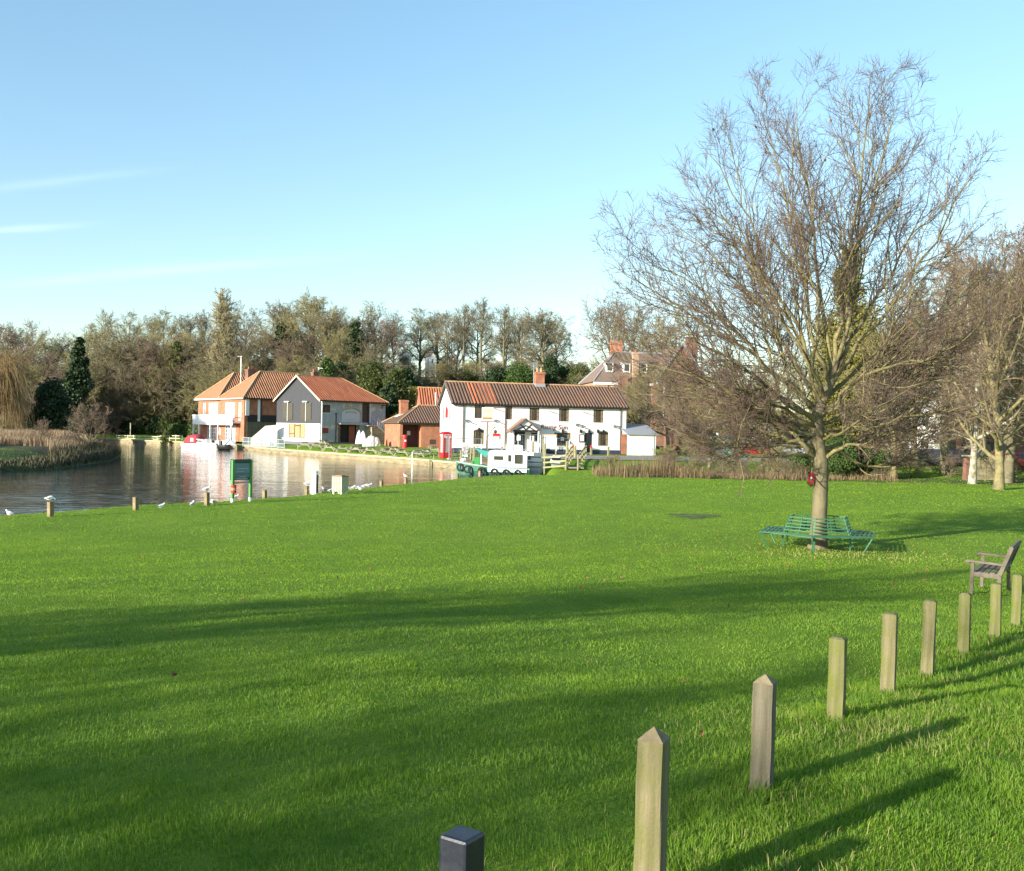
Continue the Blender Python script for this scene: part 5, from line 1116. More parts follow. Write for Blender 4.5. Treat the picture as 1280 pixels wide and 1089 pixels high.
# ------------------------------------------------------------------ evergreens
def evergreen(name, label, px, d, top, wpx, m, kind='conifer', n=9000, size=0.28, cat='tree', base_py=None, group=None, seed=1, trunk=True):
    rng = np.random.default_rng(seed); pt = P(px, top+(7 if cat == 'bush' and d > 170 else 0), d); zg = H(pt.x, d); h = pt.z-zg; w_ = wpx*d/1250/2*(1.35 if cat == 'bush' and d > 170 else 1)
    cs = []; rs = []; nc = int(34+h*4)
    for k in range(nc):
        f = rng.random(); 
        if kind == 'conifer': rr = w_*min(1, (1-f)*1.5+0.10)*(0.9 if f > .12 else 0.75); z = h*(0.06+0.90*f)
        elif kind == 'column': rr = w_*(1-f**3*0.75)*0.95; z = h*(0.08+0.88*f)
        else: rr = w_*math.sqrt(max(0.05, 1-(2*f-0.95)**2)); z = h*(0.10+0.78*f)
        a = rng.random()*2*pi; q = math.sqrt(rng.random())*rr*0.78; s = (0.20+0.22*rng.random())*w_*(0.6 if kind == 'conifer' and f > 0.7 else 1)
        cs.append((q*math.cos(a), q*math.sin(a), z)); rs.append((s, s, s*(1.0 if kind != 'column' else 1.6)))
    V, Q_ = leaf_cloud(cs, rs, int(n*1.9), size*.68, rng, 0.45); V[:, 2] = np.maximum(V[:, 2], 0.05)
    t = thing(name, label, cat, (pt.x, d, zg), 0, group)
    link('crown' if cat == 'tree' else 'foliage', npmesh('crown', V, quads=Q_, mats=[m]), t)
    if trunk: mb = MB(); mb.cyl((0, 0, -.3), (0, 0, h*.7), max(.12, w_*.09), .05, 8); mb.build('trunk', bark_m, t)
    return t
evergreen('evergreen_tree', 'tall dark conifer standing out of the wood at left', 99, 160, 418, 52, lf_dark, 'conifer', 12000, .33, seed=2)
evergreen('yew_tree', 'dark rounded yew in front of the tall conifer at left', 66, 138, 470, 56, lf_dark, 'round', 10000, .28, seed=3)
evergreen('ivy_clad_tree', 'ivy covered trunk between the conifer and the brick house', 222, 186, 425, 26, lf_olive, 'column', 5000, .28, seed=4)
evergreen('evergreen_tree', 'dark green pine crown high in the wood behind the boathouse', 352, 190, 392, 26, lf_dark, 'round', 3500, .33, seed=5)
evergreen('evergreen_tree', 'small dark evergreen crown in the wood right of the pine', 445, 185, 392, 30, lf_dark, 'round', 3500, .33, seed=6)
for k, (px, d, top, w_, m, lb) in enumerate(((408, 158, 436, 34, lf_mid, 'bright green holly showing above the boathouse ridge'), (425, 164, 445, 40, lf_dark, 'dark green holly above the boathouse ridge'), (466, 156, 440, 54, lf_olive, 'olive ivy covered mound above the boathouse hip'), (497, 152, 452, 48, lf_olive, 'olive green evergreen mound above the outbuilding chimney'), (486, 147, 470, 30, lf_dark, 'dark blue-green laurel right of the boathouse hip'), (520, 150, 478, 40, lf_gold, 'yellowish evergreen bush above the brick annexe'), (507, 160, 455, 46, lf_dark, 'dark evergreen just under the tiny white gable'))):
    evergreen('evergreen_bush', lb, px, d, top, w_, m, 'round', 5500, .26, cat='bush', seed=20+k)
for k, (px, top, w_, m, lb) in enumerate(((652, 446, 44, lf_mid, 'green evergreen mound left of the pub chimney'), (690, 436, 22, lf_dark, 'narrow dark evergreen behind the dome-shaped tree trunk'), (704, 452, 46, lf_mid, 'green laurel mound right of the pub chimney'), (622, 452, 36, lf_dark, 'low dark evergreen under the bare skyline trees'), (728, 452, 40, lf_olive, 'olive hedge between the pub chimney and the old house'), (578, 462, 44, lf_olive, 'olive scrub bank behind the left end of the pub ridge'), (752, 452, 34, lf_dark, 'distant dark hedge against the sky left of the old house'))):
    evergreen('evergreen_bush', lb, px, 178+5*(k % 3), top, w_, m, 'round', 7000, .22, cat='bush', seed=40+k)
evergreen('evergreen_tree', 'tall green-gold conifer rising behind the largest bare tree', 1063, 84, 306, 112, lf_gold, 'conifer', 30000, .17, seed=60)
evergreen('evergreen_tree', 'dark conifer behind the right end of the old house', 852, 150, 432, 34, lf_dark, 'round', 4000, .28, seed=61)
for k, (px, w_, top, lb) in enumerate(((1048, 60, 545, 'laurel bush just right of the big trunk beyond the lawn'), (1085, 56, 552, 'glossy laurel bush left of the pale straight trunk'), (1000, 34, 566, 'small green bush just left of the big trunk beyond the lawn'))):
    evergreen('laurel_bush', lb, px, 72+k, top, w_, lf_mid, 'round', 9000, .10, cat='bush', seed=70+k)
# hedges
def hedge(name, label, a, b, h, wd, m, n, size=.16, seed=1, kind=None):
    rng = np.random.default_rng(seed); A = Vector(a); B = Vector(b); t = rng.random(n)
    x = A.x+(B.x-A.x)*t; y = A.y+(B.y-A.y)*t; dn = Vector((-(B.y-A.y), B.x-A.x, 0)).normalized(); o = (rng.random(n)*2-1); hh = h*(0.85+0.3*vnoise(x, y, .35, 7))
    z = rng.random(n)**.7; o = np.sign(o)*np.abs(o)**.5*wd/2*(1-z**6*.3); c = np.stack([x+dn.x*o, y+dn.y*o, z*hh], 1)
    c[:, 2] += hgt(c[:, 0], c[:, 1])
    L0 = np.array([A.x, A.y, H(A.x, A.y)]); V, Q_ = leaf_cloud(c-L0, np.full(n, .12), n, size, rng)
    # leaf_cloud picks centres at random with replacement; fine for a hedge
    t_ = thing(name, label, 'hedge', tuple(L0)); link('foliage', npmesh('foliage', V, quads=Q_, mats=[m]), t_)
    mb = MB(); k = max(3, int((B-A).length/2))
    for q in range(k): p = A.lerp(B, (q+.5)/k); zz = H(p.x, p.y); mb.cyl(Vector((p.x, p.y, zz-.2))-Vector(L0), Vector((p.x, p.y, zz+h*.7))-Vector(L0), .05, .03, 5)
    o_ = mb.build('stem', bark_m, t_); o_['kind'] = 'stuff'
hA = P(-30, 540, 150); hB = P(88, 540, 158)
hedge('dark_hedge', 'long dark clipped hedge in shade behind the reed bank at left', (hA.x, hA.y, 0), (hB.x, hB.y, 0), 2.4, 2.0, lf_dark, 9000, .26, 3)
hA = P(90, 540, 186); hB = P(205, 540, 184)
hedge('dark_hedge', 'dark thicket edge beyond the far left lawn', (hA.x, hA.y, 0), (hB.x, hB.y, 0), 3.2, 3.0, lf_dark, 9000, .3, 4)
hA = P(209, 540, 175); hB = P(262, 540, 166)
hedge('laurel_hedge', 'clipped green laurel hedge beside the brick house', (hA.x, hA.y, 0), (hB.x, hB.y, 0), 2.3, 1.6, lf_mid, 7000, .2, 5)
for k, (px, d, top, w_) in enumerate(sorted(((128, 188, 474, 1.5), (160, 189, 470, 1.6), (192, 187, 478, 1.5), (108, 186, 482, 1.3), (178, 186, 490, 1.2), (238, 188, 484, 1.2)))):
    q = k % 3; place(SHR[q], px, d, top, 'bare_shrub', 'tall brownish thicket shrub behind the far left lawn, '+nth('th')+' from the left', 'shrub', 'thicket shrubs behind the far left lawn', wide=w_, base=HS[q])
place(SHR[2], 112, 92, 496, 'bare_shrub', 'bare purplish dogwood shrub on the end of the reed bank', 'shrub', base=HS[2], wide=1.0)
place(SHR[2], 55, 88, 520, 'bare_shrub', 'small reddish bare shrub further left on the reed bank', 'shrub', base=HS[2], wide=0.8)
evergreen('clipped_tree', 'small clipped lollipop tree on the far lawn', 207, 158, 512, 17, lf_olive, 'round', 1500, .16, seed=77)
# ------------------------------------------------------------------ trees beyond the lawn at right
def by_base(tm, px, py, top, name, label, hv, wide=1.0, rz=0.0):
    g = G(px, py); p = P(px, top, g.y); s = (p.z-g.z)/hv; return put_tree(tm, name, label, 'tree', tuple(g), (s*wide, s*wide, s), rz)
TA = tree_meshes(200, 14, 6.2, 0.28, ntop=15, style='round', lv=(12, 8, 5), tw=0.009, mats=[bark_l, twig_y], upr=0.06, first=0.20)
TB = tree_meshes(201, 15, 5.0, 0.24, ntop=16, style='round', lv=(12, 9, 5), tw=0.008, mats=[mat('birch_bark', (0.45, 0.42, 0.32), .8, (0.16, 0.14, 0.09), 3.0, lo=.42, hi=.6), twig_g], upr=0.08, first=0.16)
TC = tree_meshes(202, 14, 6.5, 0.25, ntop=16, style='fan', lv=(12, 9, 5), tw=0.009, mats=[bark_l, twig_p], upr=0.08, first=0.18)
by_base(TA, 1117, 599, 372, 'bare_tree', 'bare tree with thick pale straight trunk beyond the lawn', tmh(TA), 1.15)
by_base(TB, 1215, 605, 285, 'birch_tree', 'slightly leaning silver birch with patchy white trunk at right', tmh(TB), 0.9, 1.0)
by_base(TC, 1248, 612, 262, 'bare_tree', 'bare tree with pale grey trunk nearest the right edge beyond the bench', tmh(TC), 1.0, 2.0)
by_base(TA, 1300, 606, 300, 'bare_tree', 'bare tree just outside the right edge with twigs reaching into view', tmh(TA), 1.1, 3.0)
for k, (px, d, top, lb) in enumerate(((1098, 90, 352, 'slim bare tree between the gold conifer and the pale straight trunk'), (1150, 84, 325, 'airy bare tree between the pale straight trunk and the birch'), (1188, 79, 300, 'tall fine-twigged bare tree just left of the birch'), (1266, 70, 258, 'tall bare tree reaching highest at the right edge'), (1232, 88, 318, 'bare tree showing between the birch and the grey trunk'))):
    place([VAR[5], VAR[2], TALLV, VAR[3], VAR[0]][k], px, d, top, 'bare_tree', lb, base=[HV[5], HV[2], HT, HV[3], HV[0]][k], wide=.9)
for k, (px, d, h) in enumerate(((768, 70.5, 1.5), (800, 69.5, 1.0), (836, 71, 1.9), (868, 70, 1.3), (905, 71, 1.8), (930, 69.5, 1.2), (962, 70.5, 2.0), (990, 70, 1.4))):
    p = P(px, 537, d); s = h/HS[k % 3]; put_tree(SHR[k % 3], 'bare_shrub', nth('rs')+' twiggy shrub from the left among the russet reeds', 'shrub', (p.x, d, H(p.x, d)), (s*1.4, s*1.4, s), k, 'twiggy shrubs among the reeds')
place(VAR[1], 955, 76, 470, 'bare_tree', 'small green-stemmed bare tree in the reeds left of the big trunk', base=HV[1], wide=1.1)
place(VAR[6], 889, 73, 476, 'bare_tree', 'small bare tree with short pale trunk in the reeds', base=HV[6], wide=1.1)
for k, (px, d, top) in enumerate(sorted(((812, 116, 448), (838, 112, 452), (795, 120, 470), (870, 108, 460), (860, 132, 455), (905, 138, 440), (945, 128, 445), (985, 134, 430), (1020, 120, 452), (1085, 112, 420), (1130, 118, 385), (1165, 124, 400), (1195, 98, 372), (1235, 112, 380), (1265, 94, 352), (1290, 120, 395), (925, 108, 470), (1100, 96, 452)))):
    v = (k*3+1) % 7; place(VAR[v], px, d, top, 'bare_tree', nth('g%d' % (px < 1022))+' bare garden tree from the left '+('behind the cottages' if px < 1022 else 'right of the big trunk'), group='bare garden trees '+('left' if px < 1022 else 'right')+' of the big trunk', base=HV[v], wide=1.1)
for k, (px, d, h) in enumerate(sorted(((1075, 78, 2.2), (1140, 76, 1.8), (1165, 80, 1.6), (1190, 77, 2.0), (1232, 74, 1.7), (1270, 72, 2.0), (1010, 80, 2.4), (975, 82, 1.8), (920, 80, 2.0), (870, 80, 2.2), (835, 79, 1.9)))):
    q = k % 3; p = P(px, 537, d); s = h/HS[q]; put_tree(SHR[q], 'bare_shrub', nth('l%d' % (px < 1022))+' low twiggy shrub '+('left' if px < 1022 else 'right')+' of the big trunk, from the left', 'shrub', (p.x, d, H(p.x, d)), (s*1.3, s*1.3, s), k, 'low shrubs along the lawn edge '+('left' if px < 1022 else 'right')+' of the big trunk')
# trees out of shot at the left whose shade falls over the lawn
SHT = tree_meshes(301, 12, 5.6, 0.30, ntop=15, style='round', lv=(12, 9, 4), tw=0.017, mats=[bark_m, twig_g], upr=0.07, first=0.2)
for k, (x, y, s, lb) in enumerate(((-19.6, -4.0, 0.82, 'bare tree beyond the left edge shading the middle of the lawn'), (-17.8, -8.2, 0.58, 'smaller bare tree beyond the left edge shading the near left grass'))):
    put_tree(SHT, 'bare_tree', lb, 'tree', (x, y, H(x, y)), s, k*1.3)
# ------------------------------------------------------------------ reeds and rough grass
def reeds(name, label, x, y, h, m, wd=0.03, seed=4, lean=.22, cat='reeds'):
    rng = np.random.default_rng(seed); n = len(x); V, q_, t_ = blades(x, y, h, np.full(n, wd)*(0.6+.8*rng.random(n)), np.abs(rng.normal(0, lean, n)).clip(0, .8), rng)
    o = link(name, npmesh(name, V, quads=q_, tris=t_, mats=[m])); tag(o, label, cat, kind='stuff')
reed_m = mat('dry_reeds', (0.33, 0.23, 0.14), .8, (0.24, 0.16, 0.10), .5, island=[(0.38, 0.28, 0.17), (0.26, 0.18, 0.11), (0.32, 0.24, 0.14), (0.20, 0.14, 0.08)], trans=.2)
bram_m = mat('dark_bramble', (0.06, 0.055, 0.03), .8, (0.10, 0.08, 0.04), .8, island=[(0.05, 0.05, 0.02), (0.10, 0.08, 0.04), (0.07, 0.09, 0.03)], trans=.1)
rng = np.random.default_rng(8); n = 150000; x = rng.uniform(-75, -30, n); y = rng.uniform(58, 128, n)
dl = seg_dist(x, y, LEFTB, False); isl = (~inside(x, y, RIVER)) & (seg_dist(x, y, FARL, False) > dl) & (dl > 0.1)
green = vnoise(x, y, .12, 9) + 0.0
u_ = x/y*1250+640
patch = (u_ < 62) & (y < 86) & (dl < 9) & (dl > 1.5)
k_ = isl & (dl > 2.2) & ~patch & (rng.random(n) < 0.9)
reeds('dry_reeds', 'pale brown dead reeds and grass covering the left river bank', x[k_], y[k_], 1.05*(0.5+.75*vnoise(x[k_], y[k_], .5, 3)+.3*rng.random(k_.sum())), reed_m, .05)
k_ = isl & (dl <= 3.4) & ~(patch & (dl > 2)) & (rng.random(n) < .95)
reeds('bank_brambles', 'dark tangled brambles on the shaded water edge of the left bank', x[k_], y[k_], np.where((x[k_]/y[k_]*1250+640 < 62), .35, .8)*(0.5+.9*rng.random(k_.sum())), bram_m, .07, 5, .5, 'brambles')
n = 34000; x = rng.uniform(4.5, 30, n); y = rng.uniform(66, 76, n); u_ = x/y*1250+640
k_ = (y > 67.2+1.6*vnoise(x, y, .4, 12)) & (vnoise(x, y, .55, 13) > .42) & (u_ > 735+20*vnoise(x, y, .5, 14)) & (u_ < 1120) & (rng.random(n) < np.where(u_ < 1010, 1, .35))
rus = mat('russet_reeds', (0.30, 0.20, 0.10), .8, (0.22, 0.14, 0.07), .5, island=[(0.24, 0.17, 0.09), (0.13, 0.09, 0.05), (0.33, 0.25, 0.13), (0.10, 0.085, 0.045), (0.10, 0.11, 0.04)], trans=.2)
xs_, ys_ = x[k_], y[k_]; tall = vnoise(xs_, ys_, .3, 31)
hh = np.where(rng.random(len(xs_)) < .6, .2+.3*rng.random(len(xs_)), (.3+1.5*tall**1.5)*(.5+.6*rng.random(len(xs_))))
reeds('dry_reeds', 'tall russet dead reeds and grasses along the far edge of the lawn', xs_, ys_, hh, rus, .026, 6, .3)
mat('poppy_red', (.35, .02, .03), .7)
# ------------------------------------------------------------------ wooden marker posts
def postmat(nm, base, d1, alg, gr):
    return noise_mix(nm, [base, (d1, 2.0, .42, .60, .85, (9, 9, .5)), ((0.05, 0.04, 0.025), 3.0, .60, .68, .8, (14, 14, .35)), (alg, 1.3, .40, .62, gr, (2.2, 2.2, 1.4)), ((0.26, 0.23, 0.17), 6.0, .60, .72, .5, (1, 1, .6))], rough=.9, bump=[(60, .004), (9, .006)], spec=.15)
postwood = postmat('weathered_post_wood', (0.235, 0.195, 0.12), (0.12, 0.10, 0.06), (0.13, 0.145, 0.028), .75)
postgreen = postmat('algae_post_wood', (0.20, 0.175, 0.095), (0.11, 0.10, 0.05), (0.12, 0.145, 0.022), .95)
postgrey = postmat('grey_post_wood', (0.18, 0.155, 0.115), (0.095, 0.083, 0.06), (0.09, 0.095, 0.035), .35)
def marker(px, py, top, d, m, cap, label, lean=0.0, rz=-28, w=0.105):
    zt = P(px, top, d); zg = H(zt.x, d); h = zt.z-zg
    t = thing('wooden_post', label, 'post', (zt.x, d, zg), math.radians(rz), 'wooden posts along the edge of the lawn'); t.rotation_euler[1] = lean
    mb = MB(); a = w/2; rg = []
    rr = random.Random(px)
    for z, s in ((-0.3, 1), (0.05, 1.0), (h*.4, .99), (h*.7, 1.0), (h-cap, .985)):
        rg.append([(x*s*a+rr.uniform(-.003, .003), y*s*a+rr.uniform(-.003, .003), z) for x, y in ((-1, -.96), (-.96, -1), (.96, -1), (1, -.96), (1, .96), (.96, 1), (-.96, 1), (-1, .96))])
    s = 0.25 if cap > .03 else .6
    rg.append([(x*s*a*(.2 if cap > .03 else 1), y*s*a*(.2 if cap > .03 else 1), h) for x, y in ((-1, -.96), (-.96, -1), (.96, -1), (1, -.96), (1, .96), (.96, 1), (-.96, 1), (-1, .96))])
    mb.rings(rg); mb.build('post_shaft', m, t)
    if cap > .03:
        mb = MB(); e = a*1.0; mb.add([(-e, -e, h-cap+.001), (e, -e, h-cap+.001), (e, e, h-cap+.001), (-e, e, h-cap+.001), (0, 0, h+.004)], [(0, 1, 4), (1, 2, 4), (2, 3, 4), (3, 0, 4)]); mb.build('pointed_cap', mat('dark_end_grain', (0.16, 0.12, 0.07), .95, (0.24, 0.2, 0.11), 20), t)
    return t
for a in ((816, 1125, 909, 3.9, postwood, .045, 'nearest wooden post with a pointed dark cap and a long vertical crack'), (955, 990, 843, 5.3, postgrey, .04, 'grey wooden post with pointed cap, second nearest of the row', 0.012),
          (1047, 908, 796, 6.8, postgreen, .01, 'greenish flat topped post, third nearest of the row'), (1112, 880, 766, 8.0, postwood, .008, 'tall pale post with a dark knot and greenish foot, fourth nearest of the row'),
          (1161, 850, 750, 9.1, postwood, .01, 'pale post with a small dark hole near its top, fifth nearest of the row', 0.02), (1206, 825, 741, 10.1, postgreen, .02, 'dull green stained post in front of the bench front leg'),
          (1245, 797, 729, 11.0, postgreen, .008, 'yellow-green edged post in front of the bench back legs'), (1271, 786, 718, 12.0, postgreen, .012, 'wooden post nearest the right edge of the photo', 0.02)):
    marker(*a[:7], lean=(a[7] if len(a) > 7 else 0.008), rz=-25-(a[3]-4))
# crack and knot on the nearest posts are in the wood grain; black plastic bollard
p = P(578, 1041, 3.05); t = thing('black_bollard', 'glossy black square plastic bollard with a flat top at the bottom of the photo', 'bollard', (p.x, p.y, H(p.x, p.y)), math.radians(-33)); h = p.z-H(p.x, p.y)
mb = MB(); a = .052; mb.box(-a, a, -a, a, -.2, h); mb.build('bollard_body', mat('black_plastic', (0.010, 0.013, 0.024), .42, (0.035, 0.036, 0.038), 14, spec=.5, lo=.45, hi=.8, bump=.001, bscale=60), t, bevel=.010)
# ------------------------------------------------------------------ hexagonal seat round the tree
gpaint = mat('sea_green_paint', (0.055, 0.165, 0.075), 0.5, (0.035, 0.115, 0.055), 5)
def ring_bench():
    t = thing('ring_bench', 'green painted six sided metal bench built round the trunk of the largest tree', 'bench', (TREE.x, TREE.y, TREE.z+0.0), math.radians(8))
    Ro, Ri, Rb = 1.66, 1.02, 0.86; zs = 0.44; zb = 0.86
    def v(R, k, z): a = pi/3*k; return Vector((R*math.cos(a), R*math.sin(a), z))
    for k in range(6):
        s = MB()
        for j in range(6):
            f = j/5; R = Ri+(Ro-Ri)*f; s.bar(v(R-.02, k, zs-0.0+.01*f), v(R-.02, k+1, zs+.01*f), 0.05, 0.022)
        s.bar(v(Ri-.04, k, zs-.03), v(Ro, k, zs-.02), .03, .03); m1 = v(Ri, k+.0, zs); mid = lambda R, z: (v(R, k, z)+v(R, k+1, z))/2
        s.bar(mid(Ri-.04, zs-.03), mid(Ro, zs-.02), .03, .03)
        s.build('seat_section', gpaint, t)
        s = MB()
        for j in range(5):
            f = j/4; R = Ri-.06+(Rb-Ri)*f; z = zs+.08+(zb-zs-.08)*f; s.bar(v(R, k, z), v(R, k+1, z), 0.035 if j < 4 else .028, .03)
        s.bar(v(Ri-.05, k, zs), v(Rb-.05, k, zb+.01), .03, .035); s.bar(mid(Ri-.05, zs), mid(Rb-.05, zb+.01), .02, .03)
        s.build('backrest', gpaint, t)
        zg = lambda q: H(TREE.x+q.x*math.cos(.14)-q.y*math.sin(.14), TREE.y+q.x*math.sin(.14)+q.y*math.cos(.14))-TREE.z
        a_ = v(Ro-.28, k, 0); a_.z = zg(a_)-.02; s = MB(); s.bar(v(Ro-.02, k, zs-.03), a_, .035, .035); s.build('leg', gpaint, t)
        a_ = v(Ri-.02, k, 0); a_.z = zg(a_)-.02; s = MB(); s.bar(v(Ri-.02, k, zs-.02), a_, .035, .035); s.build('leg', gpaint, t)
ring_bench()
# poppy wreath tied to the trunk
wc = P(1012.5, 598, TREE.y-0.12); t = thing('poppy_wreath', 'small red poppy wreath with dark leaves hanging on the left side of the trunk', 'wreath', tuple(wc), 0.5); t.scale = (.85, .85, .85)
mb = MB(); rr = random.Random(4)
for k in range(16):
    a = 2*pi*k/16; c = Vector((.0+.11*math.cos(a), -.03, .15*math.sin(a))); mb.cyl(c, c+Vector((rr.uniform(-.02, .02), -.03, 0)), .035, .05, 7)
mb.build('poppies', mat('poppy_red', (.35, .02, .03), .7), t); mb = MB(); mb.tube([(.13*math.cos(2*pi*k/14), 0, .18*math.sin(2*pi*k/14)) for k in range(15)], .04, 6); mb.ball((.05, 0, -.2), .07, .04, .07); mb.build('wreath_ring', lf_dark, t)
mb = MB(); mb.box(-.03, .03, -.07, -.06, -.02, .05); mb.build('card', wpaint, t)
mb = MB(); mb.tube([(0, 0.0, .18), (.09, .1, .42)], .006, 4); mb.build('string', black, t)
# ------------------------------------------------------------------ weathered teak bench
def garden_bench():
    g = G(1207, 742); teak = mat('silvered_teak', (0.175, 0.145, 0.105), .9, (0.085, 0.07, 0.052), 3, stretch=(1, 1, 1), bump=.004, bscale=20)
    ang = math.radians(58); ex = Vector((math.cos(ang), math.sin(ang), 0)); ey = Vector((-math.sin(ang), math.cos(ang), 0)); o = g-ey*0.55
    z0 = min(H(o.x, o.y), g.z); L = 1.65
    t = thing('garden_bench', 'weathered grey teak bench facing the river with open slatted seat', 'bench', (o.x, o.y, g.z), ang); t.scale = (.85, .85, .85)
    def m(nm, fn): mb = MB(); fn(mb); return mb.build(nm, teak, t, bevel=.004)
    for x in (0.03, L-.03):
        m('leg', lambda b: b.bar((x, .55, -.06), (x, .53, .62), .065, .065))
        m('leg', lambda b: (b.bar((x, .03, -.06), (x, .05, .42), .065, .07), b.bar((x, .05, .40), (x, -.16, .98), .065, .075)))
        m('armrest', lambda b: (b.bar((x, -.06, .62), (x, .62, .655), .075, .045), b.ball((x, .62, .64), .042, .06, .04)))
        m('side_rail', lambda b: b.bar((x, .05, .38), (x, .53, .40), .05, .09))
    m('seat', lambda b: [b.bar((.03, .06+.115*k, .435-.005*(k == 0)), (L-.03, .06+.115*k, .435), .085, .022) for k in range(5)]+[b.bar((.03, .545, .40), (L-.03, .545, .40), .035, .09)])
    def back(b):
        b.bar((.03, -.155, .95), (L-.03, -.155, .95), .045, .09); b.bar((.03, .0, .52), (L-.03, .0, .52), .04, .07)
        for k in range(17):
            x = .10+(L-.2)*k/16; b.bar((x, .0, .54), (x, -.145, .92), .055, .018)
    m('backrest', back)
garden_bench()
# ------------------------------------------------------------------ riverside furniture on the lawn
def sign_board():
    a = P(290.5, 628, 39); zg = H(a.x, 39); t = thing('notice_board', 'green framed river notice board on two posts beside the water', 'notice board', (a.x, 39, zg), math.radians(55))
    zt = P(290, 575, 39).z-zg; gr = mat('bright_green_paint', (0.07, 0.25, 0.05), .5); dg = mat('dark_teal_paint', (0.015, 0.06, 0.065), .5); wd = .88
    for x in (0, wd):
        mb = MB(); mb.box(x-.05, x+.05, -.05, .05, .14, zt); p_ = mb.build('post', gr, t); mb = MB(); mb.box(x-.052, x+.052, -.052, .052, -.2, .14); mb.build('post_foot', wpaint, p_)
    mb = MB(); mb.box(.05, wd-.05, -.04, .04, zt-.1, zt+.02); mb.box(-.06, wd+.06, .055, .10, .85, zt+.02); mb.build('board_frame', dg, t)
    mb = MB(); mb.box(.06, wd-.06, -.02, .0, zt-.72, zt-.13); mb.build('map_panel', mat('pale_blue_map', (0.12, 0.20, 0.25), .4), t)
    for z in (.72, .92, 1.05): mb = MB(); mb.box(.06, wd-.06, -.02, .0, z, z+.07); mb.build('rail', mat('grey_blue_paint', (0.30, 0.38, 0.38), .5), t)
    for z, mm in ((.36, MATS['poppy_red']), (.47, mat('orange_band', (.5, .22, .08), .6)), (.58, MATS['poppy_red'])):
        mb = MB(); mb.cyl((-.05, -.12, z), (-.05, -.12, z+.1), .10, n=10); o = mb.build('lifebuoy_band', mm, t)
    for z, x0, x1 in ((.9, .12, .7), (.82, .3, .62), (.62, .15, .5), (.5, .2, .74)): mb = MB(); mb.box(x0, x1, -.026, -.021, zt-z+.15-.012, zt-z+.15+.02); mb.build('map_line', mat('faded_map_line', (.30, .38, .36), .5), t)
sign_board()
p = P(393, 620, 45.5); zg = H(p.x, 45.5); t = thing('mooring_pedestal', 'white square pillar standing by the river bank left of the slatted bin', 'pillar', (p.x, 45.5, zg), -.4)
mb = MB(); mb.box(-.13, .13, -.1, .1, -.1, P(393, 590, 45.5).z-zg); mb.build('pillar_body', wpaint, t, bevel=.01); mb = MB(); mb.box(.131, .16, -.06, .06, .1, .9); mb.build('side_panel', black, t); mb = MB(); mb.box(-.14, .14, -.11, .11, P(393, 590, 45.5).z-zg, P(393, 590, 45.5).z-zg+.03); mb.build('pillar_cap', lead, t)
p = P(425, 621, 45); zg = H(p.x, 45); zt = P(425, 594, 45).z-zg; t = thing('litter_bin', 'pale wooden slatted litter bin with a brown lid beside the river', 'bin', (p.x, 45, zg), -.45)
mb = MB(); mb.box(-.22, .22, -.22, .22, .12, zt-.08); mb.build('bin_liner', black, t); sl = mat('pale_slats', (0.55, 0.52, 0.36), .8, (0.42, 0.40, 0.26), 4)
mb = MB()
for k in range(4):
    x = -.21+.14*k; mb.box(x-.055, x+.055, -.26, -.225, .12, zt-.08); mb.box(x-.055, x+.055, .225, .26, .12, zt-.08); mb.box(-.26, -.225, x-.055, x+.055, .12, zt-.08); mb.box(.225, .26, x-.055, x+.055, .12, zt-.08)
o = mb.build('slats', sl, t); mb = MB(); mb.box(-.27, .27, -.27, .27, zt-.08, zt-.02); mb.box(-.16, .16, -.16, .16, zt-.02, zt); mb.build('lid', mat('brown_lid', (0.28, 0.16, 0.10), .7), t)
for x in (-.2, .2):
    for y in (-.2, .2): mb = MB(); mb.box(x-.035, x+.035, y-.035, y+.035, -.1, .13); mb.build('leg', wpaint, t)
# mooring posts and gulls
mpost = mat('mooring_timber', (0.30, 0.22, 0.11), .9, (0.16, 0.12, 0.07), 6)
MP = [(63.5, 638, 628, 31.6, 'carrying a gull, leftmost on the bank'), (170, 632, 622, 34.5, 'bare, between the leftmost gull post and the notice board'), (259, 627, 616, 37.5, 'carrying a gull just left of the notice board'), (331, 624, 613, 41.5, 'bare, just right of the notice board'), (384, 619, 608, 46, 'carrying a gull behind the white pillar'), (477, 610, 601, 53, 'bare, right of the flock of gulls'), (507.5, 607, 598, 56, 'carrying a gull, furthest right along the bank'), (572, 600, 592, 63, 'bare, by the bow of the green boat'), (600, 597, 589, 63, 'thin and pale, in front of the green boat tyres')]
for px, py, tp, d, lb in MP:
    c = P(px, tp, d); zg = H(c.x, d); t = thing('mooring_post', 'short wooden mooring post, '+lb, 'mooring post', (c.x, d, zg), px); 
    mb = MB(); mb.box(-.075, .075, -.075, .075, -.5, c.z-zg); t.rotation_euler = (0.02, -.015, -.5); mb.build('post_shaft', mpost, t, bevel=.01); mb = MB(); mb.box(-.077, .077, -.077, .077, c.z-zg+.002, c.z-zg+.015); mb.build('post_top', mat('dark_end_grain', (0.16, 0.12, 0.07), .95), t)
gw = mat('gull_white', (0.80, 0.80, 0.80), .7); gg = mat('gull_grey', (0.42, 0.45, 0.50), .7)
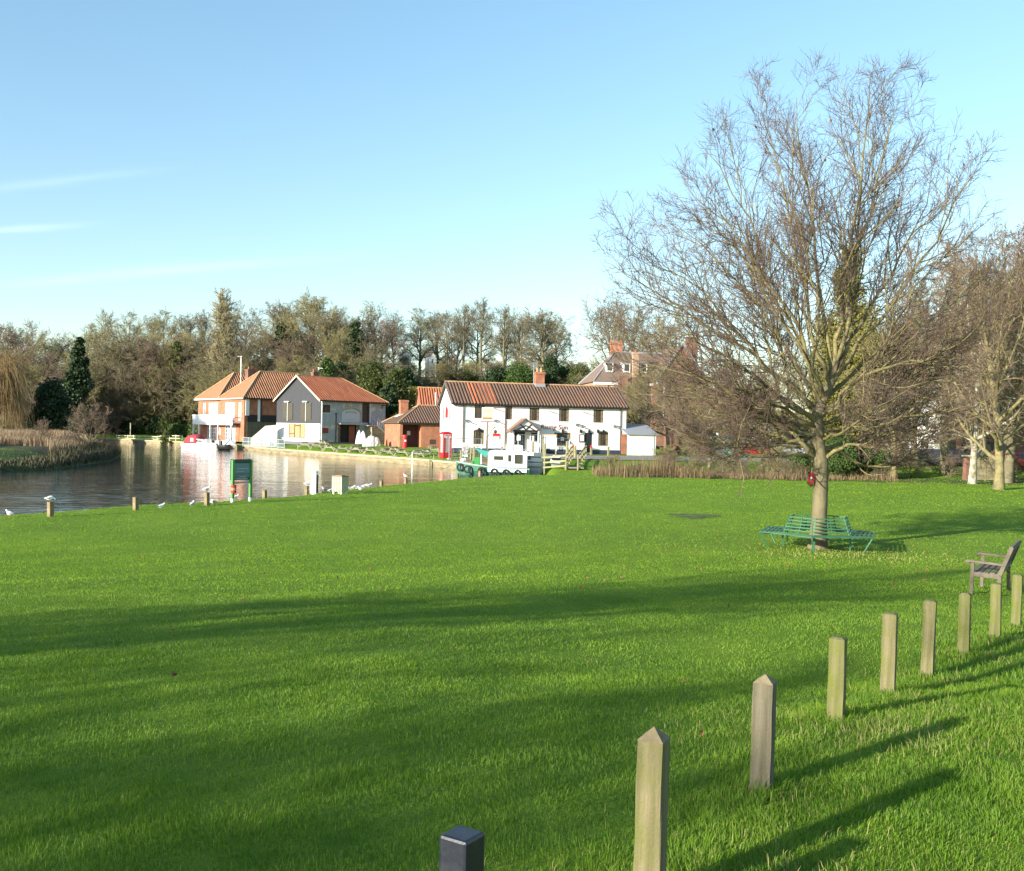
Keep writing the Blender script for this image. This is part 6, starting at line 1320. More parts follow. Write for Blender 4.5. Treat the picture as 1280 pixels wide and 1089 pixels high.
def gull_proto(pose):
    t = thing('gull', 'x', 'gull', (0, 0, 0)); sp = [(-.17, .12, .012, .008), (-.12, .13, .04, .032), (-.05, .13, .070, .072), (.02, .135, .078, .084), (.08, .155, .064, .074), (.105, .19, .042, .046), (.115, .225, .036, .038), (.13, .245, .037, .038), (.155, .245, .028, .028), (.17, .238, .008, .009)]
    if pose: sp = sp[:5]+[(.12, .145, .034, .034), (.15, .125, .027, .027), (.175, .11, .027, .026), (.195, .095, .018, .018), (.205, .085, .007, .007)]
    mb = MB(); mb.rings([[(x, ry*math.cos(2*pi*k/8), z+rz_*math.sin(2*pi*k/8)) for k in range(8)] for x, z, ry, rz_ in sp]); mb.build('body', gw, t, smooth=True)
    for s in (-1, 1):
        mb = MB(); mb.rings([[(x, s*(y+th*.4), z-hh), (x, s*(y+th), z), (x, s*(y+th*.3), z+hh), (x, s*(y-.004), z)] for x, y, z, hh, th in ((.06, .058, .165, .01, .008), (.02, .072, .155, .045, .014), (-.06, .062, .15, .045, .014), (-.13, .03, .145, .022, .008), (-.19, .010, .135, .004, .004))]); mb.build('wing', gg, t, smooth=True)
        mb = MB(); mb.cyl((.0, s*.022, .08), (.005, s*.024, .0), .006, .005, 5); mb.box(-.005, .035, s*.024-.012, s*.024+.012, 0, .005); mb.build('leg', mat('red_legs', (0.35, 0.05, 0.03), .6), t)
    e = sp[-1]; mb = MB(); mb.cyl((e[0]-.004, 0, e[1]), (e[0]+.03, 0, e[1]-.012), .007, .002, 5); mb.build('beak', mat('red_legs', (0.35, 0.05, 0.03), .6), t)
    return t
GP = [gull_proto(0), gull_proto(1)]; used = [False, False]
GL = [(12.5, 642, 31.4, 0, 3.0, 'white gull on the grass at the far left edge', 0), (62, 628, 31.6, 1, 0.3, 'gull standing on the leftmost mooring post', 1), (201, 630, 35, 0, 0.2, 'gull crouched on the bank between two mooring posts', 0), (240, 627, 36.5, 0, 1.4, 'gull seen end-on left of the gull on its post', 0), (258, 616, 37.5, 0, 0.4, 'gull perched on the mooring post left of the notice board', 1), (267, 625.5, 37.8, 1, 2.9, 'gull on the bank directly left of the notice board', 0), (294, 626, 39.8, 0, 0.5, 'gull sitting between the legs of the notice board', 0),
      (383.5, 608, 46, 0, 0.0, 'gull on the mooring post behind the white pillar', 1), (401, 617, 46.5, 1, 3.1, 'gull pecking just right of the white pillar', 0), (406, 617.5, 46, 0, 2.9, 'gull midway between white pillar and slatted bin', 0), (413, 616, 47, 0, .6, 'gull close to the left side of the slatted bin', 0),
      (435, 613.5, 48.5, 0, 2.8, 'gull close to the right side of the slatted bin', 0), (439.5, 613, 49, 0, .3, 'gull second to the right of the slatted bin', 0), (442.5, 613.5, 48.5, 1, .2, 'gull with lowered head third right of the bin', 0), (446, 611.5, 49.5, 0, 3.3, 'gull at the middle back of the flock', 0), (450.5, 616.5, 47.5, 0, 3.0, 'gull standing forward of the flock on the open grass', 0), (455.5, 611, 50, 0, .1, 'gull near the right end of the flock', 0), (461.5, 610, 50.5, 0, 0.4, 'last gull at the right end of the flock', 0), (507, 598, 56, 0, 2.7, 'gull on the furthest right mooring post', 1)]
for px, py, d, ps, rz, lb, on in GL:
    c = P(px, py, d); z = c.z+.015 if on else H(c.x, d); s = 0.88
    if not used[ps]: used[ps] = True; o = GP[ps]; o.location = (c.x, d, z); o.rotation_euler[2] = rz; o.scale = (s,)*3
    else: o = dup(GP[ps], (c.x, d, z), rz, s)
    o['label'] = lb; o['category'] = 'gull'; o['group'] = 'gulls along the river bank'
# ------------------------------------------------------------------ boats
def hull(mb, L, B, H0, H1, draft=.25, n=12, sheer=.15, mi=0):
    """bow towards +x; returns nothing, adds a closed hull"""
    rg = []
    for i in range(n+1):
        f = i/n; x = -L/2+L*f; b = B/2*(1-max(0, (f-.55)/.45)**2.2)**1.0*(0.86+.14*min(1, f*4)); b = max(b, .02); zt = H0+(H1-H0)*f**2; k = 1-.0*f
        kee = -draft*(1-max(0, (f-.8)/.2)**2)
        rg.append([(x+.12*f*0, -b, zt), (x, -b*.93, zt*.35), (x, -b*.72, -draft*.35), (x, 0, kee), (x, b*.72, -draft*.35), (x, b*.93, zt*.35), (x, b, zt)])
    mb.rings(rg, mi, closed=False, cap=False)
    mb.add([rg[0][k] for k in range(7)], [tuple(range(6, -1, -1))], mi)
    deck = [(r[0][0], r[0][1], r[0][2]-.04) for r in rg]+[(r[6][0], r[6][1], r[6][2]-.04) for r in reversed(rg)]
    return rg, deck
def left_boat():
    c = P(254, 560, 140); t = thing('cabin_cruiser', 'small white cabin cruiser with a dark red canvas canopy moored at the quay', 'boat', (c.x-.3, 140.0, 0.0), math.radians(-33))
    gel = mat('white_gelcoat', (0.80, 0.80, 0.80), .25); L = 6.3; mb = MB(); rg, dk = hull(mb, L, 2.3, .62, .85, .25); mb.build('hull', gel, t)
    mb = MB(); mb.add(dk, [tuple(range(len(dk)))]); mb.build('deck', gel, t)
    mb = MB(); mb.tube([Vector(r[0])+Vector((0, -.02, -.22)) for r in rg], .03, 5); mb.tube([Vector(r[6])+Vector((0, .02, -.22)) for r in rg], .03, 5); mb.build('rubbing_strake', maroon, t)
    mb = MB(); mb.rings([[(x, -b, z0_), (x+dx, -b*.85, z1), (x+dx, b*.85, z1), (x, b, z0_)] for x, dx, b, z0_, z1 in ((-.3, .05, .92, .6, 1.35), (.9, 0, .85, .65, 1.28), (1.9, -.3, .6, .68, .95), (2.1, -.1, .5, .7, .75))], closed=False); cb = mb.build('cabin', gel, t)
    for s in (-1, 1): 
        for x in (-.05, .55): mb = MB(); mb.box(x, x+.48, s*.9-.02, s*.9+.02, .95, 1.17); mb.build('window', glass, cb)
    mb = MB(); prof = [(-.95, .62), (-.93, 1.35), (-.6, 1.85), (0, 1.98), (.6, 1.85), (.93, 1.35), (.95, .62)]
    mb.rings([[(x, y*k, .62+(z-.62)*h) for y, z in prof] for x, k, h in ((-2.7, .85, .55), (-2.2, 1, .9), (-1.2, 1.0, 1.0), (-.3, 1.0, 1.02), (.1, .95, .62))], closed=False); o = mb.build('canopy', mat('dark_red_canvas', (0.30, 0.035, 0.045), .85), t, smooth=True)
    for s in (-1, 1): mb = MB(); mb.box(-1.1, -.45, s*.975-.015, s*.975+.015, .95, 1.45); mb.build('canopy_window', mat('clear_vinyl', (0.45, 0.47, 0.46), .15), o, bevel=.1)
    mb = MB(); mb.box(-3.45, -3.16, -.2, .2, .15, 1.0); mb.cyl((-3.3, 0, -.3), (-3.3, 0, .2), .07); mb.build('outboard_motor', wpaint, t)
    for x, s in ((2.6, -1), (1.6, -1)): mb = MB(); mb.tube([(x, s*.55, .8), (x, s*.5, 1.3)], .02, 5); mb.tube([(x, s*.5, 1.3), (x+.5, s*.2, 1.35)], .02, 5); mb.build('pulpit_rail', metal, t)
    c = P(281, 562, 135); t = thing('black_dinghy', 'dark upturned tender and outboard lashed by the quay right of the cruiser', 'dinghy', (c.x, 135, .25), -.4); mb = MB(); hull(mb, 2.0, 1.1, .35, .5, .3); mb.build('hull', black, t); mb = MB(); mb.box(-.9, -.55, -.15, .15, .1, .95); mb.tube([(-.4, 0, .3), (-1.5, .3, 1.6)], .05, 6); mb.tube([(0, 0, .4), (.9, .1, 1.3)], .05, 6); mb.build('outboard_motor', black, t)
    c = P(289, 553, 141); t = thing('open_cruiser', 'small grey and white open boat lying beside the railing', 'boat', (c.x+.2, 138.2, .62), -.6); mb = MB(); rg, dk = hull(mb, 3.6, 1.5, .55, .75, .2); mb.build('hull', mat('grey_gelcoat', (0.5, 0.52, 0.55), .3), t); mb = MB(); mb.add(dk, [tuple(range(len(dk)))]); mb.build('deck', wpaint, t)
left_boat()
def work_boat():
    c = P(616, 590, 78); t = thing('green_workboat', 'green hulled workboat with tyre fenders, a white cabin and teal awning', 'boat', (c.x, 78.0, 0.0), math.radians(176))
    gh = mat('green_hull_paint', (0.035, 0.14, 0.08), .5, (0.06, 0.16, 0.11), 2); L = 5.8; mb = MB(); rg, dk = hull(mb, L, 2.0, .50, .95, .3); mb.build('hull', gh, t)
    mb = MB(); mb.add(dk, [tuple(range(len(dk)))]); mb.build('deck', mat('dark_deck', (0.03, 0.03, 0.03), .8), t)
    mb = MB(); mb.tube([Vector(r[0])+Vector((0, -.02, -.02)) for r in rg], .05, 6); mb.tube([Vector(r[6])+Vector((0, .02, -.02)) for r in rg], .05, 6); mb.build('gunwale', mat('pale_green_trim', (0.35, 0.52, 0.42), .5), t)
    ty = mat('tyre_rubber', (0.03, 0.03, 0.03), .9)
    for x in (-2.0, -1.1, -.2, .8, 1.9, 2.5):
        f = (x+L/2)/L; i = min(int(f*12), 12); r = rg[i][6]; mb = MB(); cc = Vector((x, r[1]+.10, r[2]-.38)); mb.tube([cc+Vector((.22*math.cos(a), 0, .25*math.sin(a))) for a in np.linspace(0, 2*pi, 13)], .08, 6); mb.build('tyre_fender', ty, t)
    mb = MB(); mb.box(1.0, 1.5, -.25, .35, .55, 1.3); mb.box(1.5, 1.62, -.3, .4, .55, 1.0); mb.build('winch_housing', mat('green_machine', (0.03, 0.22, 0.05), .5), t)
    for y in (-.6, .6): mb = MB(); mb.ball((2.3, y, 1.05), .16); mb.build('fender_ball', wpaint, t)
    mb = MB(); mb.rings([[(x, -b, .22), (x, -b, z), (x, -b*.6, z+.16), (x, b*.6, z+.16), (x, b, z), (x, b, .22)] for x, b, z in ((-2.7, .95, 1.68), (-.1, 1.06, 1.74), (.3, 1.04, 1.66))], closed=False); cb = mb.build('cabin', mat('white_gelcoat', (.8, .8, .8), .25), t)
    for x0, x1, z0, z1 in ((-.85, -.15, 1.15, 1.45), (-1.45, -1.25, 1.05, 1.55), (-2.3, -1.75, .9, 1.6)):
        mb = MB(); mb.box(x0, x1, 1.0, 1.07, z0, z1); mb.build('window', glass, cb)
    mb = MB(); slab(mb, [(.3, -.9, 1.8), (.3, .9, 1.8), (1.35, .75, 1.98), (1.35, -.75, 1.98)], .05); mb.ext([(.3, .92, 1.8), (1.35, .78, 1.95), (.45, .92, 1.3)], (0, .02, 0)); mb.build('awning', mat('teal_canvas', (0.03, 0.25, 0.20), .8), t)
    mb = MB(); mb.cyl((-2.2, .2, 1.8), (-2.2, .2, 2.3), .16, .14, 8); mb.build('funnel', wpaint, t)
    mb = MB(); mb.box(-2.6, .25, 1.06, 1.075, .55, .62); mb.build('stripe', mat('faded_blue_stripe', (.2, .26, .36), .5), cb)
    mb = MB(); mb.tube([(-2.6, .9, 1.8), (-2.6, .9, 2.0), (-.2, .95, 2.05), (-.2, .95, 1.85)], .018, 5); mb.build('roof_rail', metal, cb)
    mb = MB(); mb.tube([(2.8, .2, .95), (3.4, .9, .5), (3.9, 1.8, .35)], .02, 5); mb.build('mooring_rope', mat('rope', (.4, .35, .22), .9), t)
    c = P(651, 588, 80.5); t = thing('white_cabin_boat', 'white cabin boat stern tied up behind the green workboat', 'boat', (c.x+.1, 80.6, 0), math.radians(150)); mb = MB(); rg, dk = hull(mb, 4.0, 1.9, .8, 1.0, .3); mb.build('hull', MATS['white_gelcoat'], t); mb = MB(); mb.add(dk, [tuple(range(len(dk)))]); mb.build('deck', wpaint, t)
    mb = MB(); mb.rings([[(x, -b, .75), (x+.1, -b*.85, z), (x+.1, b*.85, z), (x, b, .75)] for x, b, z in ((-1.5, .8, 1.7), (.3, .8, 1.75), (.9, .7, 1.2))], closed=False); cb = mb.build('cabin', MATS['white_gelcoat'], t)
    for x in (-1.2, -.4): mb = MB(); mb.box(x, x+.5, .77, .80, 1.15, 1.5); mb.build('window', glass, cb)
work_boat()
# ------------------------------------------------------------------ quayside things
pine = mat('new_pale_timber', (0.36, 0.32, 0.18), .85, (0.24, 0.215, 0.12), 4)
def rail_fence(name, label, pts, h, rails, cat='fence', m=None, ps=.10, n=None):
    m = m or pine; A = Vector(pts[0]); t = thing(name, label, cat, (A.x, A.y, H(A.x, A.y)))
    base = Vector((A.x, A.y, H(A.x, A.y))); P_ = []
    for a, b in zip(pts[:-1], pts[1:]):
        k = max(1, round((Vector(b)-Vector(a)).length/1.8)); P_ += [Vector(a).lerp(Vector(b), q/k) for q in range(k)]
    P_.append(Vector(pts[-1])); Q = [Vector((p.x, p.y, max(H(p.x, p.y), .3)))-base for p in P_]
    for q in Q: mb = MB(); mb.box(q.x-ps/2, q.x+ps/2, q.y-ps/2, q.y+ps/2, q.z-.3, q.z+h+.06); mb.build('fence_post', m, t)
    for z in rails:
        mb = MB()
        for a, b in zip(Q[:-1], Q[1:]): mb.bar(a+Vector((0, -ps*.6, z)), b+Vector((0, -ps*.6, z)), .035, .12)
        mb.build('rail', m, t)
    return t
def gp(px, d): p = P(px, 537, d); return (p.x, d)
rail_fence('jetty_fence', 'pale timber post and rail fence on the landing behind the white boat', [gp(655, 79), gp(708, 77)], 1.15, (.3, .68, 1.08))
rail_fence('jetty_fence', 'short return of the pale timber fence at the left of the footbridge gap', [gp(708, 76.5), gp(716, 84)], 1.15, (.3, .68, 1.08))
rail_fence('jetty_fence', 'pale timber handrail at the right of the footbridge gap', [gp(723, 76.5), gp(733, 84)], 1.15, (.6, 1.08))
a, b = gp(705, 79), gp(728, 79); t = thing('footbridge', 'plank footbridge between the timber handrails', 'footbridge', (a[0], a[1], 0)); mb = MB()
for k in range(12): mb.box(.0, b[0]-a[0], -2.4+k*.6, -1.85+k*.6, .62, .70)
mb.build('planks', mat('grey_planks', (0.34, 0.27, 0.22), .9, (.22, .18, .15), 4), t)
c = P(695, 582, 78.2); t = thing('inflatable_tender', 'small silver grey inflatable tender leaning on the timber fence', 'dinghy', (c.x, 78.3, H(c.x, 78.3)+.45), 0); mb = MB(); mb.rings([[(x, -.1+ry*math.cos(a_), rz_*math.sin(a_)) for a_ in np.linspace(0, 2*pi, 9)[:-1]] for x, ry, rz_ in ((-.45, .1, .2), (-.3, .2, .42), (.3, .2, .42), (.45, .1, .2))]); mb.build('hull', mat('grey_pvc', (0.45, .47, .5), .4), t); mb = MB(); mb.box(-.34, .34, -.35, -.28, .1, .28); mb.build('seat', black, t)
def heras(name, label, a, b, h=2.0, mesh_=True, board=None):
    A = Vector((*a, 0)); B = Vector((*b, 0)); z = H(*a); t = thing(name, label, 'site fence', (A.x, A.y, z)); ex = (B-A); L = ex.length; ang = math.atan2(ex.y, ex.x); t.rotation_euler[2] = ang
    mb = MB(); mb.tube([(0, 0, .0), (0, 0, h)], .035, 6); mb.tube([(L, 0, .0), (L, 0, h)], .035, 6); mb.tube([(0, 0, h-.03), (L, 0, h-.03)], .03, 6); mb.tube([(0, 0, .2), (L, 0, .2)], .03, 6); mb.build('frame', metal, t)
    mb = MB()
    for k in range(1, int(L/.22)): mb.bar((k*.22, 0, .2), (k*.22, 0, h-.03), .008)
    for k in range(1, 7): mb.bar((0, 0, .2+k*.26), (L, 0, .2+k*.26), .008)
    mb.build('wire_mesh', metal, t)
    for x in (0, L): mb = MB(); mb.box(x-.12, x+.12, -.35, .35, 0, .13); mb.build('fence_foot', lead, t)
heras('site_fence', 'galvanised mesh fence panel standing at the end of the quay lawn', gp(516, 91), gp(549, 93))
heras('site_fence', 'galvanised mesh fence panel in front of the pub left windows', gp(562, 93), gp(602, 94))
heras('site_fence', 'galvanised mesh fence panel in front of the pub porch', gp(648, 91), gp(676, 92))
heras('site_fence', 'galvanised mesh fence panel right of the white notice board', gp(696, 92), gp(712, 93), 1.7)
c = P(686.5, 567, 92.5); t = thing('white_notice_board', 'blank white board on two timber legs in front of the pub', 'sign board', (c.x, 92.5, H(c.x, 92.5)), .1); mb = MB(); mb.box(-.55, .55, -.03, .0, .75, 1.95); mb.build('board', wpaint, t)
for x in (-.62, .62): mb = MB(); mb.box(x-.06, x+.06, -.06, .06, -.1, 2.05); mb.build('leg', pine, t)
mb = MB(); mb.box(-.56, .56, -.04, .01, 1.96, 2.05); mb.build('board_edge', mat('orange_strip', (.6, .28, .15), .6), t)
def wpost(px, d, h, lb, m=pine, top=None, grp=None):
    c = P(px, 537, d); t = thing('timber_bollard', lb, 'bollard', (c.x, d, H(c.x, d)), .3, grp); mb = MB(); mb.box(-.09, .09, -.09, .09, -.2, h); mb.build('post_shaft', m, t, bevel=.01)
    if top: mb = MB(); mb.cyl((0, 0, h), (0, 0, h+.28), .15, .05, 8); mb.build('traffic_cone_tip', top, t)
for px, d, h, lb, tp in ((717.5, 99, .75, 'timber bollard capped with a small red cone left of the pub door', redp), (739.5, 99.5, .75, 'timber bollard capped with a red and white cone by the pub door', redp), (761, 100, .9, 'timber bollard under the right ground floor pub window', None), (709.5, 86, 1.5, 'tall timber post right of the white board', None), (719.5, 88, 1.1, 'thin pale post on the grass right of the tall post', None), (666.5, 90, 1.3, 'timber post left of the white board', None), (681.5, 90, 1.2, 'thin timber post under the white board', None), (628, 92, .9, 'timber bollard at the foot of the pub drainpipe', None), (589.5, 91, 1.1, 'timber post beside the bicycles', None), (593, 89, 1.3, 'pale timber post right of the bicycles', None), (577, 90, 1.0, 'timber post left of the bicycles', None), (538, 91, 1.3, 'tall timber post at the end of the picnic lawn', None)):
    wpost(px, d, h, lb, mat('olive_timber', (0.30, 0.26, 0.14), .85, (.2, .17, .09), 5) if d > 91 else pine, tp)
for px, py, tp, d, lb in ((520.5, 574, 568, 95, 'small pale post on the quay coping left of the tall fence panel'), (542.5, 576, 569.5, 92.5, 'small pale post on the quay coping right of the fence panel'), (602, 586, 556, 84, 'thin white pole standing by the green boat'), (372.5, 561, 556, 122, 'small post on the quay near the boathouse corner'), (565, 584, 578, 89.5, 'small pale post near the end of the quay')):
    c = P(px, tp, d); zg = max(H(c.x, d), 0.0); t = thing('quay_post', lb, 'post', (c.x, d, zg)); mb = MB(); mb.cyl((0, 0, -.1), (0, 0, c.z-zg), .06, .05, 8); mb.cyl((0, 0, c.z-zg), (0, 0, c.z-zg+.04), .07, .07, 8); mb.build('post_shaft', wpaint if 'white' in lb else pine, t)
# picnic tables
def picnic():
    t = thing('picnic_table', 'x', 'picnic table'); tw = mat('picnic_table_timber', (0.40, 0.36, 0.27), .85, (.28, .25, .18), 4); dk = mat('picnic_table_top', (0.20, 0.17, 0.13), .85, (.13, .11, .08), 4)
    mb = MB()
    for k in range(5): mb.box(-.9, .9, -.36+k*.15, -.23+k*.15, .72, .76)
    mb.build('table_top', dk, t)
    for s in (-1, 1): mb = MB(); mb.box(-.9, .9, s*.72-.13, s*.72+.13, .42, .46); mb.build('bench_seat', dk, t)
    for x in (-.62, .62):
        for s in (-1, 1): mb = MB(); mb.bar((x+s*.03, s*.24, .72), (x+s*.03, s*.72, 0), .05, .1); mb.build('leg', tw, t)
        mb = MB(); mb.bar((x, -.8, .39), (x, .8, .39), .045, .09); mb.bar((x, -.36, .68), (x, .36, .68), .045, .08); mb.build('cross_beam', tw, t)
    return t
PT = picnic(); TL = [(380, 561, 'nearest the white corner of the boathouse'), (395, 562.3, 'second from the white boathouse corner'), (411, 563.8, 'under the dark red wall plaque'), (428, 565.3, 'in front of the arched doorway'), (442.5, 566.6, 'just right of the arched doorway'), (462.5, 568.8, 'in front of the covered garden furniture'), (481.5, 570.6, 'at the foot of the outside stair'), (501, 572, 'in front of the red post box'), (521, 573.2, 'behind the tall mesh fence panel'), (541, 570.5, 'furthest right, near the telephone box')]
for k, (px, py, lb) in enumerate(TL):
    g = Pz(px, py, .62)
    while float(seg_dist(g.x, g.y, FARL, False)) < 1.9: g = g*1.004
    g.z = H(g.x, g.y); ang = math.radians(-40+58+6*math.sin(k*3))
    o = PT if k == 0 else dup(PT); o.location = g; o.rotation_euler[2] = math.radians(98+7*math.sin(k*2.3)); o['label'] = 'timber A-frame picnic table '+lb; o['category'] = 'picnic table'; o['group'] = 'picnic tables along the quay lawn'
for k, (px, lb) in enumerate(((404, 'upper picnic table against the flint wall'), (447, 'picnic table back by the folded parasols'), (492, 'back row picnic table by the outbuilding corner'), (532, 'back row picnic table left of the telephone box'))):
    c = P(px, 537, 117-6*k+ (8 if k == 0 else 0)); d = c.y
    o = dup(PT, (c.x, d, H(c.x, d)), 1.5, None, 'brown '+lb); o['group'] = 'picnic tables along the quay lawn'
lil = mat('lilac_white_canvas', (0.70, 0.66, 0.76), .8, (.5, .46, .58), 3, stretch=(6, 6, .4))
for k, (px, py, h, w_, lb) in enumerate(((448.5, 561, 1.9, .36, 'folded lilac-white parasol left of a pair by the flint wall'), (453.5, 561.5, 1.8, .42, 'folded white parasol right of a pair by the flint wall'))):
    c = P(px, py, 121); t = thing('folded_parasol', lb, 'parasol', (c.x, 121, H(c.x, 121))); mb = MB(); mb.rings([[(w_*r*(1+.25*(j % 2))*math.cos(2*pi*j/10), w_*r*(1+.25*(j % 2))*math.sin(2*pi*j/10), z*h) for j in range(10)] for z, r in ((.12, .6), (.15, 1.0), (.5, .8), (.85, .45), (1.0, .1))]); mb.build('canopy', lil, t); mb = MB(); mb.cyl((0, 0, 0), (0, 0, h*1.04), .04); mb.cyl((0, 0, 0), (0, 0, .1), .3, n=10); mb.build('pole', lead, t)
for px, py, rx, rz_, lb in ((458, 562.5, .55, .85, 'low grey-white covered heap right of the parasols'), (464, 560.5, .8, 1.3, 'large pale tarpaulin covered stack of furniture by the flint wall'), (470, 560.5, .55, 1.15, 'grey covered stack of chairs beside the stair wall')):
    c = P(px, py, 120); t = thing('covered_furniture', lb, 'covered furniture', (c.x, 120, H(c.x, 120)-.1)); mb = MB(); rr = random.Random(px)
    mb.rings([[(rx*r*(1+.12*rr.uniform(-1, 1))*math.cos(2*pi*j/12), rx*.8*r*(1+.12*rr.uniform(-1, 1))*math.sin(2*pi*j/12), z*rz_+rr.uniform(-.04, .04)) for j in range(12)] for z, r in ((0, 1), (.4, .95), (.75, .8), (1, .35))]); mb.build('tarpaulin', mat('grey_white_tarpaulin', (.55, .55, .55), .7, (.38, .38, .40), 3), t, smooth=False)
# railing between the house and the boathouse
def railing():
    pts = [gp(304, 136.5), gp(356, 124.5)]; A = Vector((*pts[0], 0)); B = Vector((*pts[1], 0)); z = H(A.x, A.y); z = max(z, .55); t = thing('white_railing', 'pale galvanised railing along the quay between house and boathouse', 'railing', (A.x, A.y, z)); t.rotation_euler[2] = math.atan2(B.y-A.y, B.x-A.x); L = (B-A).length
    mb = MB(); 
    for zz in (.15, .6, 1.15): mb.tube([(0, 0, zz), (L, 0, zz)], .04, 6)
    mb.build('rail', mat('pale_galvanised', (.40, .44, .44), .5), t)
    for k in range(8): mb = MB(); x = L*k/7; mb.cyl((x, 0, -.1), (x, 0, 1.2), .05, n=6); mb.build('railing_post', mat('pale_galvanised', (.40, .44, .44), .5), t)
    mb = MB()
    for k in range(int(L/.16)): mb.bar((k*.16, 0, .15), (k*.16, 0, 1.15), .025)
    o = mb.build('infill_bars', mat('pale_galvanised', (.40, .44, .44), .5), t)
    c = P(339, 541, 128); t2 = thing('quay_sign', 'small white and dark blue sign on a pole behind the railing', 'sign', (c.x, 128.5, H(c.x, 128.5))); mb = MB(); mb.cyl((0, 0, 0), (0, 0, 2.0), .04); mb.build('pole', wpaint, t2); mb = MB(); mb.box(-.25, .25, -.06, -.04, 1.3, 1.95); mb.build('sign_face', mat('dark_blue_sign', (.05, .08, .25), .4), t2); mb = MB(); mb.box(-.2, .2, -.075, -.062, 1.36, 1.5); mb.box(-.2, .2, -.075, -.062, 1.6, 1.66); mb.build('sign_lettering', wpaint, t2)
    c = P(328, 551, 130); t2 = thing('red_lifebuoy', 'red lifebuoy on a white stand behind the railing', 'lifebuoy', (c.x, 130, H(c.x, 130))); mb = MB(); mb.cyl((0, 0, 0), (0, 0, 1.0), .04); mb.build('stand', wpaint, t2); mb = MB(); mb.tube([(.3*math.cos(a), -.06, 1.0+.3*math.sin(a)) for a in np.linspace(0, 2*pi, 13)], .08, 6); mb.build('ring', redp, t2)
    # ramp wall of white render beside the boathouse
    a = P(346, 537, 133.5); t3 = thing('white_ramp_wall', 'sloping white rendered stair wall against the boathouse gable', 'wall', (a.x, 133.5, H(a.x, 133.5)), math.radians(172)); mb = MB(); mb.ext([(0, 0, -.1), (3.6, 0, -.1), (3.6, 0, .9), (1.6, 0, 2.6), (0, 0, 2.75)], (0, -.25, 0)); mb.build('wall_face', white, t3)
    mb = MB(); mb.bar((3.6, -.12, .95), (1.6, -.12, 2.65), .3, .06); mb.bar((1.6, -.12, 2.65), (0, -.12, 2.80), .3, .06); mb.build('coping', concrete, t3)
railing()
# telephone box
def phone():
    c = P(557, 565, 95.5); t = thing('telephone_box', 'old red telephone box with domed roof and small white panes by the pub gable', 'telephone box', (c.x, 95.5, H(c.x, 95.5)), math.radians(28)); a = .45
    mb = MB(); mb.box(-a, a, -a, a, 0, .12); mb.box(-a, a, -a, a, 2.02, 2.3)
    for x in (-1, 1):
        for y in (-1, 1): mb.box(x*a-.07*(x > 0)-0, x*a+.07*(x < 0), y*a-.07*(y > 0), y*a+.07*(y < 0), .12, 2.02)
    fr = mb.build('frame', redp, t); mb = MB(); mb.rings([[(x*s, y*s, z) for x, y in ((-1, -1), (0, -1.0), (1, -1), (1, 0), (1, 1), (0, 1), (-1, 1), (-1, 0))] for s, z in ((.47, 2.3), (.47, 2.36), (.42, 2.42), (.28, 2.5), (.08, 2.54))]); mb.build('domed_roof', redp, t)
    for k, (dx, dy, nm) in enumerate(((0, -1, 'door'), (1, 0, 'side_panel'), (-1, 0, 'side_panel'), (0, 1, 'back_panel'))):
        w_ = Wall(t, (0, 0, 0), (dy*-1 if dy else 0, dx, 0), (-dx, -dy, 0)); w_.o = Vector((dx*a, dy*a, 0)); mb = MB()
        w_.box(mb, -.37, .37, .13, .5, .02, .05)
        for j in range(9): w_.box(mb, -.37, .37, .5+j*.182, .525+j*.182, .02, .05)
        for u in (-.37, -.25, .22, .34): w_.box(mb, u, u+.03, .5, 1.98, .018, .052)
        o = mb.build(nm, redp, t)
        mb = MB(); w_.box(mb, -.36, .36, .5, 1.97, .032, .038); mb.build('glazing', mat('milky_panes', (.42, .42, .40), .3), o)
        mb = MB(); w_.box(mb, -.33, .33, 2.08, 2.24, -.012, -.002); mb.build('sign_panel', wpaint, o)
        if k < 2:
            text_mesh(o, w_, 'TELEPHONE', (0 if k else 0), 2.115, .115, black, align='CENTER', w=-.016)
phone()
c = P(505.5, 557, 112); t = thing('post_box', 'red oval topped post box at the dark doorway of the outbuilding', 'post box', (c.x, 112.4, H(c.x, 112.4)), .3); mb = MB(); mb.rings([[(.25*r*math.cos(2*pi*k/12), .25*r*math.sin(2*pi*k/12), z) for k in range(12)] for r, z in ((1.1, 0), (1.1, .1), (1, .12), (1, 1.3), (1.15, 1.32), (1.1, 1.42), (.5, 1.52))]); mb.build('box_body', redp, t, smooth=False); mb = MB(); mb.box(-.13, .13, -.27, -.24, 1.1, 1.16); mb.build('letter_slot', black, t); mb = MB(); mb.box(-.1, .1, -.265, -.245, .75, .95); mb.build('collection_plate', wpaint, t)
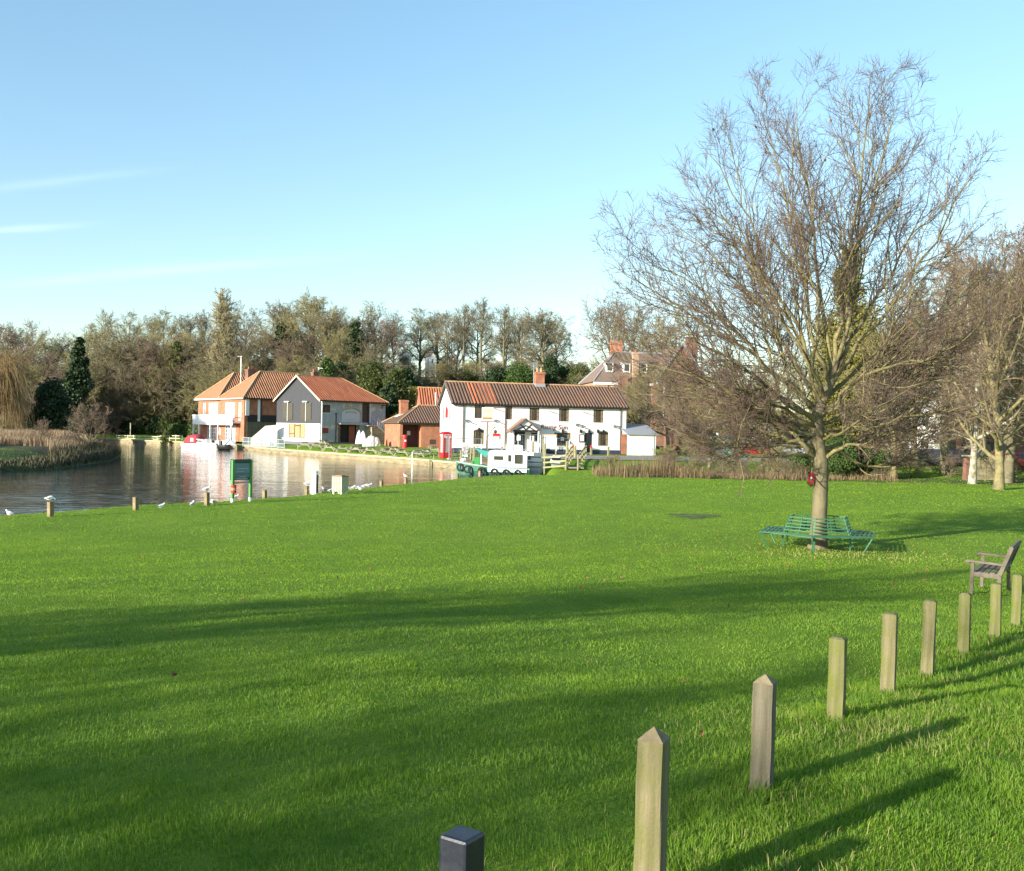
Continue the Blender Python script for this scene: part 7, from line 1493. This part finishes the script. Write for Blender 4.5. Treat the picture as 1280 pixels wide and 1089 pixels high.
# pub sign
def pubsign():
    d = 94.5; c = P(608.8, 560, d); zg = H(c.x, d); t = thing('pub_sign', 'hanging pub sign with a glowing yellow sunrise picture on a tall post', 'pub sign', (c.x, d, zg), .05); z0 = P(608, 527, d).z-zg; z1 = P(608, 509.5, d).z-zg
    mb = MB(); mb.box(-.09, .09, -.09, .09, 0, z0); mb.bar((-.65, 0, z0), (.75, 0, z0), .12, .1); mb.build('sign_post', mat('grey_brown_post', (.20, .16, .14), .8), t)
    mb = MB(); w_ = .55; mb.box(-w_, w_, -.05, .05, z0+.1, z0+.17); mb.box(-w_, w_, -.05, .05, z1-.07, z1); mb.box(-w_, -w_+.07, -.05, .05, z0+.17, z1-.07); mb.box(w_-.07, w_, -.05, .05, z0+.17, z1-.07); mb.build('sign_frame', wpaint, t)
    mb = MB(); mb.box(-w_+.08, w_-.08, -.03, .03, z0+.18, z1-.08); o = mb.build('sign_picture', mat('sunrise_yellow', (.78, .52, .22), .6, (.80, .66, .40), 1.5), t)
    mb = MB(); zc = z0+.62; mb.ext([(.22*math.cos(a), -.036, zc+.22*math.sin(a)) for a in np.linspace(0, pi, 10)], (0, .004, 0)); mb.build('painted_sun', mat('sun_cream', (.85, .78, .45), .6), o); mb = MB(); mb.box(-w_+.1, w_-.1, -.037, -.031, z0+.2, z0+.4); mb.build('painted_ground', mat('picture_brown', (.30, .16, .08), .7), o)
    mb = MB(); mb.tube([(0, -.1, z0-1.5), (.45, -.1, z0-.75), (.75, -.1, z0-.5)], .03, 5); mb.tube([(.1, -.1, z0-.5), (1.6, -.1, z0-.5)], .025, 5); mb.build('bracket', black, t); mb = MB(); mb.ball((.75, -.1, z0-.95), .17); mb.build('hanging_lantern', dkwood, t)
pubsign()
# bicycles / garden clutter left of the pub: three bicycles and a few pub benches
def bike():
    t = thing('bicycle', 'x', 'bicycle'); 
    for x in (-.52, .52): mb = MB(); mb.tube([(x+.33*math.cos(a), 0, .33+.33*math.sin(a)) for a in np.linspace(0, 2*pi, 15)], .022, 5); [mb.bar((x, 0, .33), (x+.33*math.cos(a), 0, .33+.33*math.sin(a)), .008) for a in np.linspace(0, 2*pi, 9)[:-1]]; mb.build('wheel', black, t)
    mb = MB()
    for a, b in (((-.52, .33), (-.15, .75)), ((-.52, .33), (-.05, .3)), ((-.05, .3), (-.18, .9)), ((-.05, .3), (.38, .72)), ((-.15, .75), (.38, .78)), ((.38, .95), (.52, .33))): mb.tube([(a[0], 0, a[1]), (b[0], 0, b[1])], .02, 5)
    mb.build('frame', mat('bike_frame_grey', (.2, .2, .22), .4), t); mb = MB(); mb.box(-.28, -.05, -.06, .06, .9, .95); mb.build('saddle', black, t); mb = MB(); mb.bar((.36, -.25, .98), (.36, .25, .98), .03); mb.build('handlebar', black, t); return t
BK = bike()
for k, (px, d, lb) in enumerate(((569.5, 93.5, 'dark bicycle leaning by the telephone box'), (583, 93.8, 'dark bicycle parked against the pub front'), (599, 94.2, 'dark bicycle parked below the pub sign'))):
    c = P(px, 537, d); o = BK if k == 0 else dup(BK); o.location = (c.x, d, H(c.x, d)); o.rotation_euler[2] = .3+.25*k; o['label'] = lb; o['group'] = 'bicycles outside the pub'
c = P(582, 537, 95.5); t = thing('a_board', 'white framed menu board standing on the pub forecourt', 'menu board', (c.x, 95.5, H(c.x, 95.5))); mb = MB(); mb.ext([(-.3, -.25, 0), (.3, -.25, 0), (.3, 0, 1.3), (-.3, 0, 1.3)], (0, .04, 0)); mb.ext([(-.3, .25, 0), (.3, .25, 0), (.3, .03, 1.3), (-.3, .03, 1.3)], (0, .04, 0)); mb.build('board', wpaint, t); mb = MB(); mb.ext([(-.24, -.235, .2), (.24, -.235, .2), (.24, -.04, 1.2), (-.24, -.04, 1.2)], (0, -.01, 0)); mb.build('menu_face', mat('grey_menu', (.35, .33, .33), .7), t)
# far left lawn fence
rail_fence('low_rail_fence', 'low pale rail fence along the quay in front of the far left lawn', [gp(146, 172.5), gp(228, 160)], .95, (.45, .85), m=mat('pale_rail', (.55, .52, .35), .8), ps=.12)
c = P(163, 545, 178); t = thing('lawn_post', 'single tall pale post on the far left lawn', 'post', (c.x, 178, H(c.x, 178))); mb = MB(); mb.cyl((0, 0, 0), (0, 0, 2.3), .1, n=8); mb.cyl((0, 0, 2.3), (0, 0, 2.42), .14, n=8); mb.build('post_shaft', mat('pale_rail', (.55, .52, .35), .8), t)
# ------------------------------------------------------------------ cars and things across the green at right
def car(name, label, px, d, rz, paint, group=None, van=False):
    c = P(px, 537, d); t = thing(name, label, 'van' if van else 'car', (c.x, d, H(c.x, d)+.02), rz)
    mb = MB(); pr = [(-2.1, .35), (-2.12, .75), (-2.0, .92), (-1.75, 1.0), (-1.35, 1.40), (-.3, 1.47), (.35, 1.40), (1.0, .98), (1.85, .85), (2.1, .62), (2.1, .35)]
    if van: pr = [(-2.3, .35), (-2.32, 1.2), (-2.25, 2.0), (-1.75, 2.1), (-1.35, 2.12), (.3, 2.12), (1.0, 1.95), (1.6, 1.15), (2.2, 1.0), (2.4, .7), (2.4, .35)]
    rg = []
    for y, s in ((-.84, .96), (-.78, 1.0), (0, 1.0), (.78, 1.0), (.84, .96)): rg.append([(x*s, y*(1-.22*max(0, (z-.95)/.5) if abs(y) > .5 and not van else 1), .35+(z-.35)*s) for x, z in pr])
    mb.rings(rg); body = mb.build('body', paint, t, smooth=False)
    for s in (-1, 1):
        for (x0, x1) in ((-1.2, -.35), (-.25, .55)):
            mb = MB(); z0, z1 = (1.0, 1.34) if not van else (1.3, 1.9); mb.ext([(x0, s*.855, z0), (x1, s*.855, z0), (x1-.22, s*(.70 if not van else .85), z1), (x0+.12, s*(.70 if not van else .85), z1)], (0, s*.012, 0)); mb.build('window', glass, t)
    mb = MB(); (x0, z0), (x1, z1) = (pr[6], pr[7]); mb.ext([(x0+.05, -.6, z0), (x0+.05, .6, z0), (x1-.03, .66, z1+.03), (x1-.03, -.66, z1+.03)], (.03, 0, .04)); mb.build('windscreen', glass, t)
    for x in (-1.3, 1.3):
        for s in (-1, 1):
            mb = MB(); mb.cyl((x, s*.70, .32), (x, s*.88, .32), .32, n=14); o = mb.build('wheel', MATS['tyre_rubber'], t); mb = MB(); mb.cyl((x, s*.881, .32), (x, s*.895, .32), .19, n=12); mb.build('rim', metal, o)
    for s in (-1, 1): mb = MB(); mb.ball((2.03, s*.62, .70), .12, .14, .08); mb.build('headlight', metal, t); mb = MB(); mb.box(-2.14, -2.08, s*.65-.12, s*.65+.12, .72, .88); mb.build('tail_light', maroon, t)
    return t
navy = mat('navy_car_paint', (.02, .03, .08), .25); dkg = mat('charcoal_car_paint', (.03, .03, .035), .25); redc = mat('red_car_paint', (.22, .02, .025), .3); slv = mat('silver_car_paint', (.45, .47, .5), .3)
car('parked_car', 'small dark red car parked left of the big trunk beyond the reeds', 948, 101, .1, mat('dark_red_car_paint', (.28, .03, .03), .3))
car('parked_car', 'navy car parked beyond the lawn left of the birch', 1165, 86, .15, navy)
car('parked_car', 'charcoal car parked just left of the brick pillar', 1190, 88, .2, dkg)
car('parked_car', 'bright red car at the right edge behind the tree trunk', 1268, 82, .1, redc)
car('parked_van', 'dark van in shade at the right edge behind the wooden fence', 1238, 90, .1, dkg, van=True)
car('parked_car', 'silver car parked across the road under the white cottage', 992, 104, .1, slv)
c = P(922, 570, 100.5); t = thing('green_container', 'teal and white striped storage container across the road', 'container', (c.x-.6, 100.5, H(c.x, 100.5)), .1); mb = MB(); mb.box(0, 1.9, 0, 2.0, .1, 1.25); mb.build('container_body', mat('teal_paint', (.03, .25, .22), .5), t)
for k in range(3): mb = MB(); mb.box(.1+k*.6, .4+k*.6, -.03, -.003, .15, 1.2); mb.build('white_panel', wpaint, t)
mb = MB(); mb.box(-.1, 2.0, -.1, 2.1, 1.25, 1.33); mb.build('lid', lead, t)
c = P(924, 555, 108); t = thing('teal_shopfront', 'low teal painted timber kiosk in front of the white cottage', 'kiosk', (c.x-1.2, 108, H(c.x, 108)), .1); mb = MB(); mb.box(0, 2.6, 0, 2, 0, 2.4); mb.build('wall', mat('teal_boards', (.04, .20, .22), .6), t); mb = MB(); slab(mb, [(-.2, -.3, 2.4), (2.8, -.3, 2.4), (2.8, 2.2, 2.7), (-.2, 2.2, 2.7)], .1); mb.build('roof', lead, t); mb = MB(); mb.box(.3, 1.3, -.03, -.003, 1.0, 1.9); mb.build('window', glass, t); mb = MB(); mb.box(1.6, 2.4, -.03, -.003, .02, 2.0); mb.build('door', wpaint, t)
c = P(1209, 600, 74); t = thing('brick_pillar', 'square brick gate pillar left of the birch trunk', 'pillar', (c.x, 74, H(c.x, 74)), .1); mb = MB(); mb.box(-.25, .25, -.25, .25, -.1, 1.6); mb.build('pillar_shaft', brick_r, t); mb = MB(); mb.box(-.31, .31, -.31, .31, 1.75, 1.85); mb.build('pillar_cap', concrete, t)
def panel_fence():
    c = P(1219, 537, 73.5); t = thing('panel_fence', 'weathered olive board fence between the birch and the next trunk', 'fence', (c.x, 73.5, H(c.x, 73.5)), .05); fm = mat('olive_boards', (.27, .24, .13), .85, (.17, .15, .09), 3)
    for k in range(3): x = k*.82; mb = MB(); mb.box(x-.05, x+.05, -.05, .05, -.1, 1.75); mb.build('fence_post', fm, t)
    for k in range(2):
        mb = MB()
        for j in range(11): mb.add([(k*.82+.05, -.03, .05+j*.15), (k*.82+.77, -.03, .05+j*.15), (k*.82+.77, 0, .22+j*.15), (k*.82+.05, 0, .22+j*.15)], [(0, 1, 2, 3)])
        mb.build('fence_panel', fm, t)
panel_fence()
rail_fence('roadside_fence', 'dark post and rail fence behind the shrubs at the far lawn edge', [gp(1040, 82), gp(1150, 80)], 1.0, (.5, .9), m=dkwood)
# ------------------------------------------------------------------ wet muddy patch on the lawn
def patch():
    mb = MB(); rr = random.Random(3); c = G(866, 645); n = 22; ring = []
    for k in range(n):
        a = 2*pi*k/n; r = .9+.25*math.sin(3*a+1)+.15*rr.uniform(-1, 1); ring.append((c.x+1.05*r*math.cos(a), c.y+1.1*r*math.sin(a)))
    vs = [(c.x, c.y, H(c.x, c.y)+.02)]+[(x, y, H(x, y)+.012) for x, y in ring]; mb.add(vs, [(0, 1+k, 1+(k+1) % n) for k in range(n)])
    m = noise_mix('wet_mud', [(0.075, 0.06, 0.035), ((0.13, 0.18, 0.03), 2.2, .42, .54, 1.0)], rough=.75, bump=[(5, .05)], spec=.2); tag(mb.build('muddy_puddle', m), kind='structure')
patch()

# ------------------------------------------------------------------ tufts round the posts, straw and fallen leaves
def tufts():
    rng = np.random.default_rng(12); base = [(o.location.x, o.location.y) for o in bpy.data.objects if o.name.startswith('wooden_post')]+[(-.15, 3.05)]
    gx_ = []; gy_ = []; gl = []; sx_ = []; sy_ = []; sl = []
    for (x, y) in base:
        n = 420; a = rng.random(n)*2*pi; r = .07+np.abs(rng.normal(0, .09, n)); gx_.append(x+r*np.cos(a)); gy_.append(y+r*np.sin(a)); gl.append(.05+.09*rng.random(n)*np.exp(-r*3))
        n = 130; a = rng.random(n)*2*pi; r = .08+np.abs(rng.normal(0, .28, n)); sx_.append(x+.05+r*np.cos(a)); sy_.append(y-.15+r*.8*np.sin(a)); sl.append(.04+.07*rng.random(n))
    for (x, y, s_, n) in ((2.35, 6.5, .35, 1500), (-.05, 3.2, .30, 700), (1.2, 4.3, .25, 500), (.4, 3.7, .3, 500), (TREE.x, TREE.y-1.7, .9, 1500), (3.4, 7.3, .3, 400), (-1.0, 3.6, .3, 350), (2.9, 6.6, .5, 500)):
        n = int(n*.6); sx_.append(rng.normal(x, s_*1.6, n)); sy_.append(rng.normal(y, s_, n)); sl.append(.03+.06*rng.random(n))
    for nm, X, Y, L_, m, lb, sd in (('long_grass', gx_, gy_, gl, MATS['grass_blades'], 'long green grass tufts uncut against the wooden posts', 5), ('dry_grass', sx_, sy_, sl, mat('straw_blades', (0.36, 0.30, 0.13), .8, (0.24, 0.24, 0.08), 3, island=[(0.34, 0.33, 0.11), (0.24, 0.29, 0.06), (0.30, 0.25, 0.08)], trans=.25), 'dry straw-coloured grass scattered by the posts and ring bench', 6)):
        X = np.concatenate(X); Y = np.concatenate(Y); L_ = np.concatenate(L_); n = len(X); w_ = np.interp(Y, [3, 12, 27], [.003, .007, .016])
        V, q_, t_ = blades(X, Y, L_, w_, np.clip(rng.normal(.55, .25, n), .1, .95), rng); tag(link(nm, npmesh(nm, V, quads=q_, tris=t_, mats=[m])), lb, 'grass', kind='stuff')
    n = 900; x = np.concatenate([rng.normal(TREE.x, 4, 450), rng.uniform(-8, 14, 120)]); y = np.concatenate([rng.normal(TREE.y-2, 4, 450), rng.uniform(4, 32, 120)]); k = (~inside(x, y, RIVER)) & (y > 3); x = x[k]; y = y[k]
    V, Q_ = leaf_cloud(np.stack([x, y, hgt(x, y)+.03], 1), np.full(len(x), .01), len(x), .028, rng); tag(link('fallen_leaf', npmesh('fallen_leaf', V, quads=Q_, mats=[MATS['withered_leaves']])), 'scattered brown fallen leaves lying on the lawn', 'leaves', kind='stuff')
tufts()
